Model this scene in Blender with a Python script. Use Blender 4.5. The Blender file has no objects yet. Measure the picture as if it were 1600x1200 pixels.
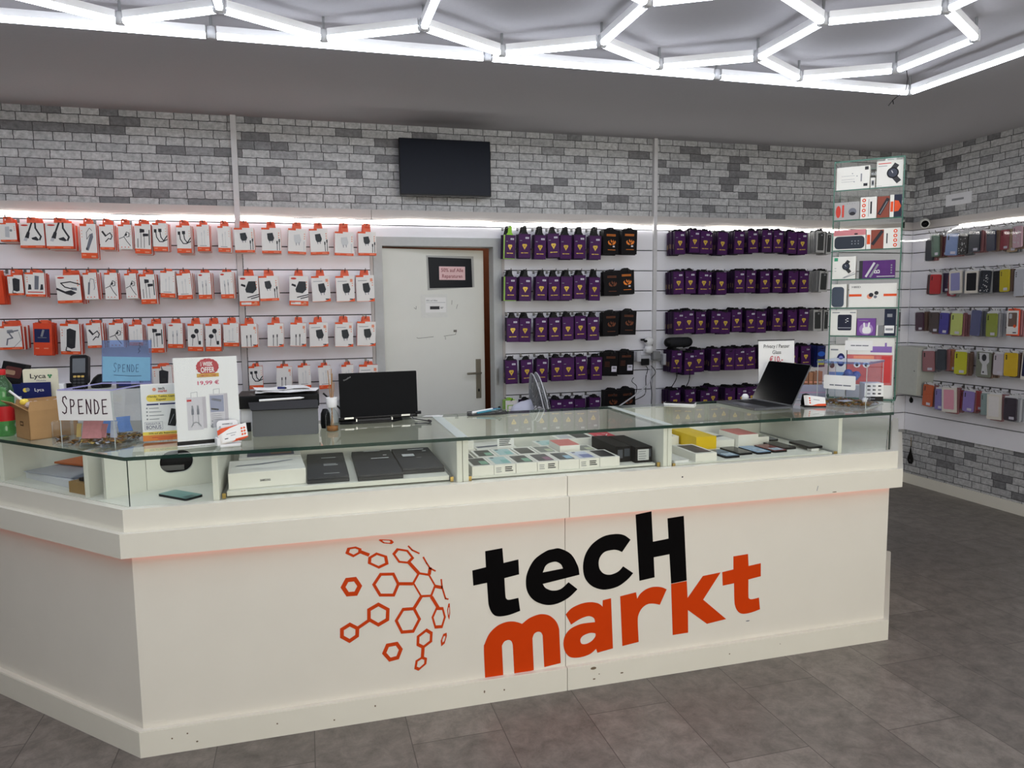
import bpy, bmesh, math, random
from mathutils import Vector, Matrix
from mathutils.geometry import tessellate_polygon
random.seed(7)
SC = bpy.context.scene
COL = SC.collection
PI = math.pi

# ------------------------------------------------------------------ camera
cam_data = bpy.data.cameras.new('camera')
cam_data.sensor_fit = 'HORIZONTAL'; cam_data.sensor_width = 36.0
cam_data.lens = 1153.8 / 1600 * 36.0
cam_data.clip_start = 0.05; cam_data.clip_end = 60
cam = bpy.data.objects.new('camera', cam_data); COL.objects.link(cam)
YAW, PITCH, ROLL, EYE = 0.2724, 0.1043, 0.0110, 1.54
F_ = Vector((math.sin(YAW)*math.cos(PITCH), math.cos(YAW)*math.cos(PITCH), -math.sin(PITCH)))
R_ = Vector((math.cos(YAW), -math.sin(YAW), 0)); D_ = -R_.cross(F_)
c_, s_ = math.cos(ROLL), math.sin(ROLL)
R2, D2 = c_*R_ + s_*D_, -s_*R_ + c_*D_
cam.matrix_world = Matrix(((R2.x, -D2.x, -F_.x, 0), (R2.y, -D2.y, -F_.y, 0), (R2.z, -D2.z, -F_.z, EYE), (0, 0, 0, 1)))
SC.camera = cam

# ------------------------------------------------------------------ world, exposure
world = bpy.data.worlds.new('world'); SC.world = world; world.use_nodes = True
bg = world.node_tree.nodes['Background']
bg.inputs['Color'].default_value = (0.80, 0.88, 1.0, 1); bg.inputs['Strength'].default_value = 0.6
SC.view_settings.view_transform = 'Standard'; SC.view_settings.look = 'None'
SC.view_settings.exposure = 0.28; SC.view_settings.gamma = 1.0
SC.view_settings.use_curve_mapping = False
SC.cycles.transparent_max_bounces = 24
SC.cycles.max_bounces = 10
SC.cycles.sample_clamp_indirect = 4.0
TUBE_POWER = 9.5       # emission of the ceiling tubes
STRIP_POWER = 10.0       # emission of the LED ribbons on the walls
RED_POWER = 1.6         # emission of the red ribbon under the counter ledge

# fill light added behind the camera, as if through an unseen shop window
def area(name, loc, rot, sx, sy, power, col):
    l = bpy.data.lights.new(name, 'AREA'); l.shape = 'RECTANGLE'; l.size = sx; l.size_y = sy
    l.energy = power; l.color = col
    o = bpy.data.objects.new(name, l); COL.objects.link(o); o.location = loc; o.rotation_euler = rot
    return o
area('window_fill', (1.7, -2.60, 1.35), (PI/2, 0, 0), 3.0, 2.1, 84.0, (1.0, 0.94, 0.79))
back_fill = bpy.data.lights.new('back_room_fill', 'POINT'); back_fill.energy = 16; back_fill.color = (1, .8, .6); back_fill.shadow_soft_size = .1  # fill light added to brighten the brown gap behind the door
bo = bpy.data.objects.new('back_room_fill', back_fill); COL.objects.link(bo); bo.location = (1.75, 6.0, 2.5)

# ------------------------------------------------------------------ materials
def lin(c):
    return tuple(((v/255)/12.92 if v/255 <= 0.04045 else ((v/255+0.055)/1.055)**2.4) for v in c)
MATS = {}
def N(nt, kind, **kw):
    n = nt.nodes.new(kind)
    for k, v in kw.items(): setattr(n, k, v)
    return n
def mat(name, rgb, rough=0.5, metal=0.0, var=0.06, scale=40.0, bump=0.0, spec=0.3, alpha=1.0, coat=0.0, trans=0.0):
    """procedural Principled material: base colour broken up by a noise texture"""
    if name in MATS: return MATS[name]
    m = bpy.data.materials.new(name); m.use_nodes = True; nt = m.node_tree
    b = nt.nodes['Principled BSDF']
    c = lin(rgb)
    tc = N(nt, 'ShaderNodeTexCoord'); nz = N(nt, 'ShaderNodeTexNoise'); nz.inputs['Scale'].default_value = scale
    nz.inputs['Detail'].default_value = 3
    nt.links.new(tc.outputs['Object'], nz.inputs['Vector'])
    mx = N(nt, 'ShaderNodeMix', data_type='RGBA')
    mx.inputs[6].default_value = tuple(v*(1-var) for v in c)+(1,); mx.inputs[7].default_value = tuple(min(1, v*(1+var)) for v in c)+(1,)
    nt.links.new(nz.outputs['Fac'], mx.inputs[0]); nt.links.new(mx.outputs[2], b.inputs['Base Color'])
    b.inputs['Roughness'].default_value = rough; b.inputs['Metallic'].default_value = metal
    b.inputs['Specular IOR Level'].default_value = spec; b.inputs['Alpha'].default_value = alpha
    b.inputs['Coat Weight'].default_value = coat
    if trans: b.inputs['Transmission Weight'].default_value = trans
    if bump:
        bp = N(nt, 'ShaderNodeBump'); bp.inputs['Strength'].default_value = bump; bp.inputs['Distance'].default_value = 0.002
        nt.links.new(nz.outputs['Fac'], bp.inputs['Height']); nt.links.new(bp.outputs[0], b.inputs['Normal'])
    MATS[name] = m
    return m
def emit(name, rgb, power, base=(240, 240, 240)):
    if name in MATS: return MATS[name]
    m = mat(name, base, 0.5); b = m.node_tree.nodes['Principled BSDF']
    b.inputs['Emission Color'].default_value = lin(rgb)+(1,); b.inputs['Emission Strength'].default_value = power
    return m
def sheet_glass(name, tint, ior=1.5, gloss=1.0, haze=0.0):
    """clear pane: see-through body with a Fresnel reflection on its outer faces"""
    m = bpy.data.materials.new(name); m.use_nodes = True; nt = m.node_tree; nt.nodes.clear()
    out = N(nt, 'ShaderNodeOutputMaterial'); tr = N(nt, 'ShaderNodeBsdfTransparent'); gl = N(nt, 'ShaderNodeBsdfGlossy')
    fr = N(nt, 'ShaderNodeFresnel'); ge = N(nt, 'ShaderNodeNewGeometry'); mt = N(nt, 'ShaderNodeMath', operation='MULTIPLY')
    inv = N(nt, 'ShaderNodeMath', operation='SUBTRACT'); inv.inputs[0].default_value = gloss
    mx = N(nt, 'ShaderNodeMixShader'); fr.inputs['IOR'].default_value = ior
    nz = N(nt, 'ShaderNodeTexNoise'); nz.inputs['Scale'].default_value = 6; rp = N(nt, 'ShaderNodeMapRange')
    rp.inputs[3].default_value = 0.0; rp.inputs[4].default_value = 0.03
    nt.links.new(nz.outputs['Fac'], rp.inputs[0]); nt.links.new(rp.outputs[0], gl.inputs['Roughness'])
    tr.inputs[0].default_value = lin(tint)+(1,); gl.inputs[0].default_value = (1, 1, 1, 1)
    nt.links.new(ge.outputs['Backfacing'], inv.inputs[1]); nt.links.new(fr.outputs[0], mt.inputs[0]); nt.links.new(inv.outputs[0], mt.inputs[1])
    nt.links.new(mt.outputs[0], mx.inputs[0]); nt.links.new(tr.outputs[0], mx.inputs[1]); nt.links.new(gl.outputs[0], mx.inputs[2])
    last = mx
    if haze:
        df = N(nt, 'ShaderNodeBsdfDiffuse'); df.inputs[0].default_value = lin(tint)+(1,)
        m2 = N(nt, 'ShaderNodeMixShader'); m2.inputs[0].default_value = haze
        nt.links.new(mx.outputs[0], m2.inputs[1]); nt.links.new(df.outputs[0], m2.inputs[2]); last = m2
    nt.links.new(last.outputs[0], out.inputs[0])
    MATS[name] = m
    return m

WHITE = mat('white_laminate', (228, 223, 212), 0.30, var=0.03, scale=6, bump=0.02)
LEDGEW = mat('white_lacquer', (230, 226, 213), 0.22, var=0.03, scale=9, spec=.5)
SHELFW = mat('white_shelf_board', (224, 224, 214), 0.45, var=0.03)
SLAT = mat('slat_laminate', (236, 235, 240), 0.40, var=0.03, scale=5)
GROOVE = mat('dark_groove_aluminium', (52, 50, 52), 0.5)  # dark backing sheet that shows in the gaps between slats
TRIMW = mat('cover_strip_white', (205, 203, 203), 0.45)
BANDW = mat('fascia_board', (190, 184, 180), 0.5, scale=8)
ALU = mat('brushed_aluminium', (170, 172, 172), 0.3, 0.9)
STEEL = mat('steel_wire', (120, 118, 116), 0.3, 0.9)
BRASS = mat('brass_fitting', (190, 160, 90), 0.35, 0.8)
BLACK = mat('black_plastic', (15, 15, 17), 0.45, spec=0.2)
BLACKG = mat('black_gloss', (9, 9, 11), 0.12, spec=0.22)
NAVYSCR = mat('dark_screen', (22, 26, 36), 0.35, spec=0.15)
DGREY = mat('dark_grey_plastic', (52, 52, 54), 0.45)
GREY = mat('grey_plastic', (128, 128, 128), 0.5)
LGREY = mat('light_grey_plastic', (190, 190, 194), 0.45)
PWHITE = mat('white_paper', (236, 235, 232), 0.6, var=0.02)
WPLAST = mat('white_plastic', (230, 230, 230), 0.35, var=0.02)
ORANGE = mat('orange_print', (226, 84, 36), 0.45, var=0.05)
LOGO_O = mat('orange_vinyl', (204, 62, 8), 0.6, var=0.03, spec=.08)
LOGO_K = mat('black_vinyl', (7, 6, 7), 0.6, var=0.03, spec=.05)
LOGO_R = mat('brick_orange_vinyl', (200, 66, 20), 0.6, var=0.03, spec=.08)
REDP = mat('red_print', (196, 36, 40), 0.5)
PURPLE = mat('purple_print', (70, 30, 82), 0.45, var=0.15, scale=25, spec=.15)
PURPLED = mat('dark_purple_print', (36, 20, 50), 0.4, var=0.1)
GOLD = mat('gold_print', (206, 172, 70), 0.35, 0.2, var=0.15)
FLAME = mat('copper_foil', (226, 128, 50), 0.3, 0.3, var=0.2)
FLAMED = mat('dark_copper_foil', (110, 62, 40), 0.35, 0.3, var=0.2)
GREENP = mat('light_green_print', (150, 190, 90), 0.5)
NAVY = mat('navy_print', (26, 34, 92), 0.45)
INK = mat('ink_print', (45, 45, 50), 0.6)
GREYINK = mat('grey_ink', (140, 142, 146), 0.6)
YELLOWP = mat('yellow_print', (240, 214, 90), 0.55)
GLASS = sheet_glass('counter_glass', (251, 253, 251))
GLASSV = sheet_glass('display_pane_glass', (253, 254, 252))
ACRYL = sheet_glass('clear_acrylic', (250, 251, 253), 1.4)
SLEEVE = sheet_glass('clear_sleeve', (251, 252, 252), 1.3, gloss=.35)
ACRYLB = sheet_glass('blue_acrylic', (192, 208, 238), 1.4, haze=0.16)
CLEARP = sheet_glass('clear_blister', (244, 244, 244), 1.35, gloss=.6, haze=0.02)
GEDGE = mat('glass_edge_green', (14, 50, 40), 0.12, spec=0.6, alpha=0.96)
GEDGEL = mat('glass_edge_pale_green', (70, 112, 96), 0.15, alpha=0.9)
TUBE = emit('led_tube_light', (236, 242, 255), TUBE_POWER)
STRIP = emit('led_ribbon_light', (255, 252, 246), STRIP_POWER)
LEDDOT = emit('led_ribbon_dots', (255, 253, 248), STRIP_POWER*4)
STRIPT = emit('led_ribbon_thin', (255, 252, 246), STRIP_POWER*.35)
LEDDOTT = emit('led_ribbon_thin_dots', (255, 253, 248), STRIP_POWER*.8)
STRIPS = emit('led_ribbon_sag', (255, 252, 246), 2.0)
LEDDOTS = emit('led_ribbon_sag_dots', (255, 253, 248), 3.0)
REDLED = emit('red_led_ribbon', (255, 60, 40), RED_POWER, (250, 140, 120))

def brick_mat(name, axis):
    m = bpy.data.materials.new(name); m.use_nodes = True; nt = m.node_tree; b = nt.nodes['Principled BSDF']
    tc = N(nt, 'ShaderNodeTexCoord'); sp = N(nt, 'ShaderNodeSeparateXYZ'); cb = N(nt, 'ShaderNodeCombineXYZ')
    nt.links.new(tc.outputs['Object'], sp.inputs[0]); nt.links.new(sp.outputs[axis], cb.inputs[0]); nt.links.new(sp.outputs['Z'], cb.inputs[1])
    wob = N(nt, 'ShaderNodeTexNoise'); wob.inputs['Scale'].default_value = 26; wob.inputs['Detail'].default_value = 2
    nt.links.new(cb.outputs[0], wob.inputs['Vector'])
    ad = N(nt, 'ShaderNodeVectorMath', operation='MULTIPLY_ADD'); ad.inputs[1].default_value = (0.010, 0.010, 0)
    nt.links.new(wob.outputs['Color'], ad.inputs[0]); nt.links.new(cb.outputs[0], ad.inputs[2])
    br = N(nt, 'ShaderNodeTexBrick'); br.offset = 0.5; br.squash = 0.62; br.squash_frequency = 3
    br.inputs['Scale'].default_value = 1.0; br.inputs['Brick Width'].default_value = 0.168; br.inputs['Row Height'].default_value = 0.0535
    br.inputs['Mortar Size'].default_value = 0.0028; br.inputs['Mortar Smooth'].default_value = 0.2
    br.inputs['Color1'].default_value = (0, 0, 0, 1); br.inputs['Color2'].default_value = (1, 1, 1, 1); br.inputs['Mortar'].default_value = (0, 0, 0, 1)
    nt.links.new(ad.outputs[0], br.inputs['Vector'])
    rp = N(nt, 'ShaderNodeValToRGB'); e = rp.color_ramp.elements
    e[0].position = 0.0; e[0].color = lin((118, 117, 119))+(1,); e[1].position = 1.0; e[1].color = lin((196, 196, 196))+(1,)
    for pos, col in ((0.12, (126, 126, 128)), (0.17, (172, 172, 173)), (0.6, (186, 186, 186))):
        q = e.new(pos); q.color = lin(col)+(1,)
    nt.links.new(br.outputs['Color'], rp.inputs[0])
    st = N(nt, 'ShaderNodeTexNoise'); st.inputs['Scale'].default_value = 34; st.inputs['Detail'].default_value = 6; st.inputs['Roughness'].default_value = 0.7
    nt.links.new(cb.outputs[0], st.inputs['Vector'])
    mr = N(nt, 'ShaderNodeMapRange'); mr.inputs[1].default_value = 0.34; mr.inputs[2].default_value = 0.66; mr.inputs[3].default_value = 0.66; mr.inputs[4].default_value = 1.18
    nt.links.new(st.outputs['Fac'], mr.inputs[0])
    mul = N(nt, 'ShaderNodeMix', data_type='RGBA', blend_type='MULTIPLY'); mul.inputs[0].default_value = 1.0
    nt.links.new(rp.outputs[0], mul.inputs[6]); nt.links.new(mr.outputs[0], mul.inputs[7])
    mo = N(nt, 'ShaderNodeMix', data_type='RGBA'); mo.inputs[7].default_value = lin((72, 71, 72))+(1,)
    nt.links.new(br.outputs['Fac'], mo.inputs[0]); nt.links.new(mul.outputs[2], mo.inputs[6]); nt.links.new(mo.outputs[2], b.inputs['Base Color'])
    b.inputs['Roughness'].default_value = 0.6
    return m
BRICK_BACK = brick_mat('brick_wallpaper', 'X'); BRICK_SIDE = brick_mat('brick_wallpaper_side', 'Y')

def floor_mat():
    m = bpy.data.materials.new('slate_vinyl_floor'); m.use_nodes = True; nt = m.node_tree; b = nt.nodes['Principled BSDF']
    tc = N(nt, 'ShaderNodeTexCoord'); sp = N(nt, 'ShaderNodeSeparateXYZ'); cb = N(nt, 'ShaderNodeCombineXYZ')
    nt.links.new(tc.outputs['Object'], sp.inputs[0]); nt.links.new(sp.outputs['Y'], cb.inputs[0]); nt.links.new(sp.outputs['X'], cb.inputs[1])
    mp = N(nt, 'ShaderNodeMapping'); mp.inputs['Location'].default_value = (-2.07+5*0.813, 5*0.333-0.977+0.333, 0)
    nt.links.new(cb.outputs[0], mp.inputs['Vector'])
    br = N(nt, 'ShaderNodeTexBrick'); br.offset = 0.5
    br.inputs['Scale'].default_value = 1.0; br.inputs['Brick Width'].default_value = 0.813; br.inputs['Row Height'].default_value = 0.333
    br.inputs['Mortar Size'].default_value = 0.0018; br.inputs['Mortar Smooth'].default_value = 0.1
    br.inputs['Color1'].default_value = (0, 0, 0, 1); br.inputs['Color2'].default_value = (1, 1, 1, 1); br.inputs['Mortar'].default_value = (0, 0, 0, 1)
    nt.links.new(mp.outputs[0], br.inputs['Vector'])
    tint = N(nt, 'ShaderNodeMix', data_type='RGBA'); tint.inputs[6].default_value = lin((104, 98, 92))+(1,); tint.inputs[7].default_value = lin((122, 115, 108))+(1,)
    nt.links.new(br.outputs['Color'], tint.inputs[0])
    n1 = N(nt, 'ShaderNodeTexNoise'); n1.inputs['Scale'].default_value = 11; n1.inputs['Detail'].default_value = 12; n1.inputs['Roughness'].default_value = 0.80; n1.inputs['Distortion'].default_value = 0.35
    nt.links.new(tc.outputs['Object'], n1.inputs['Vector'])
    mr = N(nt, 'ShaderNodeMapRange'); mr.inputs[1].default_value = 0.33; mr.inputs[2].default_value = 0.68; mr.inputs[3].default_value = 0.58; mr.inputs[4].default_value = 1.48
    nt.links.new(n1.outputs['Fac'], mr.inputs[0])
    mul = N(nt, 'ShaderNodeMix', data_type='RGBA', blend_type='MULTIPLY'); mul.inputs[0].default_value = 1
    nt.links.new(tint.outputs[2], mul.inputs[6]); nt.links.new(mr.outputs[0], mul.inputs[7])
    mo = N(nt, 'ShaderNodeMix', data_type='RGBA'); mo.inputs[7].default_value = lin((74, 68, 64))+(1,)
    nt.links.new(br.outputs['Fac'], mo.inputs[0]); nt.links.new(mul.outputs[2], mo.inputs[6]); nt.links.new(mo.outputs[2], b.inputs['Base Color'])
    b.inputs['Roughness'].default_value = 0.42
    return m
FLOORM = floor_mat()
CEILM = mat('ceiling_paint', (162, 160, 162), 0.8, var=0.03, scale=60, bump=0.25)
WALLP = mat('wall_paint', (200, 198, 194), 0.7)
WALLD = mat('low_bounce_wall_paint', (120, 116, 110), 0.7)  # unseen left wall, darkened to bounce less light onto the counter wing
DARKROOM = mat('brown_wood_panel', (96, 52, 30), 0.6, var=0.3, scale=9)
DOORW = mat('door_leaf_paint', (226, 226, 218), 0.45, var=0.02, scale=10)
DOORF = mat('door_frame_grey', (186, 188, 187), 0.45)

# ------------------------------------------------------------------ mesh builder
V3 = Vector
class Frame:
    """2D drawing plane: origin, right, up, outward normal"""
    def __init__(s, o, u, v, n=None):
        s.o, s.u, s.v = V3(o), V3(u).normalized(), V3(v).normalized(); s.n = V3(n).normalized() if n else s.u.cross(s.v)
    def p(s, a, b, d=0.0): return s.o + s.u*a + s.v*b + s.n*d
def front(x=0, y=0, z=0): return Frame((x, y, z), (1, 0, 0), (0, 0, 1), (0, -1, 0))
def top(x=0, y=0, z=0): return Frame((x, y, z), (1, 0, 0), (0, 1, 0), (0, 0, 1))
def spline(pts, n=6):
    """closed outline; points flagged 1 are corners, the rest are smooth"""
    out = []; k = len(pts)
    for i in range(k):
        p1, p2 = pts[i], pts[(i+1) % k]
        if p1[2] and p2[2]: out.append((p1[0], p1[1])); continue
        p0 = pts[i-1] if not p1[2] else None; p3 = pts[(i+2) % k] if not p2[2] else None
        d = lambda a, b, q: ((b[0]-a[0])*q, (b[1]-a[1])*q)
        m1 = d(p0, p2, 0.5) if p0 else d(p1, p2, 0.8); m2 = d(p1, p3, 0.5) if p3 else d(p1, p2, 0.8)
        for j in range(n):
            t = j/n; h = (2*t**3-3*t*t+1, t**3-2*t*t+t, -2*t**3+3*t*t, t**3-t*t)
            out.append((h[0]*p1[0]+h[1]*m1[0]+h[2]*p2[0]+h[3]*m2[0], h[0]*p1[1]+h[1]*m1[1]+h[2]*p2[1]+h[3]*m2[1]))
    return out
def rrect(x0, y0, x1, y1, r, n=4):
    o = []
    for cx, cy, a in ((x1-r, y0+r, -90), (x1-r, y1-r, 0), (x0+r, y1-r, 90), (x0+r, y0+r, 180)):
        for i in range(n+1):
            t = math.radians(a+90*i/n); o.append((cx+r*math.cos(t), cy+r*math.sin(t)))
    return o
def ring(cx, cy, rx, ry=None, n=20, a0=0):
    ry = ry or rx
    return [(cx+rx*math.cos(a0+2*PI*i/n), cy+ry*math.sin(a0+2*PI*i/n)) for i in range(n)]
_TXT = {}
def text_geo(s, bold=0.0):
    if (s, bold) in _TXT: return _TXT[(s, bold)]
    cu = bpy.data.curves.new('t', 'FONT'); cu.body = s; cu.offset = bold; cu.resolution_u = 3
    o = bpy.data.objects.new('t', cu); COL.objects.link(o)
    dg = bpy.context.evaluated_depsgraph_get(); dg.update()
    me = bpy.data.meshes.new_from_object(o.evaluated_get(dg))
    vs = [(v.co.x, v.co.y) for v in me.vertices]; fs = [tuple(p.vertices) for p in me.polygons]
    bpy.data.objects.remove(o); bpy.data.curves.remove(cu); bpy.data.meshes.remove(me)
    x0 = min(v[0] for v in vs); x1 = max(v[0] for v in vs)
    vs = [(v[0]-x0, v[1]) for v in vs]
    _TXT[(s, bold)] = (vs, fs, x1-x0)
    return _TXT[(s, bold)]
class MB:
    def __init__(s): s.v = []; s.f = []; s.m = []; s.mats = []; s.sm = []
    def mi(s, m):
        if m not in s.mats: s.mats.append(m)
        return s.mats.index(m)
    def add(s, vs, fs, m, smooth=False):
        o = len(s.v); s.v += [tuple(p) for p in vs]; i = s.mi(m)
        for f in fs: s.f.append(tuple(a+o for a in f)); s.m.append(i); s.sm.append(smooth)
        return s
    def box(s, x0, y0, z0, x1, y1, z1, m, fm=None, T=None, ch=0.0):
        """axis box; fm overrides faces: 'f'ront(-y) 'b'ack 'l'eft 'r'ight 't'op 'd'own; ch = chamfer"""
        if x0 > x1: x0, x1 = x1, x0
        if y0 > y1: y0, y1 = y1, y0
        if z0 > z1: z0, z1 = z1, z0
        if ch:
            bm = bmesh.new(); bmesh.ops.create_cube(bm, size=1)
            bmesh.ops.scale(bm, vec=(x1-x0, y1-y0, z1-z0), verts=bm.verts); bmesh.ops.translate(bm, vec=((x0+x1)/2, (y0+y1)/2, (z0+z1)/2), verts=bm.verts)
            bmesh.ops.bevel(bm, geom=list(bm.edges), offset=min(ch, 0.45*min(x1-x0, y1-y0, z1-z0)), segments=2, affect='EDGES', profile=0.5)
            bm.verts.index_update(); vs = [v.co.copy() for v in bm.verts]; fs = [tuple(v.index for v in f.verts) for f in bm.faces]
            nn = [f.normal.copy() for f in bm.faces]; bm.free()
            if T: vs = [T @ p for p in vs]
            o = len(s.v); s.v += [tuple(p) for p in vs]
            key = {'f': V3((0, -1, 0)), 'b': V3((0, 1, 0)), 'l': V3((-1, 0, 0)), 'r': V3((1, 0, 0)), 't': V3((0, 0, 1)), 'd': V3((0, 0, -1))}
            for f, n in zip(fs, nn):
                mm = m
                if fm:
                    for k, kv in key.items():
                        if k in fm and n.dot(kv) > 0.9: mm = fm[k]
                s.f.append(tuple(a+o for a in f)); s.m.append(s.mi(mm)); s.sm.append(False)
            return s
        vs = [V3(p) for p in ((x0, y0, z0), (x1, y0, z0), (x1, y1, z0), (x0, y1, z0), (x0, y0, z1), (x1, y0, z1), (x1, y1, z1), (x0, y1, z1))]
        if T: vs = [T @ p for p in vs]
        F = {'d': (0, 3, 2, 1), 't': (4, 5, 6, 7), 'f': (0, 1, 5, 4), 'r': (1, 2, 6, 5), 'b': (2, 3, 7, 6), 'l': (3, 0, 4, 7)}
        o = len(s.v); s.v += [tuple(p) for p in vs]
        for k, f in F.items():
            s.f.append(tuple(a+o for a in f)); s.m.append(s.mi((fm or {}).get(k, m))); s.sm.append(False)
        return s
    def flat(s, pts, fr, m, d=0.0006, holes=()):
        loops = [[V3((a, b, 0)) for a, b in l] for l in [pts]+list(holes)]
        tri = tessellate_polygon(loops); allp = [p for l in loops for p in l]
        fs = []
        for t in tri:
            a, b, c = (allp[i] for i in t)
            ar = (b-a).cross(c-a).z
            if abs(ar) < 1e-12: continue
            fs.append(tuple(t) if ar > 0 else (t[0], t[2], t[1]))
        if fr.u.cross(fr.v).dot(fr.n) < 0: fs = [f[::-1] for f in fs]
        return s.add([fr.p(p.x, p.y, d) for p in allp], fs, m)
    def rect(s, x0, y0, x1, y1, fr, m, d=0.0006): return s.flat([(x0, y0), (x1, y0), (x1, y1), (x0, y1)], fr, m, d)
    def prism(s, pts, fr, d0, d1, m, sidem=None, holes=()):
        """outline extruded from depth d0 to d1 along the plane's normal"""
        s.flat(pts, fr, m, d1, holes); k = len(s.f)
        s.flat(pts, fr, m, d0, holes)
        for i in range(k, len(s.f)): s.f[i] = s.f[i][::-1]
        flip = fr.u.cross(fr.v).dot(fr.n) < 0
        for l in [pts]+list(holes):
            ar = sum(l[i-1][0]*l[i][1]-l[i][0]*l[i-1][1] for i in range(len(l)))
            n = len(l); vs = [fr.p(a, b, d0) for a, b in l]+[fr.p(a, b, d1) for a, b in l]
            fs = [(i, (i+1) % n, n+(i+1) % n, n+i) for i in range(n)]
            rev = (ar < 0) != flip
            if l is not pts: rev = not rev if ar > 0 else rev; rev = (ar > 0) != flip
            if rev: fs = [f[::-1] for f in fs]
            s.add(vs, fs, sidem or m)
        return s
    def line(s, pts, w, fr, m, d=0.0006):
        """flat printed stroke of width w"""
        for (a, b), (c, e) in zip(pts, pts[1:]):
            L = math.hypot(c-a, e-b) or 1e-6; nx, ny = -(e-b)/L*w/2, (c-a)/L*w/2; ex, ey = (c-a)/L*w*0.3, (e-b)/L*w*0.3
            s.flat([(a-nx-ex, b-ny-ey), (c-nx+ex, e-ny+ey), (c+nx+ex, e+ny+ey), (a+nx-ex, b+ny-ey)], fr, m, d)
        return s
    def text(s, t, x, y, h, fr, m, d=0.0008, align='c', w=None, bold=0.0, rot=0.0, sx=1.0):
        vs, fs, wd = text_geo(t, bold); k = h/0.72; kx = k*sx
        if w: kx = w/wd
        ox = {'c': -wd*kx/2, 'l': 0, 'r': -wd*kx}[align]; c, n = math.cos(rot), math.sin(rot)
        P = [(ox+a*kx, b*k) for a, b in vs]
        if fr.u.cross(fr.v).dot(fr.n) < 0: fs = [f[::-1] for f in fs]
        return s.add([fr.p(x+a*c-b*n, y+a*n+b*c, d) for a, b in P], fs, m)
    def tube(s, path, r, m, n=6, caps=True):
        P = [V3(p) for p in path]; rs = r if isinstance(r, (list, tuple)) else [r]*len(P)
        vs = []; up = V3((0, 0, 1))
        for i, p in enumerate(P):
            t = (P[min(i+1, len(P)-1)]-P[max(i-1, 0)]).normalized()
            a = t.cross(up if abs(t.z) < 0.95 else V3((1, 0, 0))).normalized(); b = t.cross(a)
            vs += [p+(a*math.cos(2*PI*j/n)+b*math.sin(2*PI*j/n))*rs[i] for j in range(n)]
        fs = [(i*n+j, i*n+(j+1) % n, (i+1)*n+(j+1) % n, (i+1)*n+j) for i in range(len(P)-1) for j in range(n)]
        s.add(vs, [f[::-1] for f in fs], m, n > 5)
        if caps: s.add(vs[:n], [tuple(range(n))], m); s.add(vs[-n:], [tuple(range(n))[::-1]], m)
        return s
    def lathe(s, prof, m, n=20, c=(0, 0, 0), T=None):
        vs = [V3((c[0]+r*math.cos(2*PI*j/n), c[1]+r*math.sin(2*PI*j/n), c[2]+z)) for r, z in prof for j in range(n)]
        if T: vs = [T @ p for p in vs]
        fs = [(i*n+j, i*n+(j+1) % n, (i+1)*n+(j+1) % n, (i+1)*n+j) for i in range(len(prof)-1) for j in range(n)]
        return s.add(vs, fs, m, True)
    def build(s, name, parent=None, loc=None, rot=None):
        me = bpy.data.meshes.new(name); me.from_pydata(s.v, [], s.f)
        for m in s.mats: me.materials.append(m)
        me.polygons.foreach_set('material_index', s.m); me.polygons.foreach_set('use_smooth', s.sm); me.update()
        o = bpy.data.objects.new(name, me); COL.objects.link(o)
        if parent: o.parent = parent
        if loc: o.location = loc
        if rot: o.rotation_euler = rot
        return o
def tag(o, label=None, cat=None, group=None, kind=None):
    if label: o['label'] = label
    if cat: o['category'] = cat
    if group: o['group'] = group
    if kind: o['kind'] = kind
    return o
def thing(name, label, cat, loc=(0, 0, 0), rz=0.0, group=None, rot=None):
    o = bpy.data.objects.new(name, None); COL.objects.link(o); o.empty_display_size = 0.05
    o.location = loc; o.rotation_euler = rot or (0, 0, rz)
    return tag(o, label, cat, group)
def struct(name, mb): return tag(mb.build(name), kind='structure')
def copy_tree(o, parent=None):
    c = o.copy(); COL.objects.link(c)
    if parent: c.parent = parent
    for ch in o.children: copy_tree(ch, c)
    return c
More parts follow.
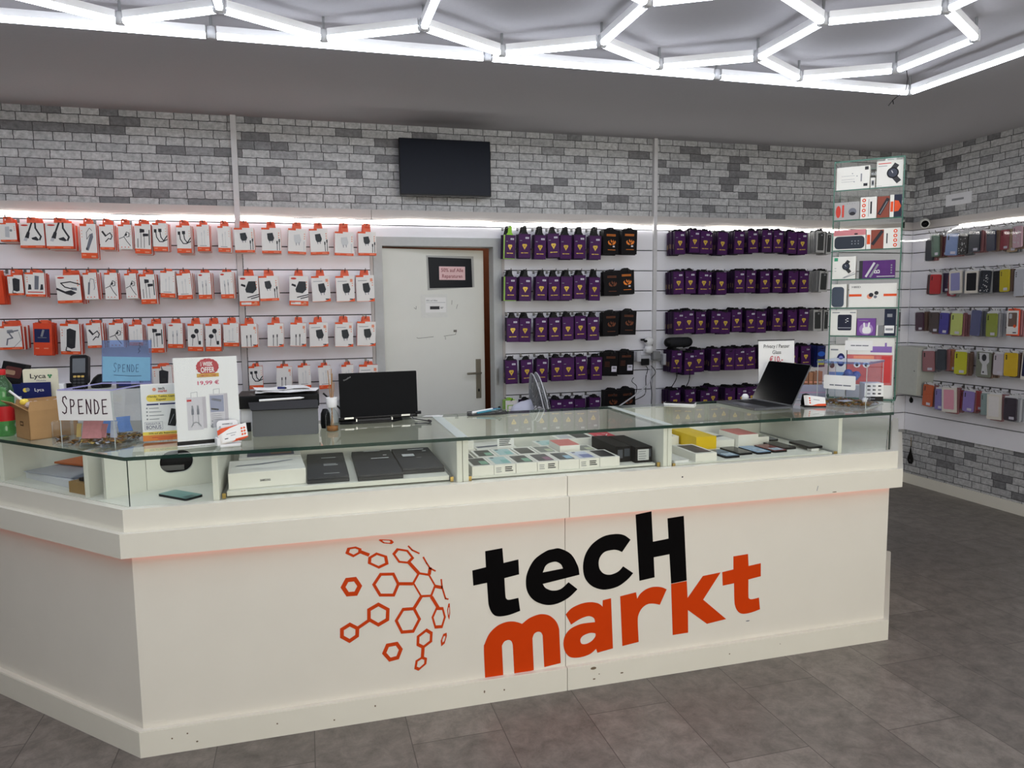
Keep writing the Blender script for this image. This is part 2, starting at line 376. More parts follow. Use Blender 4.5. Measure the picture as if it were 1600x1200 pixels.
LOGO = {'t': [[(0.6367, 0.6045, 1), (0.7052, 0.6101, 1), (0.7093, 0.5502, 1), (0.7692, 0.5579, 1), (0.7716, 0.4977, 1), (0.7118, 0.489, 1), (0.7149, 0.4217, 0), (0.7184, 0.4061, 0), (0.7298, 0.3993, 0), (0.7676, 0.4023, 1), (0.7744, 0.349, 1), (0.7291, 0.338, 0), (0.6867, 0.3373, 0), (0.6628, 0.3509, 0), (0.6483, 0.3845, 0), (0.6445, 0.4301, 0), (0.6419, 0.4783, 1), (0.5879, 0.4732, 1), (0.5848, 0.5333, 1), (0.6387, 0.5408, 1)]], 'e': [[(1.0232, 0.4682, 1), (1.0167, 0.5044, 0), (0.9883, 0.5559, 0), (0.9425, 0.5839, 0), (0.9122, 0.5849, 0), (0.8816, 0.5789, 0), (0.8351, 0.5505, 0), (0.8071, 0.505, 0), (0.7991, 0.4633, 0), (0.8063, 0.4199, 0), (0.8337, 0.3831, 0), (0.8802, 0.3603, 0), (0.9272, 0.3593, 0), (0.976, 0.3778, 0), (1.0149, 0.4088, 1), (0.9773, 0.4421, 1), (0.9434, 0.4177, 0), (0.9086, 0.4155, 0), (0.8806, 0.4295, 0), (0.8685, 0.4477, 1)], [(0.8688, 0.4943, 1), (0.8844, 0.5239, 0), (0.9187, 0.5331, 0), (0.9438, 0.5207, 0), (0.9537, 0.5012, 1)]], 'c': [[(1.2454, 0.591, 1), (1.2168, 0.6124, 0), (1.1799, 0.6208, 0), (1.1287, 0.6163, 0), (1.0815, 0.5914, 0), (1.0509, 0.5529, 0), (1.039, 0.5055, 0), (1.0454, 0.456, 0), (1.0707, 0.4199, 0), (1.1072, 0.3991, 0), (1.1438, 0.393, 0), (1.1918, 0.4006, 0), (1.2327, 0.4243, 0), (1.2579, 0.4489, 1), (1.2137, 0.4821, 1), (1.1916, 0.4626, 0), (1.1584, 0.4532, 0), (1.129, 0.4607, 0), (1.1107, 0.482, 0), (1.1059, 0.5088, 0), (1.1124, 0.5326, 0), (1.1325, 0.5514, 0), (1.1654, 0.5561, 0), (1.1875, 0.5528, 0), (1.2079, 0.543, 1)]], 'H': [[(1.2671, 0.6932, 1), (1.3374, 0.7011, 1), (1.3455, 0.5723, 1), (1.4167, 0.5785, 1), (1.4107, 0.665, 1), (1.4849, 0.669, 1), (1.5027, 0.3901, 1), (1.4307, 0.3845, 1), (1.4214, 0.5118, 1), (1.3496, 0.506, 1), (1.3546, 0.4202, 1), (1.2864, 0.4129, 1)]], 'm': [[(0.629, 0.0834, 1), (0.6255, 0.2109, 0), (0.6298, 0.2347, 0), (0.6483, 0.2717, 0), (0.6788, 0.298, 0), (0.7122, 0.3095, 0), (0.7426, 0.3095, 0), (0.767, 0.3018, 0), (0.7817, 0.2943, 1), (0.8102, 0.313, 0), (0.8444, 0.3231, 0), (0.8693, 0.3231, 0), (0.8974, 0.3127, 0), (0.9224, 0.2878, 0), (0.9349, 0.2581, 0), (0.937, 0.2328, 1), (0.9422, 0.1091, 1), (0.8725, 0.1023, 1), (0.8668, 0.2361, 1), (0.8594, 0.2489, 0), (0.847, 0.2536, 0), (0.8313, 0.2471, 0), (0.824, 0.2295, 1), (0.8285, 0.0967, 1), (0.7478, 0.0876, 1), (0.7428, 0.2129, 1), (0.7372, 0.2291, 0), (0.725, 0.2362, 0), (0.7082, 0.2315, 0), (0.6983, 0.216, 1), (0.7027, 0.0836, 1)]], 'a': [[(0.9643, 0.3098, 1), (0.9904, 0.3329, 0), (1.0321, 0.3465, 0), (1.0707, 0.348, 0), (1.0999, 0.3407, 0), (1.1146, 0.3317, 0), (1.1234, 0.3227, 1), (1.1243, 0.3494, 1), (1.1603, 0.3535, 1), (1.1693, 0.1392, 1), (1.1011, 0.13, 1), (1.0952, 0.1474, 1), (1.0707, 0.1302, 0), (1.0383, 0.1221, 0), (1.0027, 0.1225, 0), (0.9771, 0.1325, 0), (0.9596, 0.1586, 0), (0.9543, 0.1907, 0), (0.9614, 0.2211, 0), (0.9838, 0.2463, 0), (1.0223, 0.2601, 0), (1.0545, 0.2621, 0), (1.0909, 0.2612, 1), (1.087, 0.2768, 0), (1.074, 0.2873, 0), (1.0546, 0.2904, 0), (1.0223, 0.282, 0), (0.9871, 0.2647, 1)], [(1.027, 0.1965, 0), (1.0383, 0.2107, 0), (1.0642, 0.2183, 0), (1.0837, 0.2166, 0), (1.0929, 0.2113, 0), (1.0903, 0.1973, 0), (1.074, 0.1821, 0), (1.0513, 0.1742, 0), (1.0319, 0.1784, 0)]], 'r': [[(1.2008, 0.3569, 1), (1.2713, 0.3656, 1), (1.2766, 0.3373, 1), (1.2915, 0.3578, 0), (1.3183, 0.3738, 0), (1.3521, 0.3795, 0), (1.3862, 0.3739, 0), (1.4103, 0.3621, 1), (1.3795, 0.299, 1), (1.3528, 0.3072, 0), (1.3257, 0.3089, 0), (1.3021, 0.2974, 0), (1.2854, 0.2738, 0), (1.2799, 0.2424, 0), (1.2847, 0.1509, 1), (1.2115, 0.1433, 1)]], 'k': [[(1.4304, 0.3826, 1), (1.503, 0.3874, 1), (1.5079, 0.3127, 1), (1.5787, 0.4005, 1), (1.6623, 0.407, 1), (1.5816, 0.2968, 1), (1.6937, 0.197, 1), (1.6015, 0.1876, 1), (1.5102, 0.26, 1), (1.5128, 0.1604, 1), (1.441, 0.1596, 1)]], 't2': [[(1.7232, 0.4707, 1), (1.7936, 0.474, 1), (1.7977, 0.4204, 1), (1.8578, 0.4264, 1), (1.8594, 0.3684, 1), (1.7984, 0.3606, 1), (1.8002, 0.29, 0), (1.8041, 0.2752, 0), (1.8193, 0.2698, 0), (1.8529, 0.2729, 1), (1.8595, 0.2198, 1), (1.8168, 0.2108, 0), (1.7774, 0.2096, 0), (1.7536, 0.2205, 0), (1.7373, 0.2476, 0), (1.7318, 0.2839, 0), (1.7291, 0.3518, 1), (1.6743, 0.3475, 1), (1.6707, 0.4071, 1), (1.7246, 0.4132, 1)]]}
HEXES = [[(0.1116, 0.6497), (0.1197, 0.6701), (0.1503, 0.6721), (0.1703, 0.6617), (0.1679, 0.6458), (0.1398, 0.6326)], [(0.1939, 0.6269), (0.2236, 0.6421), (0.2626, 0.625), (0.2673, 0.5931), (0.2311, 0.5793), (0.1913, 0.6032)], [(0.2816, 0.6309), (0.2992, 0.6507), (0.3402, 0.6399), (0.3631, 0.606), (0.3421, 0.5864), (0.3041, 0.5944)], [(0.0903, 0.5236), (0.1097, 0.557), (0.1478, 0.5573), (0.1683, 0.5211), (0.1492, 0.4855), (0.1105, 0.4869)], [(0.2044, 0.5215), (0.2338, 0.5627), (0.2872, 0.5581), (0.3069, 0.5117), (0.286, 0.4658), (0.2293, 0.4726)], [(0.353, 0.511), (0.3765, 0.5502), (0.4183, 0.539), (0.4433, 0.4893), (0.426, 0.4477), (0.3838, 0.4507)], [(0.1835, 0.4301), (0.2255, 0.45), (0.2663, 0.4218), (0.2631, 0.3757), (0.2227, 0.3564), (0.1822, 0.3862)], [(0.0831, 0.3676), (0.1194, 0.3864), (0.1528, 0.3636), (0.1504, 0.3276), (0.1156, 0.3073), (0.0819, 0.3323)], [(0.2834, 0.3717), (0.314, 0.4179), (0.3603, 0.4155), (0.383, 0.3656), (0.3546, 0.3154), (0.3062, 0.3179)], [(0.4229, 0.3672), (0.4415, 0.4054), (0.469, 0.402), (0.4781, 0.3615), (0.464, 0.3191), (0.4343, 0.321)], [(0.3652, 0.3005), (0.4036, 0.3257), (0.4262, 0.3085), (0.4233, 0.2701), (0.3874, 0.2466), (0.363, 0.2629)], [(0.2329, 0.2496), (0.2498, 0.286), (0.2926, 0.2882), (0.3111, 0.2573), (0.2953, 0.2191), (0.2586, 0.2143)], [(0.3583, 0.2045), (0.3847, 0.2177), (0.4022, 0.2084), (0.3991, 0.1849), (0.3684, 0.1621), (0.3523, 0.1714)], [(0.4839, 0.3879), (0.4891, 0.413), (0.4944, 0.4137), (0.495, 0.3763), (0.4911, 0.3483), (0.4867, 0.3604)], [(0.4563, 0.269), (0.4668, 0.2949), (0.4801, 0.2986), (0.4805, 0.2862), (0.4713, 0.2567), (0.4578, 0.2469)], [(0.2331, 0.6878), (0.2388, 0.6905), (0.2812, 0.6844), (0.2891, 0.6745), (0.2808, 0.6682), (0.2496, 0.6745)]]
STROKES = [[(0.1699, 0.6489), (0.1942, 0.6366)], [(0.307, 0.513), (0.3529, 0.5077)], [(0.3453, 0.588), (0.3764, 0.5482)], [(0.426, 0.4457), (0.448, 0.4046)], [(0.3838, 0.4507), (0.3569, 0.4105)], [(0.44, 0.4877), (0.4641, 0.4802)], [(0.4183, 0.539), (0.422, 0.5599)], [(0.1515, 0.3638), (0.1865, 0.3843)], [(0.3874, 0.2466), (0.3847, 0.2163)], [(0.3425, 0.6542), (0.3562, 0.6377), (0.3815, 0.6226)], [(0.3972, 0.6057), (0.4095, 0.5812), (0.422, 0.5599), (0.4413, 0.5478)], [(0.4634, 0.5118), (0.4661, 0.4813), (0.4783, 0.4347), (0.4881, 0.4314)], [(0.422, 0.5599), (0.4395, 0.5533)]]
PACKS_A = [[(-1.665, -1.581, 1.946, 2.051, 'clip'), (-1.568, -1.439, 1.911, 2.053, 'usb'), (-1.433, -1.293, 1.908, 2.056, 'usb'), (-1.254, -1.169, 1.853, 2.054, 'hub'), (-1.151, -1.076, 1.905, 2.051, 'adapt'), (-1.05, -0.976, 1.909, 2.053, 'aux'), (-0.964, -0.876, 1.883, 2.059, 'ear'), (-0.862, -0.782, 1.899, 2.066, 'cabk'), (-0.729, -0.649, 1.89, 2.054, 'cabk'), (-0.613, -0.542, 1.901, 2.061, 'cabw'), (-0.494, -0.423, 1.897, 2.054, 'cabw')], [(-1.737, -1.669, 1.588, 1.754, 'solid'), (-1.645, -1.569, 1.638, 1.754, 'pbank'), (-1.558, -1.46, 1.629, 1.768, 'spk'), (-1.397, -1.268, 1.59, 1.754, 'hdmi'), (-1.251, -1.178, 1.612, 1.768, 'hubw'), (-1.141, -1.07, 1.611, 1.768, 'aux'), (-1.027, -0.962, 1.615, 1.764, 'aux'), (-0.946, -0.862, 1.581, 1.759, 'ear'), (-0.838, -0.757, 1.619, 1.779, 'cabw'), (-0.738, -0.657, 1.608, 1.764, 'cabw'), (-0.621, -0.547, 1.609, 1.769, 'lgt'), (-0.491, -0.416, 1.611, 1.774, 'lgt')], [(-1.741, -1.597, 1.323, 1.458, 'head'), (-1.542, -1.446, 1.285, 1.474, 'orange'), (-1.4, -1.297, 1.286, 1.467, 'pbank'), (-1.254, -1.177, 1.321, 1.469, 'adapt'), (-1.138, -1.059, 1.323, 1.467, 'aux'), (-1.028, -0.953, 1.33, 1.456, 'cabw'), (-0.923, -0.836, 1.283, 1.459, 'ear'), (-0.814, -0.728, 1.309, 1.462, 'lgt'), (-0.701, -0.614, 1.287, 1.455, 'buds'), (-0.598, -0.507, 1.284, 1.453, 'buds'), (-0.492, -0.402, 1.311, 1.457, 'cabw')], [(-0.906, -0.797, 1.049, 1.198, 'pbank')]]
PACKS_B = [[(-0.397, -0.281, 1.895, 2.046, 'chgc'), (-0.238, -0.123, 1.892, 2.049, 'chgc'), (-0.082, 0.028, 1.888, 2.046, 'chgw'), (0.058, 0.172, 1.887, 2.049, 'chgc'), (0.206, 0.325, 1.881, 2.031, 'chgw'), (0.356, 0.471, 1.883, 2.034, 'chgc')], [(-0.385, -0.268, 1.563, 1.75, 'chgb'), (-0.261, -0.148, 1.594, 1.75, 'chgc'), (-0.087, 0.029, 1.562, 1.75, 'chgb'), (0.058, 0.171, 1.586, 1.75, 'chgd'), (0.208, 0.324, 1.585, 1.75, 'chgd'), (0.337, 0.452, 1.584, 1.755, 'chgd')], [(-0.388, -0.29, 1.303, 1.45, 'two'), (-0.23, -0.133, 1.302, 1.452, 'two'), (-0.092, 0.005, 1.301, 1.452, 'two'), (0.03, 0.145, 1.295, 1.453, 'chgd'), (0.189, 0.303, 1.291, 1.45, 'chgd'), (0.329, 0.448, 1.293, 1.453, 'chgd')], [(-0.351, -0.268, 1.037, 1.18, 'cabk'), (-0.188, -0.095, 1.03, 1.175, 'two'), (-0.05, 0.028, 1.025, 1.176, 'cabw'), (0.08, 0.159, 1.02, 1.172, 'cabw'), (0.229, 0.304, 1.014, 1.172, 'cabw'), (0.333, 0.455, 0.998, 1.168, 'chgd')]]
PACKS_C = [[(1.333, 1.412, 1.866, 2.029, 'g'), (1.44, 1.524, 1.867, 2.043, 'p'), (1.55, 1.637, 1.867, 2.03, 'p'), (1.659, 1.737, 1.877, 2.046, 'p'), (1.747, 1.822, 1.869, 2.033, 'p'), (1.848, 1.931, 1.869, 2.041, 'p'), (1.958, 2.052, 1.866, 2.033, 'p'), (2.062, 2.187, 1.898, 2.08, 'f'), (2.207, 2.327, 1.903, 2.082, 'f')], [(1.332, 1.418, 1.58, 1.746, 'g'), (1.443, 1.523, 1.576, 1.746, 'p'), (1.551, 1.648, 1.58, 1.752, 'p'), (1.657, 1.742, 1.581, 1.746, 'p'), (1.746, 1.829, 1.579, 1.749, 'p'), (1.845, 1.934, 1.588, 1.759, 'p'), (1.958, 2.041, 1.575, 1.743, 'p'), (2.068, 2.202, 1.605, 1.786, 'd'), (2.199, 2.305, 1.617, 1.797, 'f')], [(1.351, 1.434, 1.294, 1.462, 'p'), (1.437, 1.519, 1.294, 1.457, 'p'), (1.556, 1.64, 1.297, 1.461, 'p'), (1.659, 1.745, 1.295, 1.46, 'p'), (1.758, 1.84, 1.297, 1.465, 'p'), (1.851, 1.94, 1.301, 1.473, 'p'), (1.951, 2.035, 1.292, 1.462, 'p'), (2.066, 2.187, 1.321, 1.495, 'd'), (2.203, 2.321, 1.324, 1.506, 'd')], [(1.335, 1.427, 1.005, 1.165, 'p'), (1.45, 1.543, 1.006, 1.168, 'p'), (1.56, 1.641, 1.009, 1.168, 'p'), (1.674, 1.757, 1.011, 1.174, 'p'), (1.763, 1.841, 1.01, 1.175, 'p'), (1.859, 1.948, 1.014, 1.178, 'p'), (1.969, 2.063, 1.009, 1.169, 'p'), (2.056, 2.188, 1.025, 1.21, 'b'), (2.191, 2.302, 1.036, 1.209, 'b')], [(1.331, 1.415, 0.712, 0.887, 'w'), (1.453, 1.531, 0.712, 0.882, 'p'), (1.669, 1.749, 0.707, 0.878, 'p'), (1.765, 1.839, 0.708, 0.88, 'p'), (1.852, 1.931, 0.706, 0.88, 'p'), (1.958, 2.04, 0.711, 0.885, 'p'), (2.081, 2.195, 0.749, 0.934, 'd'), (2.21, 2.325, 0.749, 0.934, 'd')]]
PACKS_D = [[(2.631, 2.717, 1.915, 2.07, 'p'), (2.748, 2.832, 1.927, 2.082, 'p'), (2.839, 2.915, 1.92, 2.076, 'p'), (2.92, 2.958, 1.918, 2.075, 'h'), (2.977, 3.063, 1.912, 2.07, 'p'), (3.115, 3.208, 1.92, 2.078, 'p'), (3.242, 3.333, 1.927, 2.087, 'p'), (3.356, 3.451, 1.932, 2.093, 'p'), (3.459, 3.546, 1.933, 2.094, 'p'), (3.585, 3.658, 1.923, 2.086, 'p'), (3.67, 3.769, 1.918, 2.081, 'p'), (3.84, 3.921, 1.932, 2.097, 'c'), (3.934, 3.978, 1.92, 2.084, 'k')], [(2.63, 2.705, 1.626, 1.777, 'p'), (2.721, 2.804, 1.629, 1.781, 'p'), (2.83, 2.911, 1.624, 1.778, 'p'), (2.916, 2.955, 1.624, 1.778, 'h'), (2.976, 3.069, 1.62, 1.774, 'p'), (3.133, 3.216, 1.631, 1.786, 'p'), (3.227, 3.311, 1.633, 1.789, 'p'), (3.349, 3.445, 1.628, 1.785, 'p'), (3.465, 3.547, 1.632, 1.789, 'p'), (3.605, 3.681, 1.628, 1.787, 'p'), (3.697, 3.791, 1.628, 1.787, 'p'), (3.876, 3.957, 1.629, 1.79, 'c')], [(2.634, 2.712, 1.327, 1.483, 'p'), (2.718, 2.798, 1.334, 1.49, 'p'), (2.811, 2.894, 1.326, 1.484, 'p'), (2.938, 3.017, 1.329, 1.487, 'p'), (3.023, 3.089, 1.321, 1.48, 'p'), (3.118, 3.201, 1.336, 1.496, 'p'), (3.242, 3.322, 1.33, 1.49, 'p'), (3.33, 3.409, 1.321, 1.483, 'p'), (3.473, 3.549, 1.335, 1.497, 'p'), (3.604, 3.691, 1.327, 1.49, 'p'), (3.707, 3.787, 1.33, 1.494, 'p'), (3.839, 3.92, 1.325, 1.49, 'c'), (3.931, 3.977, 1.323, 1.489, 'k')], [(2.613, 2.695, 1.041, 1.199, 'p'), (2.715, 2.809, 1.021, 1.18, 'p'), (2.815, 2.868, 1.041, 1.2, 'p'), (2.939, 3.023, 1.043, 1.203, 'p'), (3.059, 3.145, 1.042, 1.203, 'p'), (3.15, 3.237, 1.041, 1.203, 'p'), (3.242, 3.329, 1.044, 1.206, 'p'), (3.353, 3.443, 1.043, 1.206, 'p'), (3.49, 3.577, 1.041, 1.205, 'p'), (3.624, 3.701, 1.041, 1.206, 'p'), (3.752, 3.812, 1.044, 1.21, 'p'), (3.882, 3.955, 1.039, 1.207, 'm')], [(2.623, 2.678, 0.743, 0.903, 'p'), (2.734, 2.821, 0.744, 0.904, 'p'), (2.86, 2.935, 0.731, 0.892, 'p'), (2.937, 2.993, 0.755, 0.916, 'p'), (3.07, 3.152, 0.741, 0.904, 'p'), (3.175, 3.26, 0.738, 0.902, 'p'), (3.268, 3.339, 0.743, 0.907, 'p'), (3.405, 3.487, 0.736, 0.901, 'p')]]
CASES = [[(4.845, 4.766, 1.865, 2.025, 'navy', 'i'), (4.78, 4.711, 1.894, 2.065, 'sage', 't'), (4.708, 4.674, 1.895, 2.046, 'maroon', 't'), (4.654, 4.547, 1.894, 2.058, 'light blue', 't'), (4.54, 4.46, 1.895, 2.044, 'black patterned', 's'), (4.447, 4.351, 1.905, 2.057, 'dark navy', 't'), (4.297, 4.221, 1.902, 2.048, 'midnight blue', 't'), (4.201, 4.165, 1.905, 2.046, 'dusty red', 't'), (4.154, 4.096, 1.885, 2.046, 'beige', 't'), (4.091, 4.017, 1.91, 2.057, 'pale pink', 's')], [(4.841, 4.787, 1.601, 1.757, 'dark maroon', 'i'), (4.784, 4.69, 1.603, 1.755, 'bright red', 't'), (4.686, 4.646, 1.617, 1.763, 'dark violet', 't'), (4.632, 4.598, 1.583, 1.747, 'crimson', 't'), (4.597, 4.488, 1.605, 1.772, 'lilac', 'w'), (4.456, 4.351, 1.602, 1.765, 'black', 'w'), (4.343, 4.256, 1.606, 1.765, 'blue black', 's'), (4.239, 4.194, 1.604, 1.758, 'charcoal', 'i'), (4.172, 4.097, 1.607, 1.764, 'yellow', 't'), (4.058, 3.984, 1.574, 1.758, 'pale grey', 't')], [(4.912, 4.826, 1.31, 1.459, 'plum', 't'), (4.77, 4.683, 1.301, 1.46, 'dark brown', 't'), (4.677, 4.598, 1.292, 1.456, 'violet blue', 't'), (4.575, 4.472, 1.287, 1.452, 'pale lime', 't'), (4.402, 4.317, 1.289, 1.477, 'slate blue', 'i'), (4.261, 4.176, 1.286, 1.454, 'olive green', 't'), (4.1, 4.004, 1.3, 1.474, 'brown', 'o')], [(4.818, 4.703, 0.99, 1.153, 'dusty pink', 't'), (4.683, 4.593, 1.01, 1.172, 'dark teal', 't'), (4.591, 4.542, 1.009, 1.176, 'tan orange', 't'), (4.515, 4.416, 0.993, 1.163, 'acid yellow', 't'), (4.331, 4.207, 0.989, 1.172, 'olive grey', 'b'), (4.187, 4.101, 1.013, 1.165, 'pearl', 't'), (4.099, 4.001, 1.013, 1.178, 'golden yellow', 't'), (3.971, 3.908, 0.998, 1.198, 'dark blue', 'w')], [(4.809, 4.712, 0.71, 0.884, 'orange', 't'), (4.682, 4.604, 0.698, 0.859, 'soft lilac', 't'), (4.606, 4.485, 0.69, 0.88, 'pink', 'w'), (4.477, 4.43, 0.725, 0.868, 'ruby', 't'), (4.426, 4.335, 0.717, 0.871, 'lavender', 't'), (4.332, 4.3, 0.732, 0.878, 'coral', 't'), (4.265, 4.195, 0.712, 0.871, 'misty green', 't'), (4.211, 4.105, 0.689, 0.871, 'glitter', 'w'), (4.081, 3.984, 0.699, 0.86, 'dark aubergine', 't')]]
# ------------------------------------------------------------------ the room
YB, XR, ZC = 5.139, 4.935, 2.764          # back wall, right wall, ceiling
XL, YF = -3.3, -2.7                       # unseen left wall, shop front behind the photographer
DX0, DX1, DZ = 0.525, 1.300, 1.960        # doorway in the back wall
def panel(name, m, *boxes):
    mb = MB()
    for b in boxes: mb.box(*b, m)
    return struct(name, mb)
panel('floor', FLOORM, (XL, YF, -0.06, XR, YB+1.9, 0.0))
panel('ceiling', CEILM, (XL, YF, ZC, XR, YB+1.9, ZC+0.06))
panel('wall_back', BRICK_BACK, (XL, YB, 0, DX0-0.06, YB+0.1, ZC), (DX1+0.06, YB, 0, XR, YB+0.1, ZC), (DX0-0.06, YB, DZ+0.06, DX1+0.06, YB+0.1, ZC))
panel('wall_right', BRICK_SIDE, (XR, YF, 0, XR+0.1, YB+0.1, ZC))
panel('wall_left', WALLD, (XL-0.1, YF, 0, XL, YB+0.1, ZC))
panel('wall_front', WALLP, (XL, YF-0.1, 0, XR, YF, 0.25), (XL, YF-0.1, 2.45, XR, YF, ZC), (XL, YF-0.1, 0.25, -1.9, YF, 2.45), (4.3, YF-0.1, 0.25, XR, YF, 2.45))
panel('wall_back_room', DARKROOM, (DX0-0.9, YB+1.75, 0, DX1+0.9, YB+1.85, ZC), (DX0-1.0, YB+0.1, 0, DX0-0.9, YB+1.85, ZC), (DX1+0.9, YB+0.1, 0, DX1+1.0, YB+1.85, ZC))
panel('baseboard_right', LEDGEW, (XR-0.014, YF, 0, XR, YB, 0.085))
panel('baseboard_back', LEDGEW, (XL, YB-0.014, 0, DX0-0.07, YB, 0.085), (DX1+0.07, YB-0.014, 0, XR-0.015, YB, 0.085))
# assumed shop window, out of view: frame and pane
w = MB()
for a in ((-1.9, 0.25, 4.3, 0.31), (-1.9, 2.39, 4.3, 2.45), (-1.9, 0.25, -1.84, 2.45), (4.24, 0.25, 4.3, 2.45), (0.57, 0.25, 0.63, 2.45)):
    w.box(a[0], YF-0.08, a[1], a[2], YF-0.02, a[3], DGREY)
win = struct('window_1', w)
MB().box(-1.84, YF-0.056, 0.31, 4.24, YF-0.048, 2.39, GLASSV).build('window_pane', win)
# fascia boards above the slat walls
BZ0, BZ1 = 2.137, 2.200
panel('trim_1', BANDW, (XL, YB-0.022, BZ0, -0.375, YB, BZ1), (-0.372, YB-0.022, BZ0, 0.46, YB, BZ1), (0.463, YB-0.022, BZ0, 2.545, YB, BZ1), (2.548, YB-0.022, BZ0, XR, YB, BZ1))
panel('trim_2', BANDW, (XR-0.022, YF, BZ0, XR, YB-0.022, BZ1))
# vertical cover strips
panel('trim_3', TRIMW, (-0.403, YB-0.036, 0.3, -0.369, YB-0.001, ZC))
panel('trim_4', TRIMW, (2.538, YB-0.034, 0.3, 2.566, YB-0.001, ZC))
panel('trim_5', BANDW, (DX0-0.075, YB-0.026, 1.965, DX1+0.075, YB-0.001, 2.000), (DX0-0.082, YB-0.026, 0.0, DX0-0.062, YB-0.001, 1.965), (DX1+0.062, YB-0.026, 0.0, DX1+0.082, YB-0.001, 1.965))

# ------------------------------------------------------------------ slat walls
ROWZ = [2.097, 1.797, 1.4976, 1.2007, 0.9029]
GROOVES = sorted([0.4555+0.0] + [0.9029-0.1493*i for i in range(1, 3)] + [0.9029, 1.0518, 1.2007, 1.3492, 1.4976, 1.6473, 1.797, 1.947, 2.097])
def slat_wall(label, a0, a1, wall, zmin=0.4555, zmax=2.135):
    mb = MB(); zs = [z for z in GROOVES if zmin-0.01 < z < zmax-0.005]
    edges = [zmin]+[z for z in zs if z > zmin+0.02]+[zmax]
    for z0, z1 in zip(edges, edges[1:]):
        if wall == 'back': mb.box(a0, YB-0.019, z0+0.0035, a1, YB-0.001, z1-0.0035, SLAT)
        else: mb.box(XR-0.019, a0, z0+0.0035, XR-0.001, a1, z1-0.0035, SLAT)
    if wall == 'back': mb.box(a0, YB-0.004, zmin, a1, YB-0.0005, zmax, GROOVE)
    else: mb.box(XR-0.004, a0, zmin, XR-0.0005, a1, zmax, GROOVE)
    return tag(mb.build('slat_wall'), label, 'wall panel')
slat_wall('white slat wall left of the left cover strip, under orange boxed accessories', XL, -0.406, 'back')
slat_wall('white slat wall between the left cover strip and the door, under charger boxes', -0.364, DX0-0.083, 'back')
slat_wall('narrow white slat board above the grey door frame', DX0-0.083, DX1+0.083, 'back', 2.0005)
slat_wall('white slat wall between the door and the right cover strip', DX1+0.083, 2.537, 'back')
slat_wall('white slat wall right of the right cover strip, behind the full rows of purple packs', 2.567, XR-0.02, 'back')
slat_wall('white slat wall on the right-hand wall, hung with phone cases', YF+0.3, YB-0.02, 'right')

# ------------------------------------------------------------------ door
fr = MB()
for b in ((DX0-0.06, YB-0.03, 0, DX0, YB+0.1, DZ+0.06), (DX1, YB-0.03, 0, DX1+0.06, YB+0.1, DZ+0.06), (DX0, YB-0.03, DZ, DX1, YB+0.1, DZ+0.06)): fr.box(*b, DOORF)
d1 = struct('door_1', fr)
DW, DA = 0.760, math.radians(11)
leaf = MB().box(0, 0, 0.006, DW, 0.04, DZ-0.012, DOORW, ch=0.003).build('door_leaf', d1, (DX0+0.004, YB+0.02, 0), (0, 0, DA))
h = MB()
h.box(DW-0.075, -0.008, 0.87, DW-0.035, 0.0, 1.16, mat('handle_nickel', (150, 143, 128), 0.35, 0.8), ch=0.002)
h.tube([(DW-0.055, 0, 1.06), (DW-0.055, -0.05, 1.06), (DW-0.065, -0.055, 1.06), (DW-0.165, -0.055, 1.06)], 0.008, MATS['handle_nickel'], 8)
h.flat(ring(DW-0.055, 0.93, 0.006, 0.012), front(0, -0.008, 0), BLACK)
h.build('door_handle', leaf)
s = MB()                               # strike plate on the frame
s.box(DX1+0.012, YB-0.033, 0.98, DX1+0.030, YB-0.0295, 1.10, ALU); s.box(DX1+0.016, YB-0.036, 0.985, DX1+0.026, YB-0.033, 1.01, ALU)
s.build('strike_plate', d1)
sc_ = MB(); dark = mat('scuff_mark', (120, 116, 108), 0.8)
for p in ([(0.235, 1.33), (0.245, 1.325), (0.36, 1.333)], [(0.44, 1.335), (0.53, 1.345), (0.535, 1.365)], [(0.505, 1.56), (0.507, 1.59)], [(0.22, 1.54), (0.235, 1.53), (0.236, 1.55)], [(0.54, 1.53), (0.55, 1.56)], [(0.33, 1.5), (0.35, 1.497)], [(0.45, 1.33), (0.452, 1.31)]):
    sc_.line(p, 0.003, front(0, -0.0006, 0), dark)
sc_.rect(0.515, 1.362, 0.54, 1.378, front(0, -0.0006, 0), dark)
tag(sc_.build('scuff_marks', leaf), 'grey adhesive marks and scratches')
def on_door(x, z): # point on the door leaf's face
    return (DX0+0.004+x*math.cos(DA), YB+0.02+x*math.sin(DA), z)
t = thing('door_notice', 'black notice with pink centre reading 50% off all repairs on the white door', 'sign', on_door(0.0, 0), DA)
p = MB(); g = front(0, -0.003, 0)
p.prism([(0.325, 1.662), (0.684, 1.685), (0.68, 1.905), (0.318, 1.905)], g, -0.003, 0.0, mat('plastic_sleeve', (176, 176, 172), 0.3)).build('sleeve', t)
p = MB().flat([(0.338, 1.676), (0.668, 1.683), (0.662, 1.888), (0.33, 1.893)], g, mat('black_card', (16, 18, 24), 0.4), 0.001); p.build('backing_card', t)
p = MB(); pk = mat('pink_paper', (232, 196, 196), 0.6); p.rect(0.412, 1.735, 0.612, 1.83, g, pk, 0.002)
p.text('50% auf Alle', 0.512, 1.792, 0.026, g, mat('maroon_ink', (150, 70, 76), 0.6), 0.003, w=0.17, bold=0.01); p.text('Reparaturen', 0.512, 1.75, 0.026, g, MATS['maroon_ink'], 0.003, w=0.155, bold=0.01)
p.build('pink_label', t)
t = thing('door_sheet', 'small white printed sheet taped below the black notice on the door', 'sign', on_door(0.0, 0), DA)
p = MB(); p.prism([(0.272, 1.468), (0.47, 1.47), (0.472, 1.635), (0.27, 1.632)], front(0, -0.0015, 0), -0.0014, 0, mat('translucent_sleeve', (222, 222, 216), 0.3)); p.build('sleeve', t)
